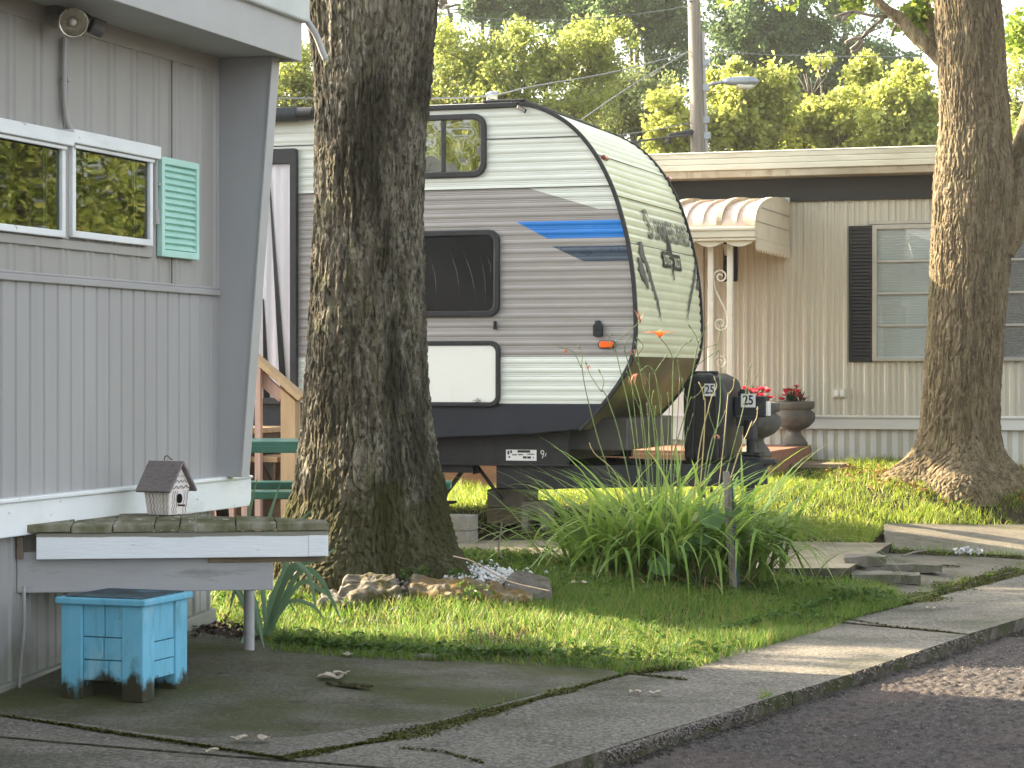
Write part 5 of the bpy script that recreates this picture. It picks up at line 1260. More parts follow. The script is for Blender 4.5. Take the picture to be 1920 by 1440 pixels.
# jalousie windows with blinds
m_blind = mat('pale_blind', [(.62, .66, .66), (.70, .74, .73)], 3, rough=.6); m_blind2 = mat('woven_blind', [(.30, .29, .285), (.46, .45, .44)], 30, (1, 1, 3), rough=.8)
m_gl_far = glassmat('far_window_glass', .08, (.95, .97, .97))
def far_window(xa, xb, zt_, zb_, bm_):
    w = MB(); f = .045; w.ring([(xa, zb_), (xb, zb_), (xb, zt_), (xa, zt_)], [(xa + f, zb_ + f * .7), (xb - f, zb_ + f * .7), (xb - f, zt_ - f), (xa + f, zt_ - f)], 1, -.055, .004)
    for k in range(1, 4): zz = lerp(zb_ + f * .7, zt_ - f, k / 4); w.box(xa + f, xb - f, -.045, -.012, zz - .012, zz + .012)
    wo_ = w.build('window', m_alum, fh, bevel=.004)
    bl_ = MB(); z = zb_ + .05
    bl_.box(xa + f * .8, xb - f * .8, -.0145, -.0125, zb_ + .03, zt_ - .03)
    while z < zt_ - .06: bl_.add([(xa + f, -.015, z), (xb - f, -.015, z), (xb - f, -.026, z + .018), (xa + f, -.026, z + .018)], [(0, 1, 2, 3)]); z += .026
    bl_.build('blind', bm_, wo_, fixn=False)
    g = MB(); g.box(xa + f * .9, xb - f * .9, -.034, -.031, zb_ + .03, zt_ - .04); g.build('pane', m_gl_far, wo_)
xa, zt1 = EY(1637, 422); _, zb1_ = EY(1637, 677)
far_window(xa, xa + 1.05, zt1, zb1_, m_blind); far_window(xa + 1.12, xa + 2.1, zt1, zb1_, m_blind2)
b = MB(); b.box(xa - .03, xa + 2.13, -.06, .0, zt1 + .003, zt1 + .035); b.build('window_head', m_alum, fh, bevel=.005)
def far_shutter(px0, px1, py0, py1, off=.03):
    x0, z1 = EY(px0, py0); x1, z0 = EY(px1, py1)
    s_ = MB(); s_.ring([(x0, z0), (x1, z0), (x1, z1), (x0, z1)], [(x0 + .025, z0 + .03), (x1 - .025, z0 + .03), (x1 - .025, z1 - .03), (x0 + .025, z1 - .03)], 1, -off, .001)
    so_ = s_.build('shutter', m_blackb, fh, bevel=.004); l_ = MB(); z = z0 + .03
    while z < z1 - .04: l_.add([(x0 + .02, -.014, z + .034), (x1 - .02, -.014, z + .034), (x1 - .02, -off + .002, z + .004), (x0 + .02, -off + .002, z + .004), (x0 + .02, -.014, z), (x1 - .02, -.014, z)], [(3, 2, 1, 0), (4, 5, 2, 3)]); z += .034
    l_.build('louvre', m_blackb, so_, fixn=False)
far_shutter(1592, 1638, 424, 679); far_shutter(1357, 1383, 432, 528)
px_, pz_ = EY(1366, 468); b = MB(); b.tube([(px_, -.05, pz_ - .06), (px_, -.05, pz_ + .05)], [.03, .045], 10); b.box(px_ - .02, px_ + .02, -.05, -.0, pz_ + .02, pz_ + .05); b.build('porch_light', m_alum, fh)
ox, oz = EY(1575, 737); b = MB(); b.box(ox - .065, ox + .065, -.035, .002, oz - .045, oz + .045); oo = b.build('outlet_cover', m_cream, fh, bevel=.006)
for s_ in (-1, 1): b = MB(); b.prism(rrect(ox + s_ * .028 - .02, ox + s_ * .028 + .02, oz - .03, oz + .028, .012), 1, -.045, -.034); b.build('outlet_flap', m_paper, oo, bevel=.003)
dx0, dx1 = EY(1210, 800)[0], EY(1320, 800)[0]; b = MB(); b.box(dx0, dx1, -.03, .0, .78, 2.75); b.build('door', m_cskirt, fh, bevel=.01)
# curved awning over the door
ax1, azw = EY(1481, 372); DA = 1.62; ax0 = ax1 - 2.5
zf = E.Y(1405, 428, -DA)[1]; zwl = azw
arc = [(-DA * (1 - math.cos(a)) * 0 - DA * math.sin(a) ** .9, zf + (zwl - .045 - zf) * math.cos(a) ** .8) for a in np.linspace(0.02, PI / 2 - .001, 22)]
arc[-1] = (-DA, zf)
b = MB()
for (y0, z0_), (y1, z1_) in zip(arc, arc[1:]):
    b.add([(ax0, y0, z0_), (ax1, y0, z0_), (ax1, y1, z1_), (ax0, y1, z1_), (ax0, y0, z0_ - .012), (ax1, y0, z0_ - .012), (ax1, y1, z1_ - .012), (ax0, y1, z1_ - .012)], [(0, 1, 2, 3), (7, 6, 5, 4)])
awn = b.build('awning', m_awn, fh, fixn=False)
x = ax1 - .03; k = 0
while x > ax0:
    dk = k % 3 == 2; s_ = MB(); wd, ht = (.055, .035) if dk else (.018, .02)
    if k == 0: wd, ht = .05, .03
    for (y0, z0_), (y1, z1_) in zip(arc, arc[1:]): s_.bar((x, y0, z0_ + ht / 2), (x, y1, z1_ + ht / 2), wd, ht, up=(1, 0, 0)) if False else s_.add([(x - wd / 2, y0, z0_ + ht), (x + wd / 2, y0, z0_ + ht), (x + wd / 2, y1, z1_ + ht), (x - wd / 2, y1, z1_ + ht), (x - wd / 2, y0, z0_), (x + wd / 2, y0, z0_), (x + wd / 2, y1, z1_), (x - wd / 2, y1, z1_)], [(0, 1, 2, 3), (0, 3, 7, 4), (1, 5, 6, 2)])
    s_.build('standing_seam', m_roofd if dk else m_awn if k else m_awnw, awn, fixn=False); x -= .16; k += 1
b = MB(); b.box(ax0, ax1 + .01, -.07, .0, zwl - .045, zwl + .005); b.build('awning_flashing', m_cskirt, awn, bevel=.01)
b = MB(); b.box(ax0, ax1 + .01, -DA - .07, -DA + .01, zf - .085, zf - .0); b.box(ax0, ax1 + .012, -DA - .085, -DA - .05, zf - .022, zf + .012); b.box(ax0, ax1 + .006, -DA - .06, -DA, zf - .115, zf - .087); b.build('awning_gutter', m_awnw, awn, bevel=.008)
def scallop(x0, x1, n, top, dep, hgt):
    pts = [(x0, top)]
    for i in range(n * 8 + 1): t = i / (n * 8); pts.append((lerp(x0, x1, t), top - hgt - dep * abs(math.sin(PI * n * t))))
    pts.append((x1, top)); return pts
b = MB(); b.prism(scallop(ax0, ax1 - .01, 9, zf - .1, .05, .02), 1, -DA - .032, -DA - .026); b.build('valance', m_awnw, awn)
for xx in (ax1, ax0):
    b = MB(); bot = zf - .09; b.prism([(y, z) for y, z in arc] + [(-DA, bot), (0.0, bot)], 0, xx - .008, xx); sp_ = b.build('awning_side', m_awnw, awn)
    b = MB(); pts = [(0.0, bot - .004), (0.0, bot - .09)]; n_ = 14
    for i in range(n_): pts += [(-DA * (i + .5) / n_, bot - .125), (-DA * (i + 1) / n_, bot - .09)]
    b.prism(pts + [(-DA, bot - .004)], 0, xx - .004, xx + .004); b.build('serrated_edge', m_awnw, sp_)
    b = MB()
    for fz_ in (.33, .62): zz = lerp(bot, zwl, fz_); yl = float(np.interp(-zz, [-a[1] for a in arc], [a[0] for a in arc])); b.box(xx, xx + .008, yl + .02, -.02, zz - .004, zz + .004)
    b.build('side_seam', m_alum, sp_)
# wrought iron post
yp = -DA + .12
zdk = .745
pxa, pxb = E.Y(1333, 600, yp)[0], E.Y(1369, 600, yp)[0]
m_iron = mat('cream_iron', [(.60, .55, .46), (.68, .63, .54)], 8, rough=.45, spots=(((.35, .22, .12), 18, .66, .72, (1, 1, 1), .6, None),))
b = MB()
for x in (pxa, pxb): b.box(x - .026, x + .026, yp - .026, yp + .026, zdk - .02, zf - .05)
ip = b.build('iron_post', m_iron, fh, bevel=.006)
def spiral(cx, cz, r0, a0, turns, sg): return [(cx + (r0 * (1 - .82 * t)) * math.cos(a0 + sg * turns * 2 * PI * t), yp, cz + (r0 * (1 - .82 * t)) * math.sin(a0 + sg * turns * 2 * PI * t)) for t in np.linspace(0, 1, 34)]
cxm = (pxa + pxb) / 2; ww = (pxb - pxa) / 2 - .022
for zc in (E.Y(1350, 575, yp)[1], E.Y(1350, 800, yp)[1] + .32, zdk + .05):
    b = MB(); up_, dn = zc + .28, zc - .16
    b.tube(spiral(cxm - .0, up_, ww * .98, PI, 1.5, -1), .009, 6); b.tube(spiral(cxm, dn, ww * .98, 0, 1.5, -1), .009, 6)
    b.tube(spline([(cxm - ww * .98, yp, up_), (cxm - ww * .7, yp, up_ - .12), (cxm, yp, (up_ + dn) / 2), (cxm + ww * .7, yp, dn + .12), (cxm + ww * .98, yp, dn)], 6), .0085, 6); b.build('iron_scroll', m_iron, ip)
# deck with a lower step
m_redw = mat('red_stained_deck', [(.22, .10, .065), (.30, .15, .10)], 6, (.3, 2, 2), rough=.7, bump=.2, bscale=30, spots=(((.16, .10, .07), 5, .55, .72, (1, 1, 1), .6, None),))
dxr = EY(1521, 836, -.05)[0]
dk = world_thing('porch_deck', 'low red stained porch deck under the metal awning', 'deck', E, dxr, 0, z=0)
b = MB()
for k in range(16): b.box(-3.4, -.005, -2.02 + k * .126, -2.02 + k * .126 + .121, zdk - .03, zdk)
b.build('deck_board', m_redw, dk, bevel=.003)
b = MB(); b.box(-3.4, 0, -2.03, -.02, .2, zdk - .031); b.build('deck_skirt', m_redw, dk, bevel=.004)
sx1_, sy1_ = E.Z(1598, 868, .6); sx0_, _ = E.Z(1475, 872, .6)
stg = world_thing('porch_step', 'low tan wooden step at the right side of the red deck', 'step', E, dxr + .012, -.15, z=0)
b = MB(); b.box(0, .5, -1.0, 0, .56, .605); b.build('tread', m_timber, stg, bevel=.006); b = MB(); b.box(.0, .47, -.97, -.03, .3, .559); b.build('riser', m_brownw, stg)

# urns with red flowers
m_urn = mat('cast_stone', [(.070, .066, .056), (.115, .108, .092)], 9, rough=.9, bump=.3, bscale=90, spots=(((.10, .095, .075), 4, .5, .7, (1, 1, 1), .5, None),))
m_bleaf = leafmat('bronze_leaves', (.02, .04, .02), (.04, .07, .025), (.06, .05, .03), trans=.25)
m_redf = leafmat('red_petals', (.45, .03, .05), (.60, .06, .07), (.70, .20, .18), trans=.3)
def urn(label, fx, fy, sc, seed):
    u = world_thing('flower_urn', label, 'urn', E, fx, fy, z=zdk, group='stone flower urns on the porch deck')
    pr = [(.118, 0), (.118, .03), (.105, .04), (.10, .055), (.066, .10), (.056, .125), (.062, .14), (.085, .15), (.13, .175), (.172, .22), (.184, .262), (.178, .30), (.152, .325), (.150, .335), (.172, .34), (.180, .352), (.182, .40), (.174, .408), (.155, .406), (.15, .37)]
    b = MB(); b.lathe([(r * sc, z * sc) for r, z in pr], 44, flute=1, fz=(.15 * sc, .32 * sc)); b.build('urn_bowl', m_urn, u, smooth=True)
    b = MB(); b.tube([(0, 0, .36 * sc), (0, 0, .385 * sc)], .152 * sc, 20); b.build('soil', m_soil, u)
    rg = np.random.default_rng(seed); n = 60
    V, Q = ribbons(np.c_[rg.normal(0, .04, n), rg.normal(0, .04, n), np.full(n, .38 * sc)], rg.uniform(0, 2 * PI, n), rg.uniform(.08, .21, n), rg.uniform(.018, .034, n), rg.uniform(.1, 1.0, n), rg.uniform(.1, .9, n), 3, rg, prof=([0, .3, .7, 1], [.15, .7, 1, .1]))
    mesh_np('foliage', V, Q, m_bleaf, u)
    for k in range(15):
        a = rg.uniform(0, 2 * PI); r = rg.uniform(.02, .15); c = np.array([r * math.cos(a), r * math.sin(a) - .02, .38 * sc + rg.uniform(.09, .2) - r * .5])
        f = 16; pa = rg.uniform(0, 2 * PI, f); V, Q = ribbons(np.tile(c, (f, 1)), pa, rg.uniform(.034, .05, f), np.full(f, .032), rg.uniform(.6, 1.4, f), np.full(f, .3), 2, rg, prof=([0, .6, 1], [.4, 1, .5]))
        mesh_np('flower', V, Q, m_redf, u)
    return u
urn('grey stone urn of red flowers standing at the house wall on the deck', EY(1490, 800, -.3)[0], -.3, 1.06, 5)
ux, uy = E.Z(1418, 852, zdk + .02)
urn('stone urn of red flowers at the deck front, half behind the black tongue jack', ux, uy, 1.12, 6)

# ------------------------------------------------------------------ utility pole, street lamp, wires
m_pole = mat('weathered_pole', [(.17, .15, .125), (.26, .235, .20)], 8, (3, 3, .12), rough=.9, bump=.5, bscale=25, bstretch=(4, 4, .15), spots=(((.12, .10, .08), 9, .62, .72, (2, 2, .3), .6, None),))
PY = 38.6
pb = P(1311, 290, PY); up = thing('utility_pole', 'weathered grey wooden utility pole behind the cream home roof', 'utility pole', (pb.x, pb.y, g1(pb.x, pb.y)))
pz = lambda py: P(1305, py, PY).z - up.location.z
b = MB(); b.tube([(0, 0, -.3), (-.02, 0, pz(290)), (-.09, 0, pz(0)), (-.12, 0, pz(-120))], [.145, .122, .105, .09], 16); b.build('pole', m_pole, up, smooth=True)
b = MB(); b.tube([(.14, -.02, 0), (.12, -.02, pz(290)), (.06, -.02, pz(60))], .03, 8); b.build('riser_pipe', m_cond, up)
m_galv = mat('galvanised', [(.25, .28, .32), (.34, .37, .41)], 8, rough=.4, metal=.5)
b = MB(); sc = PY / F
b.tube(spline([(.1, 0, pz(165)), (.25, -.03, pz(157)), (.5, -.08, pz(155)), (.62, -.1, pz(155))], 6), .028, 8); la = b.build('lamp_arm', m_galv, up, smooth=True)
b = MB(); hd = [(.42, -.09, .03), (.55, -.1, .07), (.8, -.12, .085), (.98, -.13, .07), (1.04, -.135, .02)]
b.tube([(x - .05, y, pz(154)) for x, y, r in hd], [r for _, _, r in hd], 14); hdo = b.build('lamp_head', m_galv, la, smooth=True)
b = MB(); b.tube([(.66 - .05, -.12, pz(157)), (.66, -.12, pz(162)), (.85, -.12, pz(164)), (.95, -.12, pz(158))], [.03, .055, .06, .02], 12); b.build('lamp_lens', mat('lamp_lens', [(.55, .54, .42), (.62, .6, .5)], 9, rough=.25), la, smooth=True)
for py, dx in ((118, .12), (165, .12), (225, .12), (255, .14), (95, -.1)):
    b = MB(); b.box(dx - .07, dx + .05, -.06, .04, pz(py) - .06, pz(py) + .06); b.build('pole_bracket', m_galv, up, bevel=.01)
b = MB(); b.tube([(-.16, -.1, pz(4)), (-.16, -.1, pz(-20))], .05, 10); b.build('insulator', m_galv, up)
b = MB(); b.tube([(-.55, -.1, pz(270)), (-.5, -.1, pz(256)), (-.1, -.05, pz(248))], .05, 8); b.build('splice_box', m_rubber, up)
m_wire = mat('grey_wire', [(.14, .15, .16), (.20, .21, .22)], 9, rough=.5); m_wired = mat('black_wire', [(.02, .02, .02), (.04, .04, .04)], 9, rough=.6)
def wire(label, pts, r, m):
    """pts: (px, py, distance) from pole end outward; sagging between"""
    b = MB(); q = spline([P(x, y, d) for x, y, d in pts], 14); b.tube(q, r, 6)
    tag(b.build('power_line', m, None, smooth=True), label, 'wire', 'wires running to the utility pole')
wire('topmost thin grey wire crossing left from the top of the utility pole', [(1296, 10, PY), (1180, 28, 38), (1000, 38, 37), (830, 27, 36), (560, -10, 35)], .008, m_wire)
wire('thick twisted wire falling left from the pole to the camper roof', [(1286, 100, PY), (1150, 135, 36), (1000, 162, 30), (925, 178, 26), (820, 184, 24), (500, 184, 21), (380, 180, 20)], .010, m_wire)
wire('straight pale guy wire running steeply down left from the pole', [(1293, 95, PY), (1185, 160, 36), (1085, 228, 33), (1000, 290, 29)], .008, m_wire)
wire('thin wire running right from the pole behind the sunlit trunk', [(1322, 95, PY), (1450, 103, 38.6), (1600, 106, 38.6), (1760, 105, 38.6), (1990, 90, 38.6)], .008, m_wire)
wire('lower grey wire leaving the pole to the left above the trailer nose', [(1298, 230, PY), (1230, 243, 37), (1145, 255, 35), (1050, 262, 33)], .009, m_wire)
wire('lowest black cable leaving the pole to the left behind the trailer nose', [(1298, 252, PY), (1240, 259, 37), (1170, 268, 35), (1080, 272, 33)], .017, m_wired)
wc = thing('wire_clamp', 'small grey clamp on the thick wire above the camper roof', 'clamp', P(921, 180, 25.5)); b = MB(); b.tube([(-.06, 0, 0), (.0, 0, .012), (.07, 0, .01)], [.03, .045, .05], 10); b.tube([(-.03, 0, -.02), (-.035, 0, -.09)], .02, 8); b.build('clamp_body', m_galv, wc)

# ------------------------------------------------------------------ trees beyond the homes
m_tb = mat('grey_tree_bark', [(.09, .08, .065), (.16, .145, .12)], 8, (2, 2, .4), rough=.95, bump=.5, bscale=30)
m_lf_lime = leafmat('lime_leaves', (.27, .33, .07), (.35, .40, .09), (.42, .44, .15), trans=.5)
m_lf_mid = leafmat('yellow_green_leaves', (.20, .26, .055), (.27, .33, .075), (.35, .37, .12), trans=.5)
m_lf_dark = leafmat('dark_leaves', (.10, .18, .07), (.14, .22, .09), (.19, .26, .115), trans=.5)
m_lf_sage = leafmat('sage_leaves', (.12, .17, .055), (.16, .21, .07), (.22, .25, .1), trans=.45)
def tree(name, label, px, Y, zbase, r0, ht, lean, clumps, size, m, seed, asp=.6, bark=None, group='trees beyond the homes', up=.5, dens=1.7, thin=.8, tight=.62):
    """clumps: (px, py, dY, rx px, ry px, sprays, leaves, spray size m)"""
    x = (px - 960) / F * Y; zb_ = g1(x, Y)
    t = thing(name, label, 'tree', (x, Y, zb_), 0, group); rg = np.random.default_rng(seed); k = Y / F
    cl, pl = [], []
    for cx, cy, dy, rx, ry, ns_, nl_, sr in clumps:
        c = P(cx, cy, Y); rd_ = (rx * k, min(rx, ry * 1.3) * k * .9, ry * k); cc = (c.x - x, dy, c.z - zb_)
        cl.append((cc, tuple(r_ * 1.06 for r_ in rd_), int(ns_ * thin), int(nl_ * dens), sr * tight))
        for j in range(7):                                   # plumes that break the outline
            d = Vector(rg.normal(size=3)); d.z = abs(d.z) * 1.2 + .1; d.normalize()
            pl.append(((cc[0] + d.x * rd_[0] * 1.02, cc[1] + d.y * rd_[1], cc[2] + d.z * rd_[2] * 1.02), tuple(r_ * rg.uniform(.12, .26) for r_ in (rd_[2], rd_[2], rd_[2] * 1.5)), 4, int(nl_ * dens * .6), sr * .6))
    b = MB(); top = max(c[0][2] for c in cl)
    b.tube(spline([(0, 0, -.2), (lean * .3, 0, ht * .4), (lean, .1, ht), (lean * 1.3, .1, top * .95)], 6), list(np.linspace(r0, r0 * .25, 19)), 10)
    for c in cl:
        e = Vector(c[0]); s0 = Vector((lean * .7, .05, min(ht * rg.uniform(.5, 1), e.z - .6)))
        b.tube(spline([s0, s0.lerp(e, .5) + Vector((0, 0, -.2)), e + Vector((0, 0, c[1][2] * .5))], 5), list(np.linspace(r0 * .42, r0 * .08, 11)), 6)
        for j in range(9):
            d = Vector(rg.normal(size=3)); d.normalize(); q = e + Vector((d.x * c[1][0], d.y * c[1][1], d.z * c[1][2])) * .85
            b.tube([e - Vector((0, 0, c[1][2] * .3)), e.lerp(q, .55) + Vector((0, 0, -.05)), q], [r0 * .14, r0 * .08, r0 * .03], 5)
    b.build('trunk', bark or m_tb, t, smooth=True)
    crown_mesh(t, cl + pl, size, m, seed, up, asp)
    return t
# yellow-green tree straight behind the trailer roof, and its neighbour left of the mossy trunk
tree('leafy_tree', 'broad yellow green tree right behind the trailer roof', 960, 40, 0, .22, 3.0, .2,
     [(900, 110, 0, 120, 62, 80, 46, .32), (1030, 120, .3, 120, 66, 84, 46, .32), (960, 200, -.4, 190, 62, 110, 46, .34), (1120, 95, .4, 75, 55, 50, 44, .3), (830, 190, .2, 90, 80, 60, 44, .34), (960, 330, 0, 260, 80, 70, 40, .45), (1090, 190, .2, 90, 55, 44, 40, .3)], .078, m_lf_mid, 201)
tree('leafy_tree', 'yellow green tree showing between the grey roof corner and the mossy trunk', 560, 41, 0, .2, 3.0, 0,
     [(545, 150, 0, 75, 62, 60, 44, .32), (600, 190, .3, 90, 50, 50, 44, .32), (480, 220, 0, 80, 60, 40, 40, .34), (540, 320, 0, 140, 70, 40, 36, .45)], .078, m_lf_mid, 202)
tree('leafy_tree', 'sage green tree between the trailer nose and the utility pole', 1165, 46, 0, .24, 3.2, 0,
     [(1150, 180, 0, 95, 70, 80, 44, .36), (1195, 235, 0, 70, 55, 50, 44, .34), (1100, 240, .4, 110, 50, 50, 40, .36), (1200, 150, .5, 60, 50, 34, 40, .34), (1150, 340, 0, 160, 70, 50, 36, .5)], .08, m_lf_sage, 203)
lime = dict(dens=2.2, thin=.95, tight=.66, size=.10, m=m_lf_lime, asp=.72)
tree('maple_sapling', 'lime green young maple just left of the utility pole', 1268, 41, 0, .12, 2.8, .0,
     [(1262, 200, 0, 44, 40, 30, 20, .26), (1290, 240, -.3, 50, 34, 30, 20, .26), (1245, 262, 0, 40, 26, 20, 18, .24), (1275, 275, .1, 70, 26, 34, 18, .3), (1268, 330, 0, 60, 50, 26, 18, .3)], seed=204, **lime)
tree('maple_sapling', 'lime green young maple just right of the utility pole', 1395, 41, 0, .14, 2.8, .0,
     [(1380, 190, 0, 50, 42, 34, 20, .26), (1450, 180, .2, 46, 48, 34, 20, .26), (1350, 245, -.2, 50, 32, 30, 20, .26), (1430, 245, 0, 60, 34, 34, 20, .26), (1340, 160, .2, 14, 22, 7, 16, .2), (1380, 145, .2, 16, 26, 8, 16, .2), (1400, 272, .2, 110, 28, 50, 18, .3), (1425, 215, .5, 70, 40, 36, 18, .3), (1400, 330, 0, 90, 50, 30, 18, .3)], seed=205, **lime)
tree('maple_sapling', 'widest lime green maple above the middle of the cream roof', 1560, 42, 0, .16, 2.8, .2,
     [(1520, 170, 0, 50, 46, 36, 20, .28), (1570, 215, -.3, 70, 44, 48, 20, .28), (1620, 180, .3, 52, 46, 36, 20, .28), (1500, 240, 0, 60, 34, 34, 20, .28), (1540, 130, .2, 26, 22, 10, 18, .22), (1626, 135, 0, 20, 26, 9, 18, .22), (1560, 268, .2, 130, 28, 60, 18, .3), (1600, 225, .5, 60, 40, 30, 18, .3), (1560, 330, 0, 120, 50, 40, 18, .34)], seed=206, **lime)
tree('maple_sapling', 'lime green maple beside the sunlit trunk above the cream roof', 1700, 41, 0, .14, 2.8, .0,
     [(1690, 190, 0, 50, 44, 36, 20, .28), (1735, 220, .2, 44, 40, 28, 20, .28), (1660, 240, 0, 60, 32, 32, 20, .28), (1715, 150, .2, 26, 28, 12, 18, .24), (1700, 265, .2, 90, 30, 44, 18, .3), (1690, 330, 0, 90, 50, 30, 18, .34)], seed=207, **lime)
tree('tall_tree', 'tall dark green tree left of the utility pole top', 1190, 62, 0, .35, 6, .3,
     [(1180, 40, 0, 110, 62, 110, 44, .5), (1260, 60, .5, 80, 70, 80, 44, .5), (1090, 20, .3, 90, 50, 80, 44, .5), (1240, 150, 0, 75, 70, 70, 44, .5), (1190, -60, 0, 170, 70, 80, 40, .6), (1180, 250, 0, 150, 60, 50, 36, .7)], .13, m_lf_dark, 208)
tree('tall_tree', 'tall dark tree filling the sky right of the utility pole', 1480, 60, 0, .4, 6, .3,
     [(1400, 60, 0, 90, 62, 90, 46, .5), (1490, 50, .4, 90, 70, 100, 46, .5), (1590, 70, 0, 80, 62, 80, 46, .5), (1440, 130, .5, 110, 50, 80, 44, .5), (1560, 150, 0, 130, 46, 80, 44, .5), (1650, 120, 0, 62, 40, 44, 40, .45), (1480, -60, 0, 190, 70, 90, 40, .6), (1520, 240, 0, 200, 60, 70, 36, .7)], .13, m_lf_dark, 209)
tree('tall_tree', 'dark green tree crown above the trailer roof at the top', 930, 60, 0, .35, 6, 0,
     [(900, 10, 0, 90, 50, 70, 44, .5), (1000, 5, .4, 90, 46, 70, 44, .5), (830, 0, 0, 60, 50, 40, 40, .5), (920, -80, 0, 170, 60, 60, 40, .6), (930, 150, 0, 170, 80, 60, 36, .7)], .13, m_lf_dark, 210)
tree('leafy_tree', 'pale green tree behind the branch fork at the right edge', 1930, 46, 0, .25, 3, 0,
     [(1905, 200, 0, 36, 60, 30, 30, .34), (1960, 120, 0, 70, 90, 50, 40, .4), (1925, 270, 0, 50, 40, 30, 36, .34), (1990, 260, 0, 70, 60, 40, 40, .4)], .085, m_lf_mid, 211)
# trees outside the frame that the windows mirror and that shade the front yard
rtz = None
for k, (x, y, s_, lab) in enumerate(((12.4, 23.4, 1.15, 'yellow green tree right of the sunlit trunk beyond the cream home'), (13.5, 28, 1.1, 'yellow green tree farther right beyond the cream home'), (17.5, 25, 1.1, 'yellow green tree at the corner of the side street'),
                                     (9.8, 31, 1.2, 'yellow green tree behind the far end of the cream home'), (-9.5, 1.5, 1.3, 'yellow green tree beside the road behind the grey home'), (-14, -3, 1.4, 'yellow green tree farther behind the grey home'), (-5, -9, 1.3, 'yellow green tree across the road'), (6, -10, 1.2, 'yellow green tree across the road, farther right'), (-7.5, 45, 1.3, 'yellow green tree far behind the grey home'), (-13, 42, 1.3, 'yellow green tree far left behind the grey home'), (13.5, 45, 1.3, 'yellow green tree far right behind the cream home'))):
    if rtz is None:
        rtz = thing('round_tree', lab, 'tree', (x, y, .3), 0, 'trees round the lot')
        b = MB(); b.tube([(0, 0, -.4), (.1, 0, 2.5), (0, .1, 6)], [.2, .17, .06], 8)
        for j in range(7): a_ = j * .9; b.tube(spline([(0.05, 0, 2 + .4 * j), (.8 * math.cos(a_), .8 * math.sin(a_), 3 + .4 * j), (2 * math.cos(a_), 2 * math.sin(a_), 4 + .4 * j)], 4), list(np.linspace(.08, .02, 9)), 5)
        b.build('trunk', m_tb, rtz, smooth=True)
        crown_mesh(rtz, [((.2, 0, 6.2), (2.0, 2.0, 2.0), 120, 44, .4), ((-.9, .3, 4.0), (1.5, 1.5, 1.5), 80, 44, .4), ((1.1, -.4, 4.2), (1.5, 1.5, 1.4), 80, 44, .4), ((.2, .9, 2.6), (1.7, 1.5, .9), 66, 40, .4), ((-.1, -.9, 2.9), (1.5, 1.3, .9), 60, 40, .4)], .11, m_lf_mid, 240)
        c = rtz
    else: c = copy_tree(rtz)
    c.location = (x, y, .3); c.scale = (s_, s_, s_ * 1.05); c.rotation_euler.z = k * 1.3; c['label'] = lab
yt = thing('unseen_shade_tree', 'unseen round shade tree behind the grey mobile home', 'tree', (-10.0, 18.6, .3))
b = MB(); b.tube([(0, 0, -.3), (.1, 0, 3), (0, .1, 6)], [.25, .2, .1], 10); b.build('trunk', m_tb, yt, smooth=True)
crown_mesh(yt, [((0, 1.0, 6.0), (2.0, 2.0, 2.4), 130, 30, .5), ((.2, -.6, 5.8), (1.5, 1.4, 1.7), 90, 30, .4)], .25, m_leaf_big, 212)  # unseen crown, shaped to shade the sidewalk beyond the lit strip

# ------------------------------------------------------------------ day lilies by the stake
m_daylily = leafmat('daylily_leaves', (.14, .25, .045), (.19, .31, .06), (.27, .35, .10), trans=.45, rough=.38, spec=.4)
m_dry = leafmat('dry_leaves', (.30, .22, .10), (.38, .29, .14), (.22, .15, .08), trans=.25)
m_stemg = mat('green_stem', [(.10, .16, .05), (.15, .20, .07)], 20, rough=.5); m_stemy = mat('straw_stem', [(.36, .30, .12), (.46, .37, .18)], 20, rough=.6)
m_oran = leafmat('orange_petals', (.80, .14, .02), (.85, .19, .03), (.88, .28, .04), trans=.35); m_wilt = leafmat('wilted_petals', (.36, .15, .08), (.42, .2, .12), (.3, .14, .09), trans=.3)
dz = g1(DL.x, DL.y)
dl = thing('daylily_clump', 'big arching clump of day lilies with one open orange flower', 'plant', (DL.x, DL.y, dz))
rg = np.random.default_rng(77)
def dloc(px, py, dy=0): return P(px, py, DL.y + dy) - dl.location
n = 900
bx_ = rg.normal(0, .26, n) + np.where(rg.random(n) < .3, .25, -.05); by_ = rg.normal(0, .13, n) + .1
az = np.where(rg.random(n) < .75, np.arctan2(by_ + rg.normal(0, .35, n), bx_ * 1.6 + rg.normal(0, .45, n)), rg.uniform(0, 2 * PI, n))
L = rg.uniform(.55, 1.12, n)
V, Q = ribbons(np.c_[bx_, by_, np.full(n, -.01)], az, L, rg.uniform(.018, .032, n), rg.uniform(.02, .50, n), rg.uniform(.9, 2.6, n), 9, rg, tw=.35, prof=([0, .1, .5, .85, 1], [.7, 1, .95, .45, .06]), cup=.12)
mesh_np('foliage', V, Q, m_daylily, dl)
n2 = 150; bx2 = rg.normal(0, .3, n2); V, Q = ribbons(np.c_[bx2, rg.normal(-.02, .12, n2), np.full(n2, 0)], rg.uniform(0, 2 * PI, n2), rg.uniform(.2, .55, n2), rg.uniform(.008, .016, n2), rg.uniform(.4, 1.2, n2), rg.uniform(.5, 1.8, n2), 6, rg)
mesh_np('withered_foliage', V, Q, m_dry, dl)
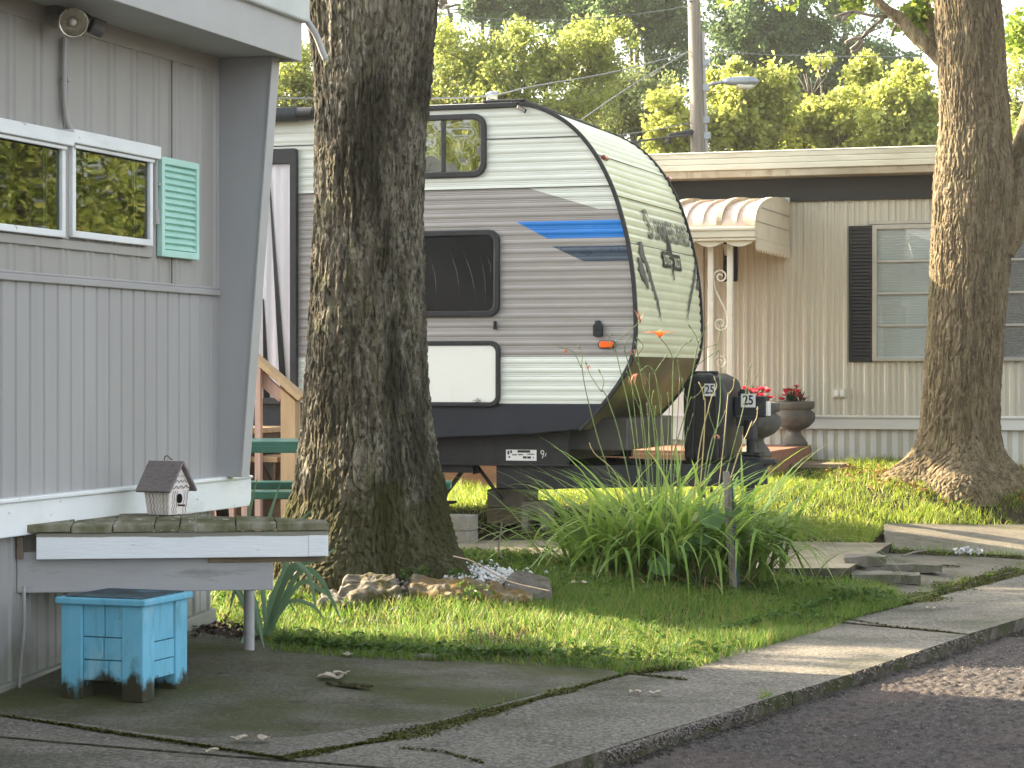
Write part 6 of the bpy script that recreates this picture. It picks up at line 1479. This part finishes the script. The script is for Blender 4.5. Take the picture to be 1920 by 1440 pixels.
def scape(pts, branches=(), m=m_stemg, r=.0048, dy=0):
    b = MB(); q = spline([dloc(x, y, dy + d) for x, y, d in pts], 6); b.tube(q, list(np.linspace(r, r * .62, len(q))), 6)
    for br_ in branches: qq = spline([dloc(x, y, dy) for x, y in br_], 4); b.tube(qq, list(np.linspace(r * .6, r * .45, len(qq))), 5); e = qq[-1]; d_ = Vector(qq[-1] - qq[-2]).normalized(); b.tube([e, Vector(e) + d_ * .018, Vector(e) + d_ * .034], [r * .5, r * 1.0, r * .3], 5)
    return b.build('flower_stem', m, dl, smooth=True)
scape([(1198, 1040, 0), (1130, 850, 0), (1100, 740, 0), (1090, 680, -.02)], [[(1090, 690), (1075, 660), (1055, 652)], [(1090, 685), (1092, 665), (1088, 655)]], dy=-.05)
scape([(1210, 1040, 0), (1165, 830, 0), (1140, 750, 0), (1128, 730, 0)], [[(1128, 735), (1108, 705), (1100, 685)], [(1128, 735), (1132, 715), (1126, 700)]], dy=.02)
scape([(1215, 1050, 0), (1185, 800, 0), (1162, 690, 0), (1150, 640, 0)], [[(1150, 645), (1190, 612), (1196, 606)], [(1152, 660), (1140, 640), (1142, 632)]], dy=.06)
scape([(1230, 1050, 0), (1205, 780, 0), (1180, 690, 0), (1168, 640, 0)], [[(1170, 660), (1180, 630), (1190, 640)]], dy=-.03)
scape([(1240, 1050, 0), (1226, 800, 0), (1205, 720, 0), (1192, 640, 0)], [[(1200, 690), (1192, 675), (1188, 668)], [(1196, 665), (1206, 650), (1200, 640)]], dy=.03)
scape([(1255, 1050, 0), (1260, 820, 0), (1262, 700, 0), (1263, 672, 0)], [[(1263, 676), (1254, 655), (1238, 634)], [(1263, 676), (1278, 652), (1290, 642)]], dy=-.06, r=.0062)
scape([(1265, 1050, 0), (1280, 820, 0), (1302, 680, 0), (1310, 640, 0)], [[(1300, 690), (1330, 668), (1340, 662)], [(1309, 645), (1304, 628), (1296, 616)], [(1310, 642), (1318, 626), (1322, 618)]], dy=.0)
scape([(1240, 1050, 0), (1245, 850, 0), (1232, 720, 0), (1224, 690, 0)], [[(1226, 700), (1240, 680), (1246, 672)], [(1225, 695), (1216, 685), (1208, 690)]], dy=.05)
scape([(1225, 1050, 0), (1217, 880, 0), (1218, 740, 0), (1218, 700, 0)], [[(1218, 720), (1208, 700), (1202, 690)]], dy=.05)
scape([(1245, 1050, 0), (1252, 900, 0), (1290, 760, 0), (1300, 745, 0)], [[(1292, 760), (1282, 735), (1280, 718)], [(1298, 748), (1310, 738), (1316, 730)]], dy=-.02)
scape([(1290, 1050, 0), (1310, 850, 0), (1330, 760, 0), (1338, 735, 0)], [[(1336, 742), (1344, 725), (1342, 715)]], m=m_stemy, dy=-.04)
scape([(1300, 1050, 0), (1318, 850, 0), (1322, 760, 0), (1320, 745, 0)], [[(1320, 750), (1318, 735), (1314, 725)]], m=m_stemy, dy=-.06)
scape([(1300, 1050, 0), (1325, 870, 0), (1340, 810, 0), (1343, 805, 0)], [[(1341, 810), (1332, 785), (1330, 778)], [(1343, 806), (1354, 785), (1358, 776)]], m=m_stemg, dy=-.02)
scape([(1330, 1050, 0), (1355, 850, 0), (1364, 750, 0), (1366, 735, 0)], [[(1365, 742), (1374, 728), (1376, 718)]], m=m_stemy, dy=.04, r=.004)
scape([(1320, 1050, 0), (1372, 850, 0), (1395, 760, 0), (1402, 700, 0)], [[(1400, 715), (1404, 696), (1406, 690)], [(1398, 740), (1410, 722), (1416, 710)]], m=m_stemg, dy=-.05)
scape([(1325, 1050, 0), (1378, 870, 0), (1402, 810, 0), (1410, 790, 0)], [[(1408, 800), (1418, 785), (1420, 772)]], m=m_stemy, dy=.0)
scape([(1230, 1050, 0), (1236, 860, 0), (1228, 790, 0), (1230, 760, 0)], [[(1229, 775), (1222, 755), (1224, 740)]], dy=-.08)
scape([(1205, 1050, 0), (1160, 900, 0), (1115, 850, 0), (1105, 830, 0)], m=m_stemy, dy=-.08, r=.004)
scape([(1290, 1050, 0), (1345, 800, 0), (1350, 700, 0), (1346, 640, 0)], [[(1346, 645), (1330, 650), (1318, 655)], [(1346, 645), (1352, 620), (1350, 610)]], dy=.1, r=.004)
for px, py in ((1185, 720), (1240, 740), (1275, 700), (1215, 780), (1290, 800), (1200, 760), (1255, 760)):
    scape([(1240 + (px - 1240) * .2, 1050, 0), (1240 + (px - 1240) * .7, 880, 0), (px, py, 0)], [[(px, py + 8), (px + rg.uniform(-10, 10), py - 16)]], dy=rg.uniform(-.1, .1), r=.004)
fc = np.array(dloc(1237, 632, -.07)); f = 6
pa = np.arange(6) * PI / 3 + .3; V, Q = ribbons(np.tile(fc, (f, 1)), pa, np.full(f, .115), np.full(f, .046), np.full(f, .65), np.full(f, 1.35), 5, rg, tw=.05, prof=([0, .3, .6, 1], [.25, .8, 1, .15]))
mesh_np('flower', V, Q, m_oran, dl)
b = MB(); [b.tube([fc, fc + np.array((math.cos(a) * .015, math.sin(a) * .015, .045))], .0016, 4) for a in pa]; b.build('stamen', m_stemy, dl)
for k, (px, py, hgt) in enumerate(((1200, 605, .10), (1196, 700, .12), (1190, 655, .06), (1060, 655, .045), (1102, 686, .04), (1344, 815, .045))):
    c = np.array(dloc(px, py, -.05)); f = 5; V, Q = ribbons(np.tile(c, (f, 1)), rg.uniform(0, 2 * PI, f), np.full(f, hgt * .9), np.full(f, .012), np.full(f, .3) + (0 if k == 0 else 1.2), np.full(f, .3 if k == 0 else 2.0), 4, rg, tw=.3)
    mesh_np('spent_flower', V, Q, m_wilt, dl)
# hollyhock leaves beside the stake
m_hl = leafmat('broad_leaves', (.08, .16, .06), (.11, .19, .07), (.14, .22, .09), trans=.35)
hk = P(1310, 1085, 14.12); ho = thing('hollyhock', 'broad round leaves of a young hollyhock growing through the day lilies', 'plant', (hk.x, hk.y, g1(hk.x, hk.y)))
def broad_leaf(par, px, py, r, dy, tilt, seed):
    rg_ = np.random.default_rng(seed); c = P(px, py, hk.y + dy) - par.location; b = MB(); N = 22; rt_ = Matrix.Rotation(tilt[2], 3, 'Z') @ Matrix.Rotation(tilt[0], 3, 'X') @ Matrix.Rotation(tilt[1], 3, 'Y')
    for ring_ in range(4):
        for j in range(N):
            a = 2 * PI * j / N; rr = r * ring_ / 3 * (1 + .12 * math.cos(5 * a) + .05 * math.cos(11 * a + seed)) if ring_ else 0
            b.v.append(tuple(c + rt_ @ Vector((rr * math.cos(a), rr * math.sin(a), (rr / r) ** 2 * r * .22 + .02 * r * math.cos(5 * a) * ring_))))
    b.f = [list(x) for x in grid_faces(4, N, True)]; b.m = [0] * len(b.f); b.build('leaf', m_hl, par, smooth=True)
    s_ = MB(); s_.tube(spline([(0, 0, 0), Vector(c) * .5 + Vector((0, .03, 0)), c], 5), .004, 5); s_.build('stalk', m_stemg, par)
for k, a in enumerate(((1332, 972, .088, -.12, (1.0, .2, .1)), (1292, 1022, .055, -.06, (.9, -.3, .4)), (1318, 1012, .05, -.1, (.8, .3, -.3)), (1238, 1066, .08, -.2, (.7, .0, .2)), (1375, 960, .05, -.05, (1.0, -.2, .3)), (1275, 1040, .05, -.1, (.7, .2, 0)))): broad_leaf(ho, *a, k + 3)
skp = P(1377, 1084, 14.08); sk_ = thing('wooden_stake', 'weathered grey wooden stake leaning in front of the day lilies', 'stake', (skp.x, skp.y, g1(skp.x, skp.y)))
tp_ = P(1362, 884, 14.08) - sk_.location
b = MB(); w_ = .045
b.v = []; 
for t in np.linspace(0, 1, 12):
    c = Vector((tp_.x * t, tp_.y * t, -.1 + (tp_.z + .1) * t)); jx = .003 * math.sin(t * 23); ww_ = w_ * (1 if t < .97 else .8)
    b.v += [tuple(c + Vector((-ww_ / 2 + jx, -.012, 0))), tuple(c + Vector((ww_ / 2 + jx * .5, -.012, 0))), tuple(c + Vector((ww_ / 2 + jx * .5, .014, 0))), tuple(c + Vector((-ww_ / 2 + jx, .014, 0)))]
b.f = [list(x) for x in grid_faces(12, 4, True)] + [[0, 1, 2, 3], [44, 45, 46, 47]]; b.m = [0] * len(b.f)
b.build('board', mat('stake_wood', [(.10, .085, .07), (.22, .19, .16), (.30, .27, .23)], 12, (3, 3, .3), rough=.95, bump=.6, bscale=40, bstretch=(4, 4, .2)), sk_, bevel=.003)
b = MB(); b.bar((w_ / 2 + .004, .0, -.05), (tp_.x + w_ / 2 + .004, tp_.y, tp_.z * .93), .007, .022); b.build('painted_strip', mat('peeling_green_paint', [(.02, .05, .05), (.05, .09, .085)], 14, (1, 1, .4), rough=.7, spots=(((.5, .5, .48), 30, .66, .7, (1, 1, .4), .9, None),)), sk_)

# ------------------------------------------------------------------ iris beside the shelf post
m_iris = leafmat('iris_leaves', (.10, .18, .11), (.14, .23, .13), (.18, .26, .14), trans=.3, rough=.42, spec=.35)
ib = P(495, 1195, 11.75); iz = g1(ib.x, ib.y); ir = thing('iris_clump', 'clump of blue green sword leaved iris behind the shelf post', 'plant', (ib.x, ib.y, iz))
def sword(pts, w_, dy):
    q = spline([P(x, y, ib.y + d) - ir.location for x, y, d in pts], 8); n_ = len(q); b = MB()
    for i, c in enumerate(q):
        t = i / (n_ - 1); d = Vector(q[min(i + 1, n_ - 1)]) - Vector(q[max(i - 1, 0)]); d.normalize()
        s_ = d.cross(Vector((dy, -1, .25))).normalized(); nn = s_.cross(d); ww_ = w_ / 2 * float(np.interp(t, [0, .3, .7, 1], [.75, 1, .85, .04]))
        c = Vector(c); b.v += [tuple(c - s_ * ww_), tuple(c + nn * ww_ * .3), tuple(c + s_ * ww_)]
    b.f = [list(x) for x in grid_faces(n_, 3)]; b.m = [0] * len(b.f); b.build('leaf', m_iris, ir, smooth=True)
for k, (pts, w_) in enumerate((([(488, 1190, 0), (470, 1100, .0), (462, 1000, 0), (484, 890, 0)], .05), ([(500, 1190, 0), (492, 1080, .1), (500, 990, .1), (526, 905, .1)], .045), ([(510, 1190, .1), (530, 1080, .1), (555, 990, .15), (586, 955, .15)], .045),
        ([(500, 1185, -.2), (540, 1080, -.3), (590, 1048, -.35), (632, 1030, -.35)], .05), ([(505, 1180, -.2), (560, 1075, -.3), (600, 1085, -.35), (643, 1170, -.3)], .05), ([(505, 1175, -.2), (545, 1065, -.4), (580, 1080, -.4), (592, 1150, -.4)], .045),
        ([(500, 1190, -.2), (560, 1095, -.2), (600, 1105, -.2), (630, 1130, -.2)], .042), ([(490, 1190, -.2), (478, 1130, -.3), (480, 1150, -.45), (497, 1222, -.5)], .05), ([(485, 1190, 0), (450, 1110, 0), (428, 1060, .1), (415, 1030, .15)], .04),
        ([(480, 1195, -.1), (455, 1130, -.1), (440, 1110, -.1), (430, 1150, -.1)], .038), ([(505, 1190, -.1), (540, 1130, -.2), (585, 1135, -.2), (610, 1165, -.2)], .035), ([(500, 1190, 0), (515, 1110, 0), (545, 1060, 0), (580, 1070, 0)], .04),
        ([(495, 1190, 0), (508, 1120, .1), (530, 1110, .1), (560, 1160, .1)], .035), ([(475, 1200, -.1), (465, 1190, -.2), (455, 1200, -.3), (448, 1222, -.35)], .03))): sword(pts, w_ * .6, .3 if k % 2 else -.25)

# ------------------------------------------------------------------ stones round the trunk, gravel, pavers, debris
m_stone = mat('mossy_stone', [(.11, .097, .075), (.18, .16, .128), (.25, .225, .18)], 7, rough=.95, bump=.8, bscale=60, spec=.1, spots=(((.06, .055, .010), 5, .46, .58, (1, 1, 1), .9, None), ((.10, .09, .075), 16, .6, .7, (1, 1, 1), .6, None)))
m_stone2 = mat('rust_moss_stone', [(.11, .097, .075), (.18, .16, .128), (.25, .225, .18)], 7, rough=.95, bump=.8, bscale=60, spec=.1, spots=(((.13, .08, .015), 6, .40, .55, (.6, 1, 1), .85, None), ((.36, .33, .27), 6, .58, .64, (1, 1, 1), .6, None)))
m_brick = mat('grey_paver', [(.12, .11, .095), (.19, .175, .15)], 9, rough=.95, bump=.7, bscale=80, spec=.1, spots=(((.06, .065, .03), 5, .5, .65, (1, 1, 1), .7, None),))
def rock(name, label, cat, outline, Yf, h, m, group, tilt=0.0, depth=None, jag=.015, seed=1, shrink=.82):
    """outline: pixel points of its top face, read on a slightly tilted plane; sides drop to the ground"""
    pts = [P(x, y, Yf) for x, y in outline]; c = sum(pts, Vector()) / len(pts)
    t = thing(name, label, cat, (c.x, c.y, g1(c.x, c.y) - .02), 0, group); bm = bmesh.new(); rg_ = np.random.default_rng(seed)
    dp = depth or .3; zt_ = [p.z for p in pts]; zlo, zhi = min(zt_), max(zt_)
    top = []; 
    for p in pts:
        v = (p.z - zlo) / max(1e-6, zhi - zlo); top.append(Vector((p.x - c.x, v * dp - dp * .5, h + v * tilt)))
    sub = []
    for i, p in enumerate(top):
        q = top[(i + 1) % len(top)]
        for k in range(4): u = p.lerp(q, k / 4); sub.append(u + Vector((rg_.normal() * jag * .4, rg_.normal() * jag * .4, rg_.normal() * jag * .25)))
    n_ = len(sub); cen = sum(sub, Vector()) / n_; rings = []
    for f_, zz in ((.0, None), (.5, None), (.9, None), (1.0, -.012), (1.04, -.5), (1.0, -1.0)):
        ring_ = []
        for u in sub:
            w = cen + (u - cen) * f_
            if zz is not None: w = Vector((w.x, w.y, u.z + zz * (u.z if zz < -.1 else 1) + (0 if zz > -.1 else 0)))
            w = w + Vector((0, 0, vnoise(np.array([[w.x * 14, w.y * 14, seed + w.z * 9]]))[0] * jag * .7)); ring_.append(bm.verts.new(w))
        rings.append(ring_)
    for r0_, r1_ in zip(rings, rings[1:]):
        for i in range(n_): bm.faces.new((r0_[i], r0_[(i + 1) % n_], r1_[(i + 1) % n_], r1_[i]))
    bmesh.ops.remove_doubles(bm, verts=bm.verts, dist=.0008); bmesh.ops.recalc_face_normals(bm, faces=bm.faces)
    bmesh.ops.subdivide_edges(bm, edges=bm.edges, cuts=3, use_grid_fill=True, smooth=.0)
    bmesh.ops.smooth_vert(bm, verts=bm.verts, factor=.5, use_axis_x=True, use_axis_y=True, use_axis_z=True); bmesh.ops.smooth_vert(bm, verts=bm.verts, factor=.5, use_axis_x=True, use_axis_y=True, use_axis_z=True)
    bm.normal_update(); CC = np.array([v.co[:] for v in bm.verts]); dd = fbm(CC * 16 + seed * 3.1, 4, seed) * jag * 1.1 + np.clip(vnoise(CC * 40 + seed, seed), -1, .2) * .004
    for v, k_ in zip(bm.verts, dd): v.co += v.normal * float(k_)
    for f_ in bm.faces: f_.smooth = True
    me = bpy.data.meshes.new('stone_body'); bm.to_mesh(me); bm.free(); me.materials.append(m); o = bpy.data.objects.new('stone_body', me); COL.objects.link(o); o.parent = t
    return t
SG = 'edging stones round the mossy trunk'
rock('edging_stone', 'pale flat edging stone partly behind the iris leaves', 'stone', [(555, 1085), (640, 1060), (650, 1040), (600, 1040), (550, 1058)], 13.3, .09, m_brick, SG, .06, .3, seed=2)
rock('edging_stone', 'round edging stone with a dark moss patch on its face', 'stone', [(634, 1088), (660, 1110), (735, 1104), (752, 1082), (740, 1056), (690, 1052), (650, 1060)], 12.9, .06, m_stone, SG, .13, .2, seed=3)
rock('edging_stone', 'flat edging stone covered in rust brown moss below the trunk', 'stone', [(770, 1100), (830, 1112), (880, 1102), (905, 1080), (850, 1066), (785, 1066), (768, 1072)], 12.95, .06, m_stone2, SG, .09, .24, seed=4)
rock('edging_stone', 'low wedge of edging stone under the white gravel', 'stone', [(880, 1100), (930, 1112), (990, 1108), (1000, 1098), (930, 1076), (885, 1074)], 13.0, .05, m_stone2, SG, .06, .24, seed=5)
rock('edging_stone', 'tilted grey grooved block at the right end of the stone edging', 'stone', [(945, 1078), (1005, 1102), (1035, 1092), (1032, 1066), (985, 1043), (958, 1046)], 13.1, .05, m_brick, SG, .13, .16, seed=6, jag=.008)
rock('edging_stone', 'small dark stone tucked between the iris and the round stone', 'stone', [(600, 1105), (650, 1112), (668, 1098), (640, 1080), (605, 1085)], 12.85, .05, m_brick, SG, .05, .2, seed=7)
m_gw = leafmat('white_gravel', (.55, .55, .54), (.66, .66, .66), (.42, .40, .38), trans=.0, rough=.7)
m_gg = leafmat('pink_grey_gravel', (.17, .145, .13), (.25, .225, .20), (.11, .105, .10), trans=.0, rough=.7)
def pebbles(pts, size, m, seed):
    rg_ = np.random.default_rng(seed); n_ = len(pts); base = np.array([(1, 0, 0), (-1, 0, 0), (0, 1, 0), (0, -1, 0), (0, 0, .7), (0, 0, -.7)]); fc_ = np.array([(0, 2, 4), (2, 1, 4), (1, 3, 4), (3, 0, 4), (2, 0, 5), (1, 2, 5), (3, 1, 5), (0, 3, 5)])
    s_ = size * rg_.uniform(.6, 1.5, (n_, 1, 1)) * rg_.uniform(.6, 1.2, (n_, 1, 3)); a = rg_.uniform(0, 2 * PI, n_); v = base[None] * s_
    x = v[..., 0] * np.cos(a)[:, None] - v[..., 1] * np.sin(a)[:, None]; y = v[..., 0] * np.sin(a)[:, None] + v[..., 1] * np.cos(a)[:, None]
    V_ = np.stack([x, y, v[..., 2]], -1) + np.asarray(pts)[:, None]; Q_ = (fc_[None] + (np.arange(n_) * 6)[:, None, None]).reshape(-1, 3)
    o = tag(mesh_np('gravel', V_.reshape(-1, 3), Q_, m, smooth=True), kind='stuff'); return o
def spread(px, py, Y, sx, sy, n_, seed, lift=.015): rg_ = np.random.default_rng(seed); c = P(px, py, Y); q = np.c_[rg_.normal(c.x, sx, n_), rg_.normal(c.y, sy, n_)]; return np.c_[q, gh(q[:, 0], q[:, 1]) + lift]
pebbles(np.concatenate([spread(925, 1062, 13.55, .11, .16, 260, 1, .04), spread(895, 1082, 13.2, .12, .08, 90, 2, .07), spread(870, 1075, 13.2, .1, .06, 40, 3, .07)]), .013, m_gw, 1)
pebbles(np.concatenate([spread(755, 1078, 13.0, .04, .16, 90, 4, .05), spread(640, 1055, 13.4, .1, .1, 70, 5, .06)]), .012, m_gg, 2)
pebbles(np.concatenate([spread(1640, 1098, 14.9, .12, .1, 9, 6, .01), spread(1500, 1060, 15.7, .3, .3, 12, 7, .03)]), .012, m_gw, 3)
# loose grit and crumbs on the concrete and the asphalt
qn = 900; qx = rng.uniform(-2.2, 3.2, qn); qy = rng.uniform(8.6, 13, qn)
ok = ((qx - K1.x) * kn.x + (qy - K1.y) * kn.y > .05) & ~inpoly(qx, qy, lawn_front); qx, qy = qx[ok], qy[ok]
pebbles(np.c_[qx, qy, np.maximum(gh(qx, qy), 0) + .006], .0035, m_gg, 4)
qn = 2600; t_ = rng.uniform(-.6, 5, qn); o_ = -np.abs(rng.normal(0, .5, qn)) - .01; px_ = K1.x + kd.x * t_ + kn.x * o_; py_ = K1.y + kd.y * t_ + kn.y * o_
px2, py2 = px_, py_
kq = np.random.default_rng(61); kt = np.concatenate([kq.uniform(-.7, .62, 1300), kq.uniform(-.8, 4, 500)]); ko = kq.normal(-.004, .006, len(kt)); kz = -np.abs(kq.normal(0, .02, len(kt)))
pebbles(np.c_[K1.x + kd.x * kt + kn.x * ko, K1.y + kd.y * kt + kn.y * ko, kz - .002], .0062, m_gg, 62)
kt = kq.uniform(-.9, 5, 2600); ko = -np.abs(kq.normal(0, .025, len(kt))) - .004
pebbles(np.c_[K1.x + kd.x * kt + kn.x * ko, K1.y + kd.y * kt + kn.y * ko, np.full(len(kt), -.07)], .006, leafmat('road_dirt', (.03, .026, .02), (.06, .05, .04), (.11, .10, .085), trans=0, rough=.95), 63)
pebbles(np.c_[px_, py_, np.full(qn, -.072) + np.clip(o_ * .008, -.01, 0)], .0042, m_gg, 5)

def paver(label, px, py, w, d, h, rz, seed, z0=0.0):
    c = Vector((*GP(px, py), 0)); t = thing('broken_paver', label, 'paver', (c.x, c.y, dz_(c.x, c.y) + .006 + z0), rz, 'broken concrete pavers at the end of the pad'); bm = bmesh.new()
    b = MB(); b.box(-w / 2, w / 2, -d / 2, d / 2, 0, h); o = b.build('paver_body', m_brick, t, bevel=.008)
    bm = bmesh.new(); bm.from_mesh(o.data); bmesh.ops.subdivide_edges(bm, edges=bm.edges, cuts=7, use_grid_fill=True)
    for v in bm.verts: v.co += Vector(vnoise(np.array([[v.co.x * 13 + k * 7, v.co.y * 13, v.co.z * 13 + seed] for k in range(3)]))) * .009
    bm.to_mesh(o.data); bm.free(); o.modifiers.clear()
    return t
paver('broken grey paver stacked on another right at the pad corner', 1622, 1078, .27, .26, .065, -.1, 1, .062)
paver('broken grey paver lying under the stacked one at the pad corner', 1635, 1092, .32, .26, .06, .05, 2)
paver('low mossy paver nearest the sidewalk with white pebbles beside it', 1690, 1092, .24, .24, .055, -.15, 3)
paver('long thin paver farthest back beside the pad edge', 1705, 1072, .42, .2, .05, -.05, 4)
# dead branch with a white dried bloom on the driveway
db = Vector((*GP(1730, 1045), 0)); dbt = thing('dead_branch', 'dry branch with a white withered end lying on the driveway', 'branch', (db.x, db.y, dz_(db.x, db.y) + .014))
b = MB(); q = [Vector((*GP(x, y), 0)) - dbt.location for x, y in ((1692, 1046), (1718, 1041), (1745, 1036), (1770, 1040), (1800, 1045))]; b.tube(spline([(p.x, p.y, .01 + .01 * (i % 2)) for i, p in enumerate(q)], 5), .007, 6); b.build('stick', m_twig, dbt)
rgk = np.random.default_rng(9); e = np.array(Vector((*GP(1812, 1047), 0)) - dbt.location); e[2] = .02; V, Q = leafcloud(e + rgk.normal(size=(60, 3)) * np.array([.05, .02, .012]), np.full(60, .035), rgk); mesh_np('withered_head', V, Q, m_gw, dbt)
# dead leaves, bark chunk and stone on the patio
m_dleaf = leafmat('dead_leaves', (.34, .28, .20), (.44, .38, .30), (.28, .20, .14), trans=.15)
def dead_leaf(label, px, py, s_, z, seed, m=m_dleaf):
    c = G(px, py, z); t = thing('dead_leaf', label, 'leaf', (c.x, c.y, max(g1(c.x, c.y), 0) + .012), seed, 'dead leaves on the concrete'); rg_ = np.random.default_rng(seed); b = MB(); N = 20
    for ring_ in range(4):
        for j in range(N):
            a = 2 * PI * j / N; rr = s_ * ring_ / 3 * (.62 + .38 * abs(math.cos(2.5 * a))) if ring_ else 0
            b.v.append((rr * math.cos(a) * 1.2, rr * math.sin(a), .35 * s_ * abs(math.sin(a * 1.5 + seed)) * (ring_ / 3) ** 2 + .004))
    b.f = [list(x) for x in grid_faces(4, N, True)]; b.m = [0] * len(b.f); b.build('leaf_blade', m, t, smooth=True)
for k, (px, py, s_, z, lab) in enumerate(((450, 1393, .036, .0, 'curled pale dead leaf, left one of the close pair by the mossy joint'), (492, 1393, .036, .0, 'curled pale dead leaf, right one of the close pair by the mossy joint'), (622, 1279, .06, .04, 'big curled dead leaf beside the bark chunk'), (640, 1273, .04, .04, 'dead leaf leaning on the bark chunk'),
        (1190, 1304, .03, 0, 'flat dead leaf on the sidewalk, left of the two by the curb end'), (1230, 1306, .03, 0, 'flat dead leaf on the sidewalk, right of the two by the curb end'), (395, 1416, .03, 0, 'brown dead leaf lying on the mossy joint itself'), (652, 1232, .035, .07, 'pale green leaf at the patio back edge'), (838, 1148, .05, .1, 'pale dead leaf in the shaded lawn below the stones'), (1745, 1146, .03, 0, 'dead leaf on the far part of the sidewalk'), (1085, 1112, .05, .14, 'long pale dead leaf in the lawn left of the day lilies'), (1310, 1128, .035, .1, 'small pale dead leaf in the lawn below the stake'), (1390, 1170, .045, .06, 'brown dead leaf in the lawn near the sidewalk'))): dead_leaf(lab, px, py, s_, z, k + 1)
bc = G(655, 1292, .03); bct = thing('bark_chunk', 'dark chunk of fallen bark on the mossy patio', 'bark', (bc.x, bc.y, g1(bc.x, bc.y) + .008), -.5)
b = MB(); nn_ = 14
for i in range(nn_):
    t = i / (nn_ - 1); wv = .034 * math.sin(PI * (t * .86 + .1)) + .006
    for j in range(7): a = PI * j / 6; b.v.append(((t - .5) * .24, wv * math.cos(a) + .006 * vnoise(np.array([[t * 9, j, 1.0]]))[0], .004 + .024 * math.sin(a) * (.6 + .5 * vnoise(np.array([[t * 7, j * .8, 4.0]]))[0])))
b.f = [list(x) for x in grid_faces(nn_, 7)]; b.m = [0] * len(b.f); b.build('bark_piece', m_bark_a, bct, smooth=False)
rc_ = G(798, 1240, .04); rct = thing('loose_stone', 'oblong grey stone at the lawn edge of the patio', 'stone', (rc_.x, rc_.y, g1(rc_.x, rc_.y) + .008), -.1)
b = MB(); b.lathe([(.001, -.02), (.03, -.015), (.036, 0), (.028, .012), (.002, .018)], 14); o = b.build('stone_body', m_brick, rct, smooth=True); o.scale = (1.9, .8, .9); o.location.z = .012
tw_ = G(938, 1048, .22); tt = thing('twig', 'thin bare twig standing upright in the white gravel', 'twig', (tw_.x, 13.6, g1(tw_.x, 13.6)))
b = MB(); b.tube(spline([P(x, y, 13.6) - tt.location for x, y in ((942, 1046), (935, 1030), (938, 1005), (941, 978))], 5), .006, 6); b.build('stem', m_twig, tt)
tt = thing('twig', 'long thin fallen twig slanting across the edging stones', 'twig', (P(960, 1085, 12.75).x, 12.75, g1(0, 12.75)))
b = MB(); b.tube(spline([P(x, y, 12.9 - .0015 * (x - 850)) - tt.location for x, y in ((850, 1043), (885, 1052), (920, 1072), (960, 1092), (1030, 1108))], 5), .004, 6); b.build('stem', m_twig, tt)
# little weeds at the foot of the trunk
for k, (px, py, Y, lab) in enumerate(((775, 1062, 13.15, 'small green weed at the trunk foot between two stones'), (855, 1062, 13.2, 'small green weed beside the white gravel'), (885, 1098, 12.8, 'small weed in front of the flat stones'))):
    c = P(px, py, Y); t = thing('weed', lab, 'weed', (c.x, c.y, g1(c.x, c.y)), 0, 'weeds among the edging stones'); rg_ = np.random.default_rng(k); C = rg_.normal(size=(60, 3)) * np.array([.05, .03, .025]) + np.array([0, 0, .09]); V, Q = leafcloud(C, np.full(60, .03), rg_); mesh_np('foliage', V, Q, m_weed, t)
# dark mulch under the camper tongue and by the iris
q = np.concatenate([spread(980, 1000, 17.9, .35, .16, 500, 31)[:, :2], spread(450, 1195, 12.0, .16, .25, 300, 32)[:, :2], spread(1200, 1085, 14.1, .4, .12, 300, 33)[:, :2]]); V, Q = leafcloud(np.c_[q, gh(q[:, 0], q[:, 1]) + rng.uniform(0, .03, len(q))], np.full(len(q), .04), up=1.5)
m_mulch = leafmat('mulch', (.03, .022, .016), (.06, .045, .03), (.11, .08, .05), trans=0); tag(mesh_np('mulch', V, Q, m_mulch), kind='stuff')

# ------------------------------------------------------------------ thin haze, added to lift the far darks
hz = MB(); hz.box(-330, 330, -160, 480, -2.0, 15.0)
m_hz = bpy.data.materials.new('haze'); m_hz.use_nodes = True
hn, hl = m_hz.node_tree.nodes, m_hz.node_tree.links
hn.remove(hn['Principled BSDF'])
pv = hn.new('ShaderNodeVolumePrincipled'); pv.inputs['Color'].default_value = (.92, .93, .90, 1); pv.inputs['Density'].default_value = .0004; pv.inputs['Anisotropy'].default_value = .2
hl.new(pv.outputs[0], hn['Material Output'].inputs['Volume'])
tag(hz.build('haze', m_hz), kind='stuff')
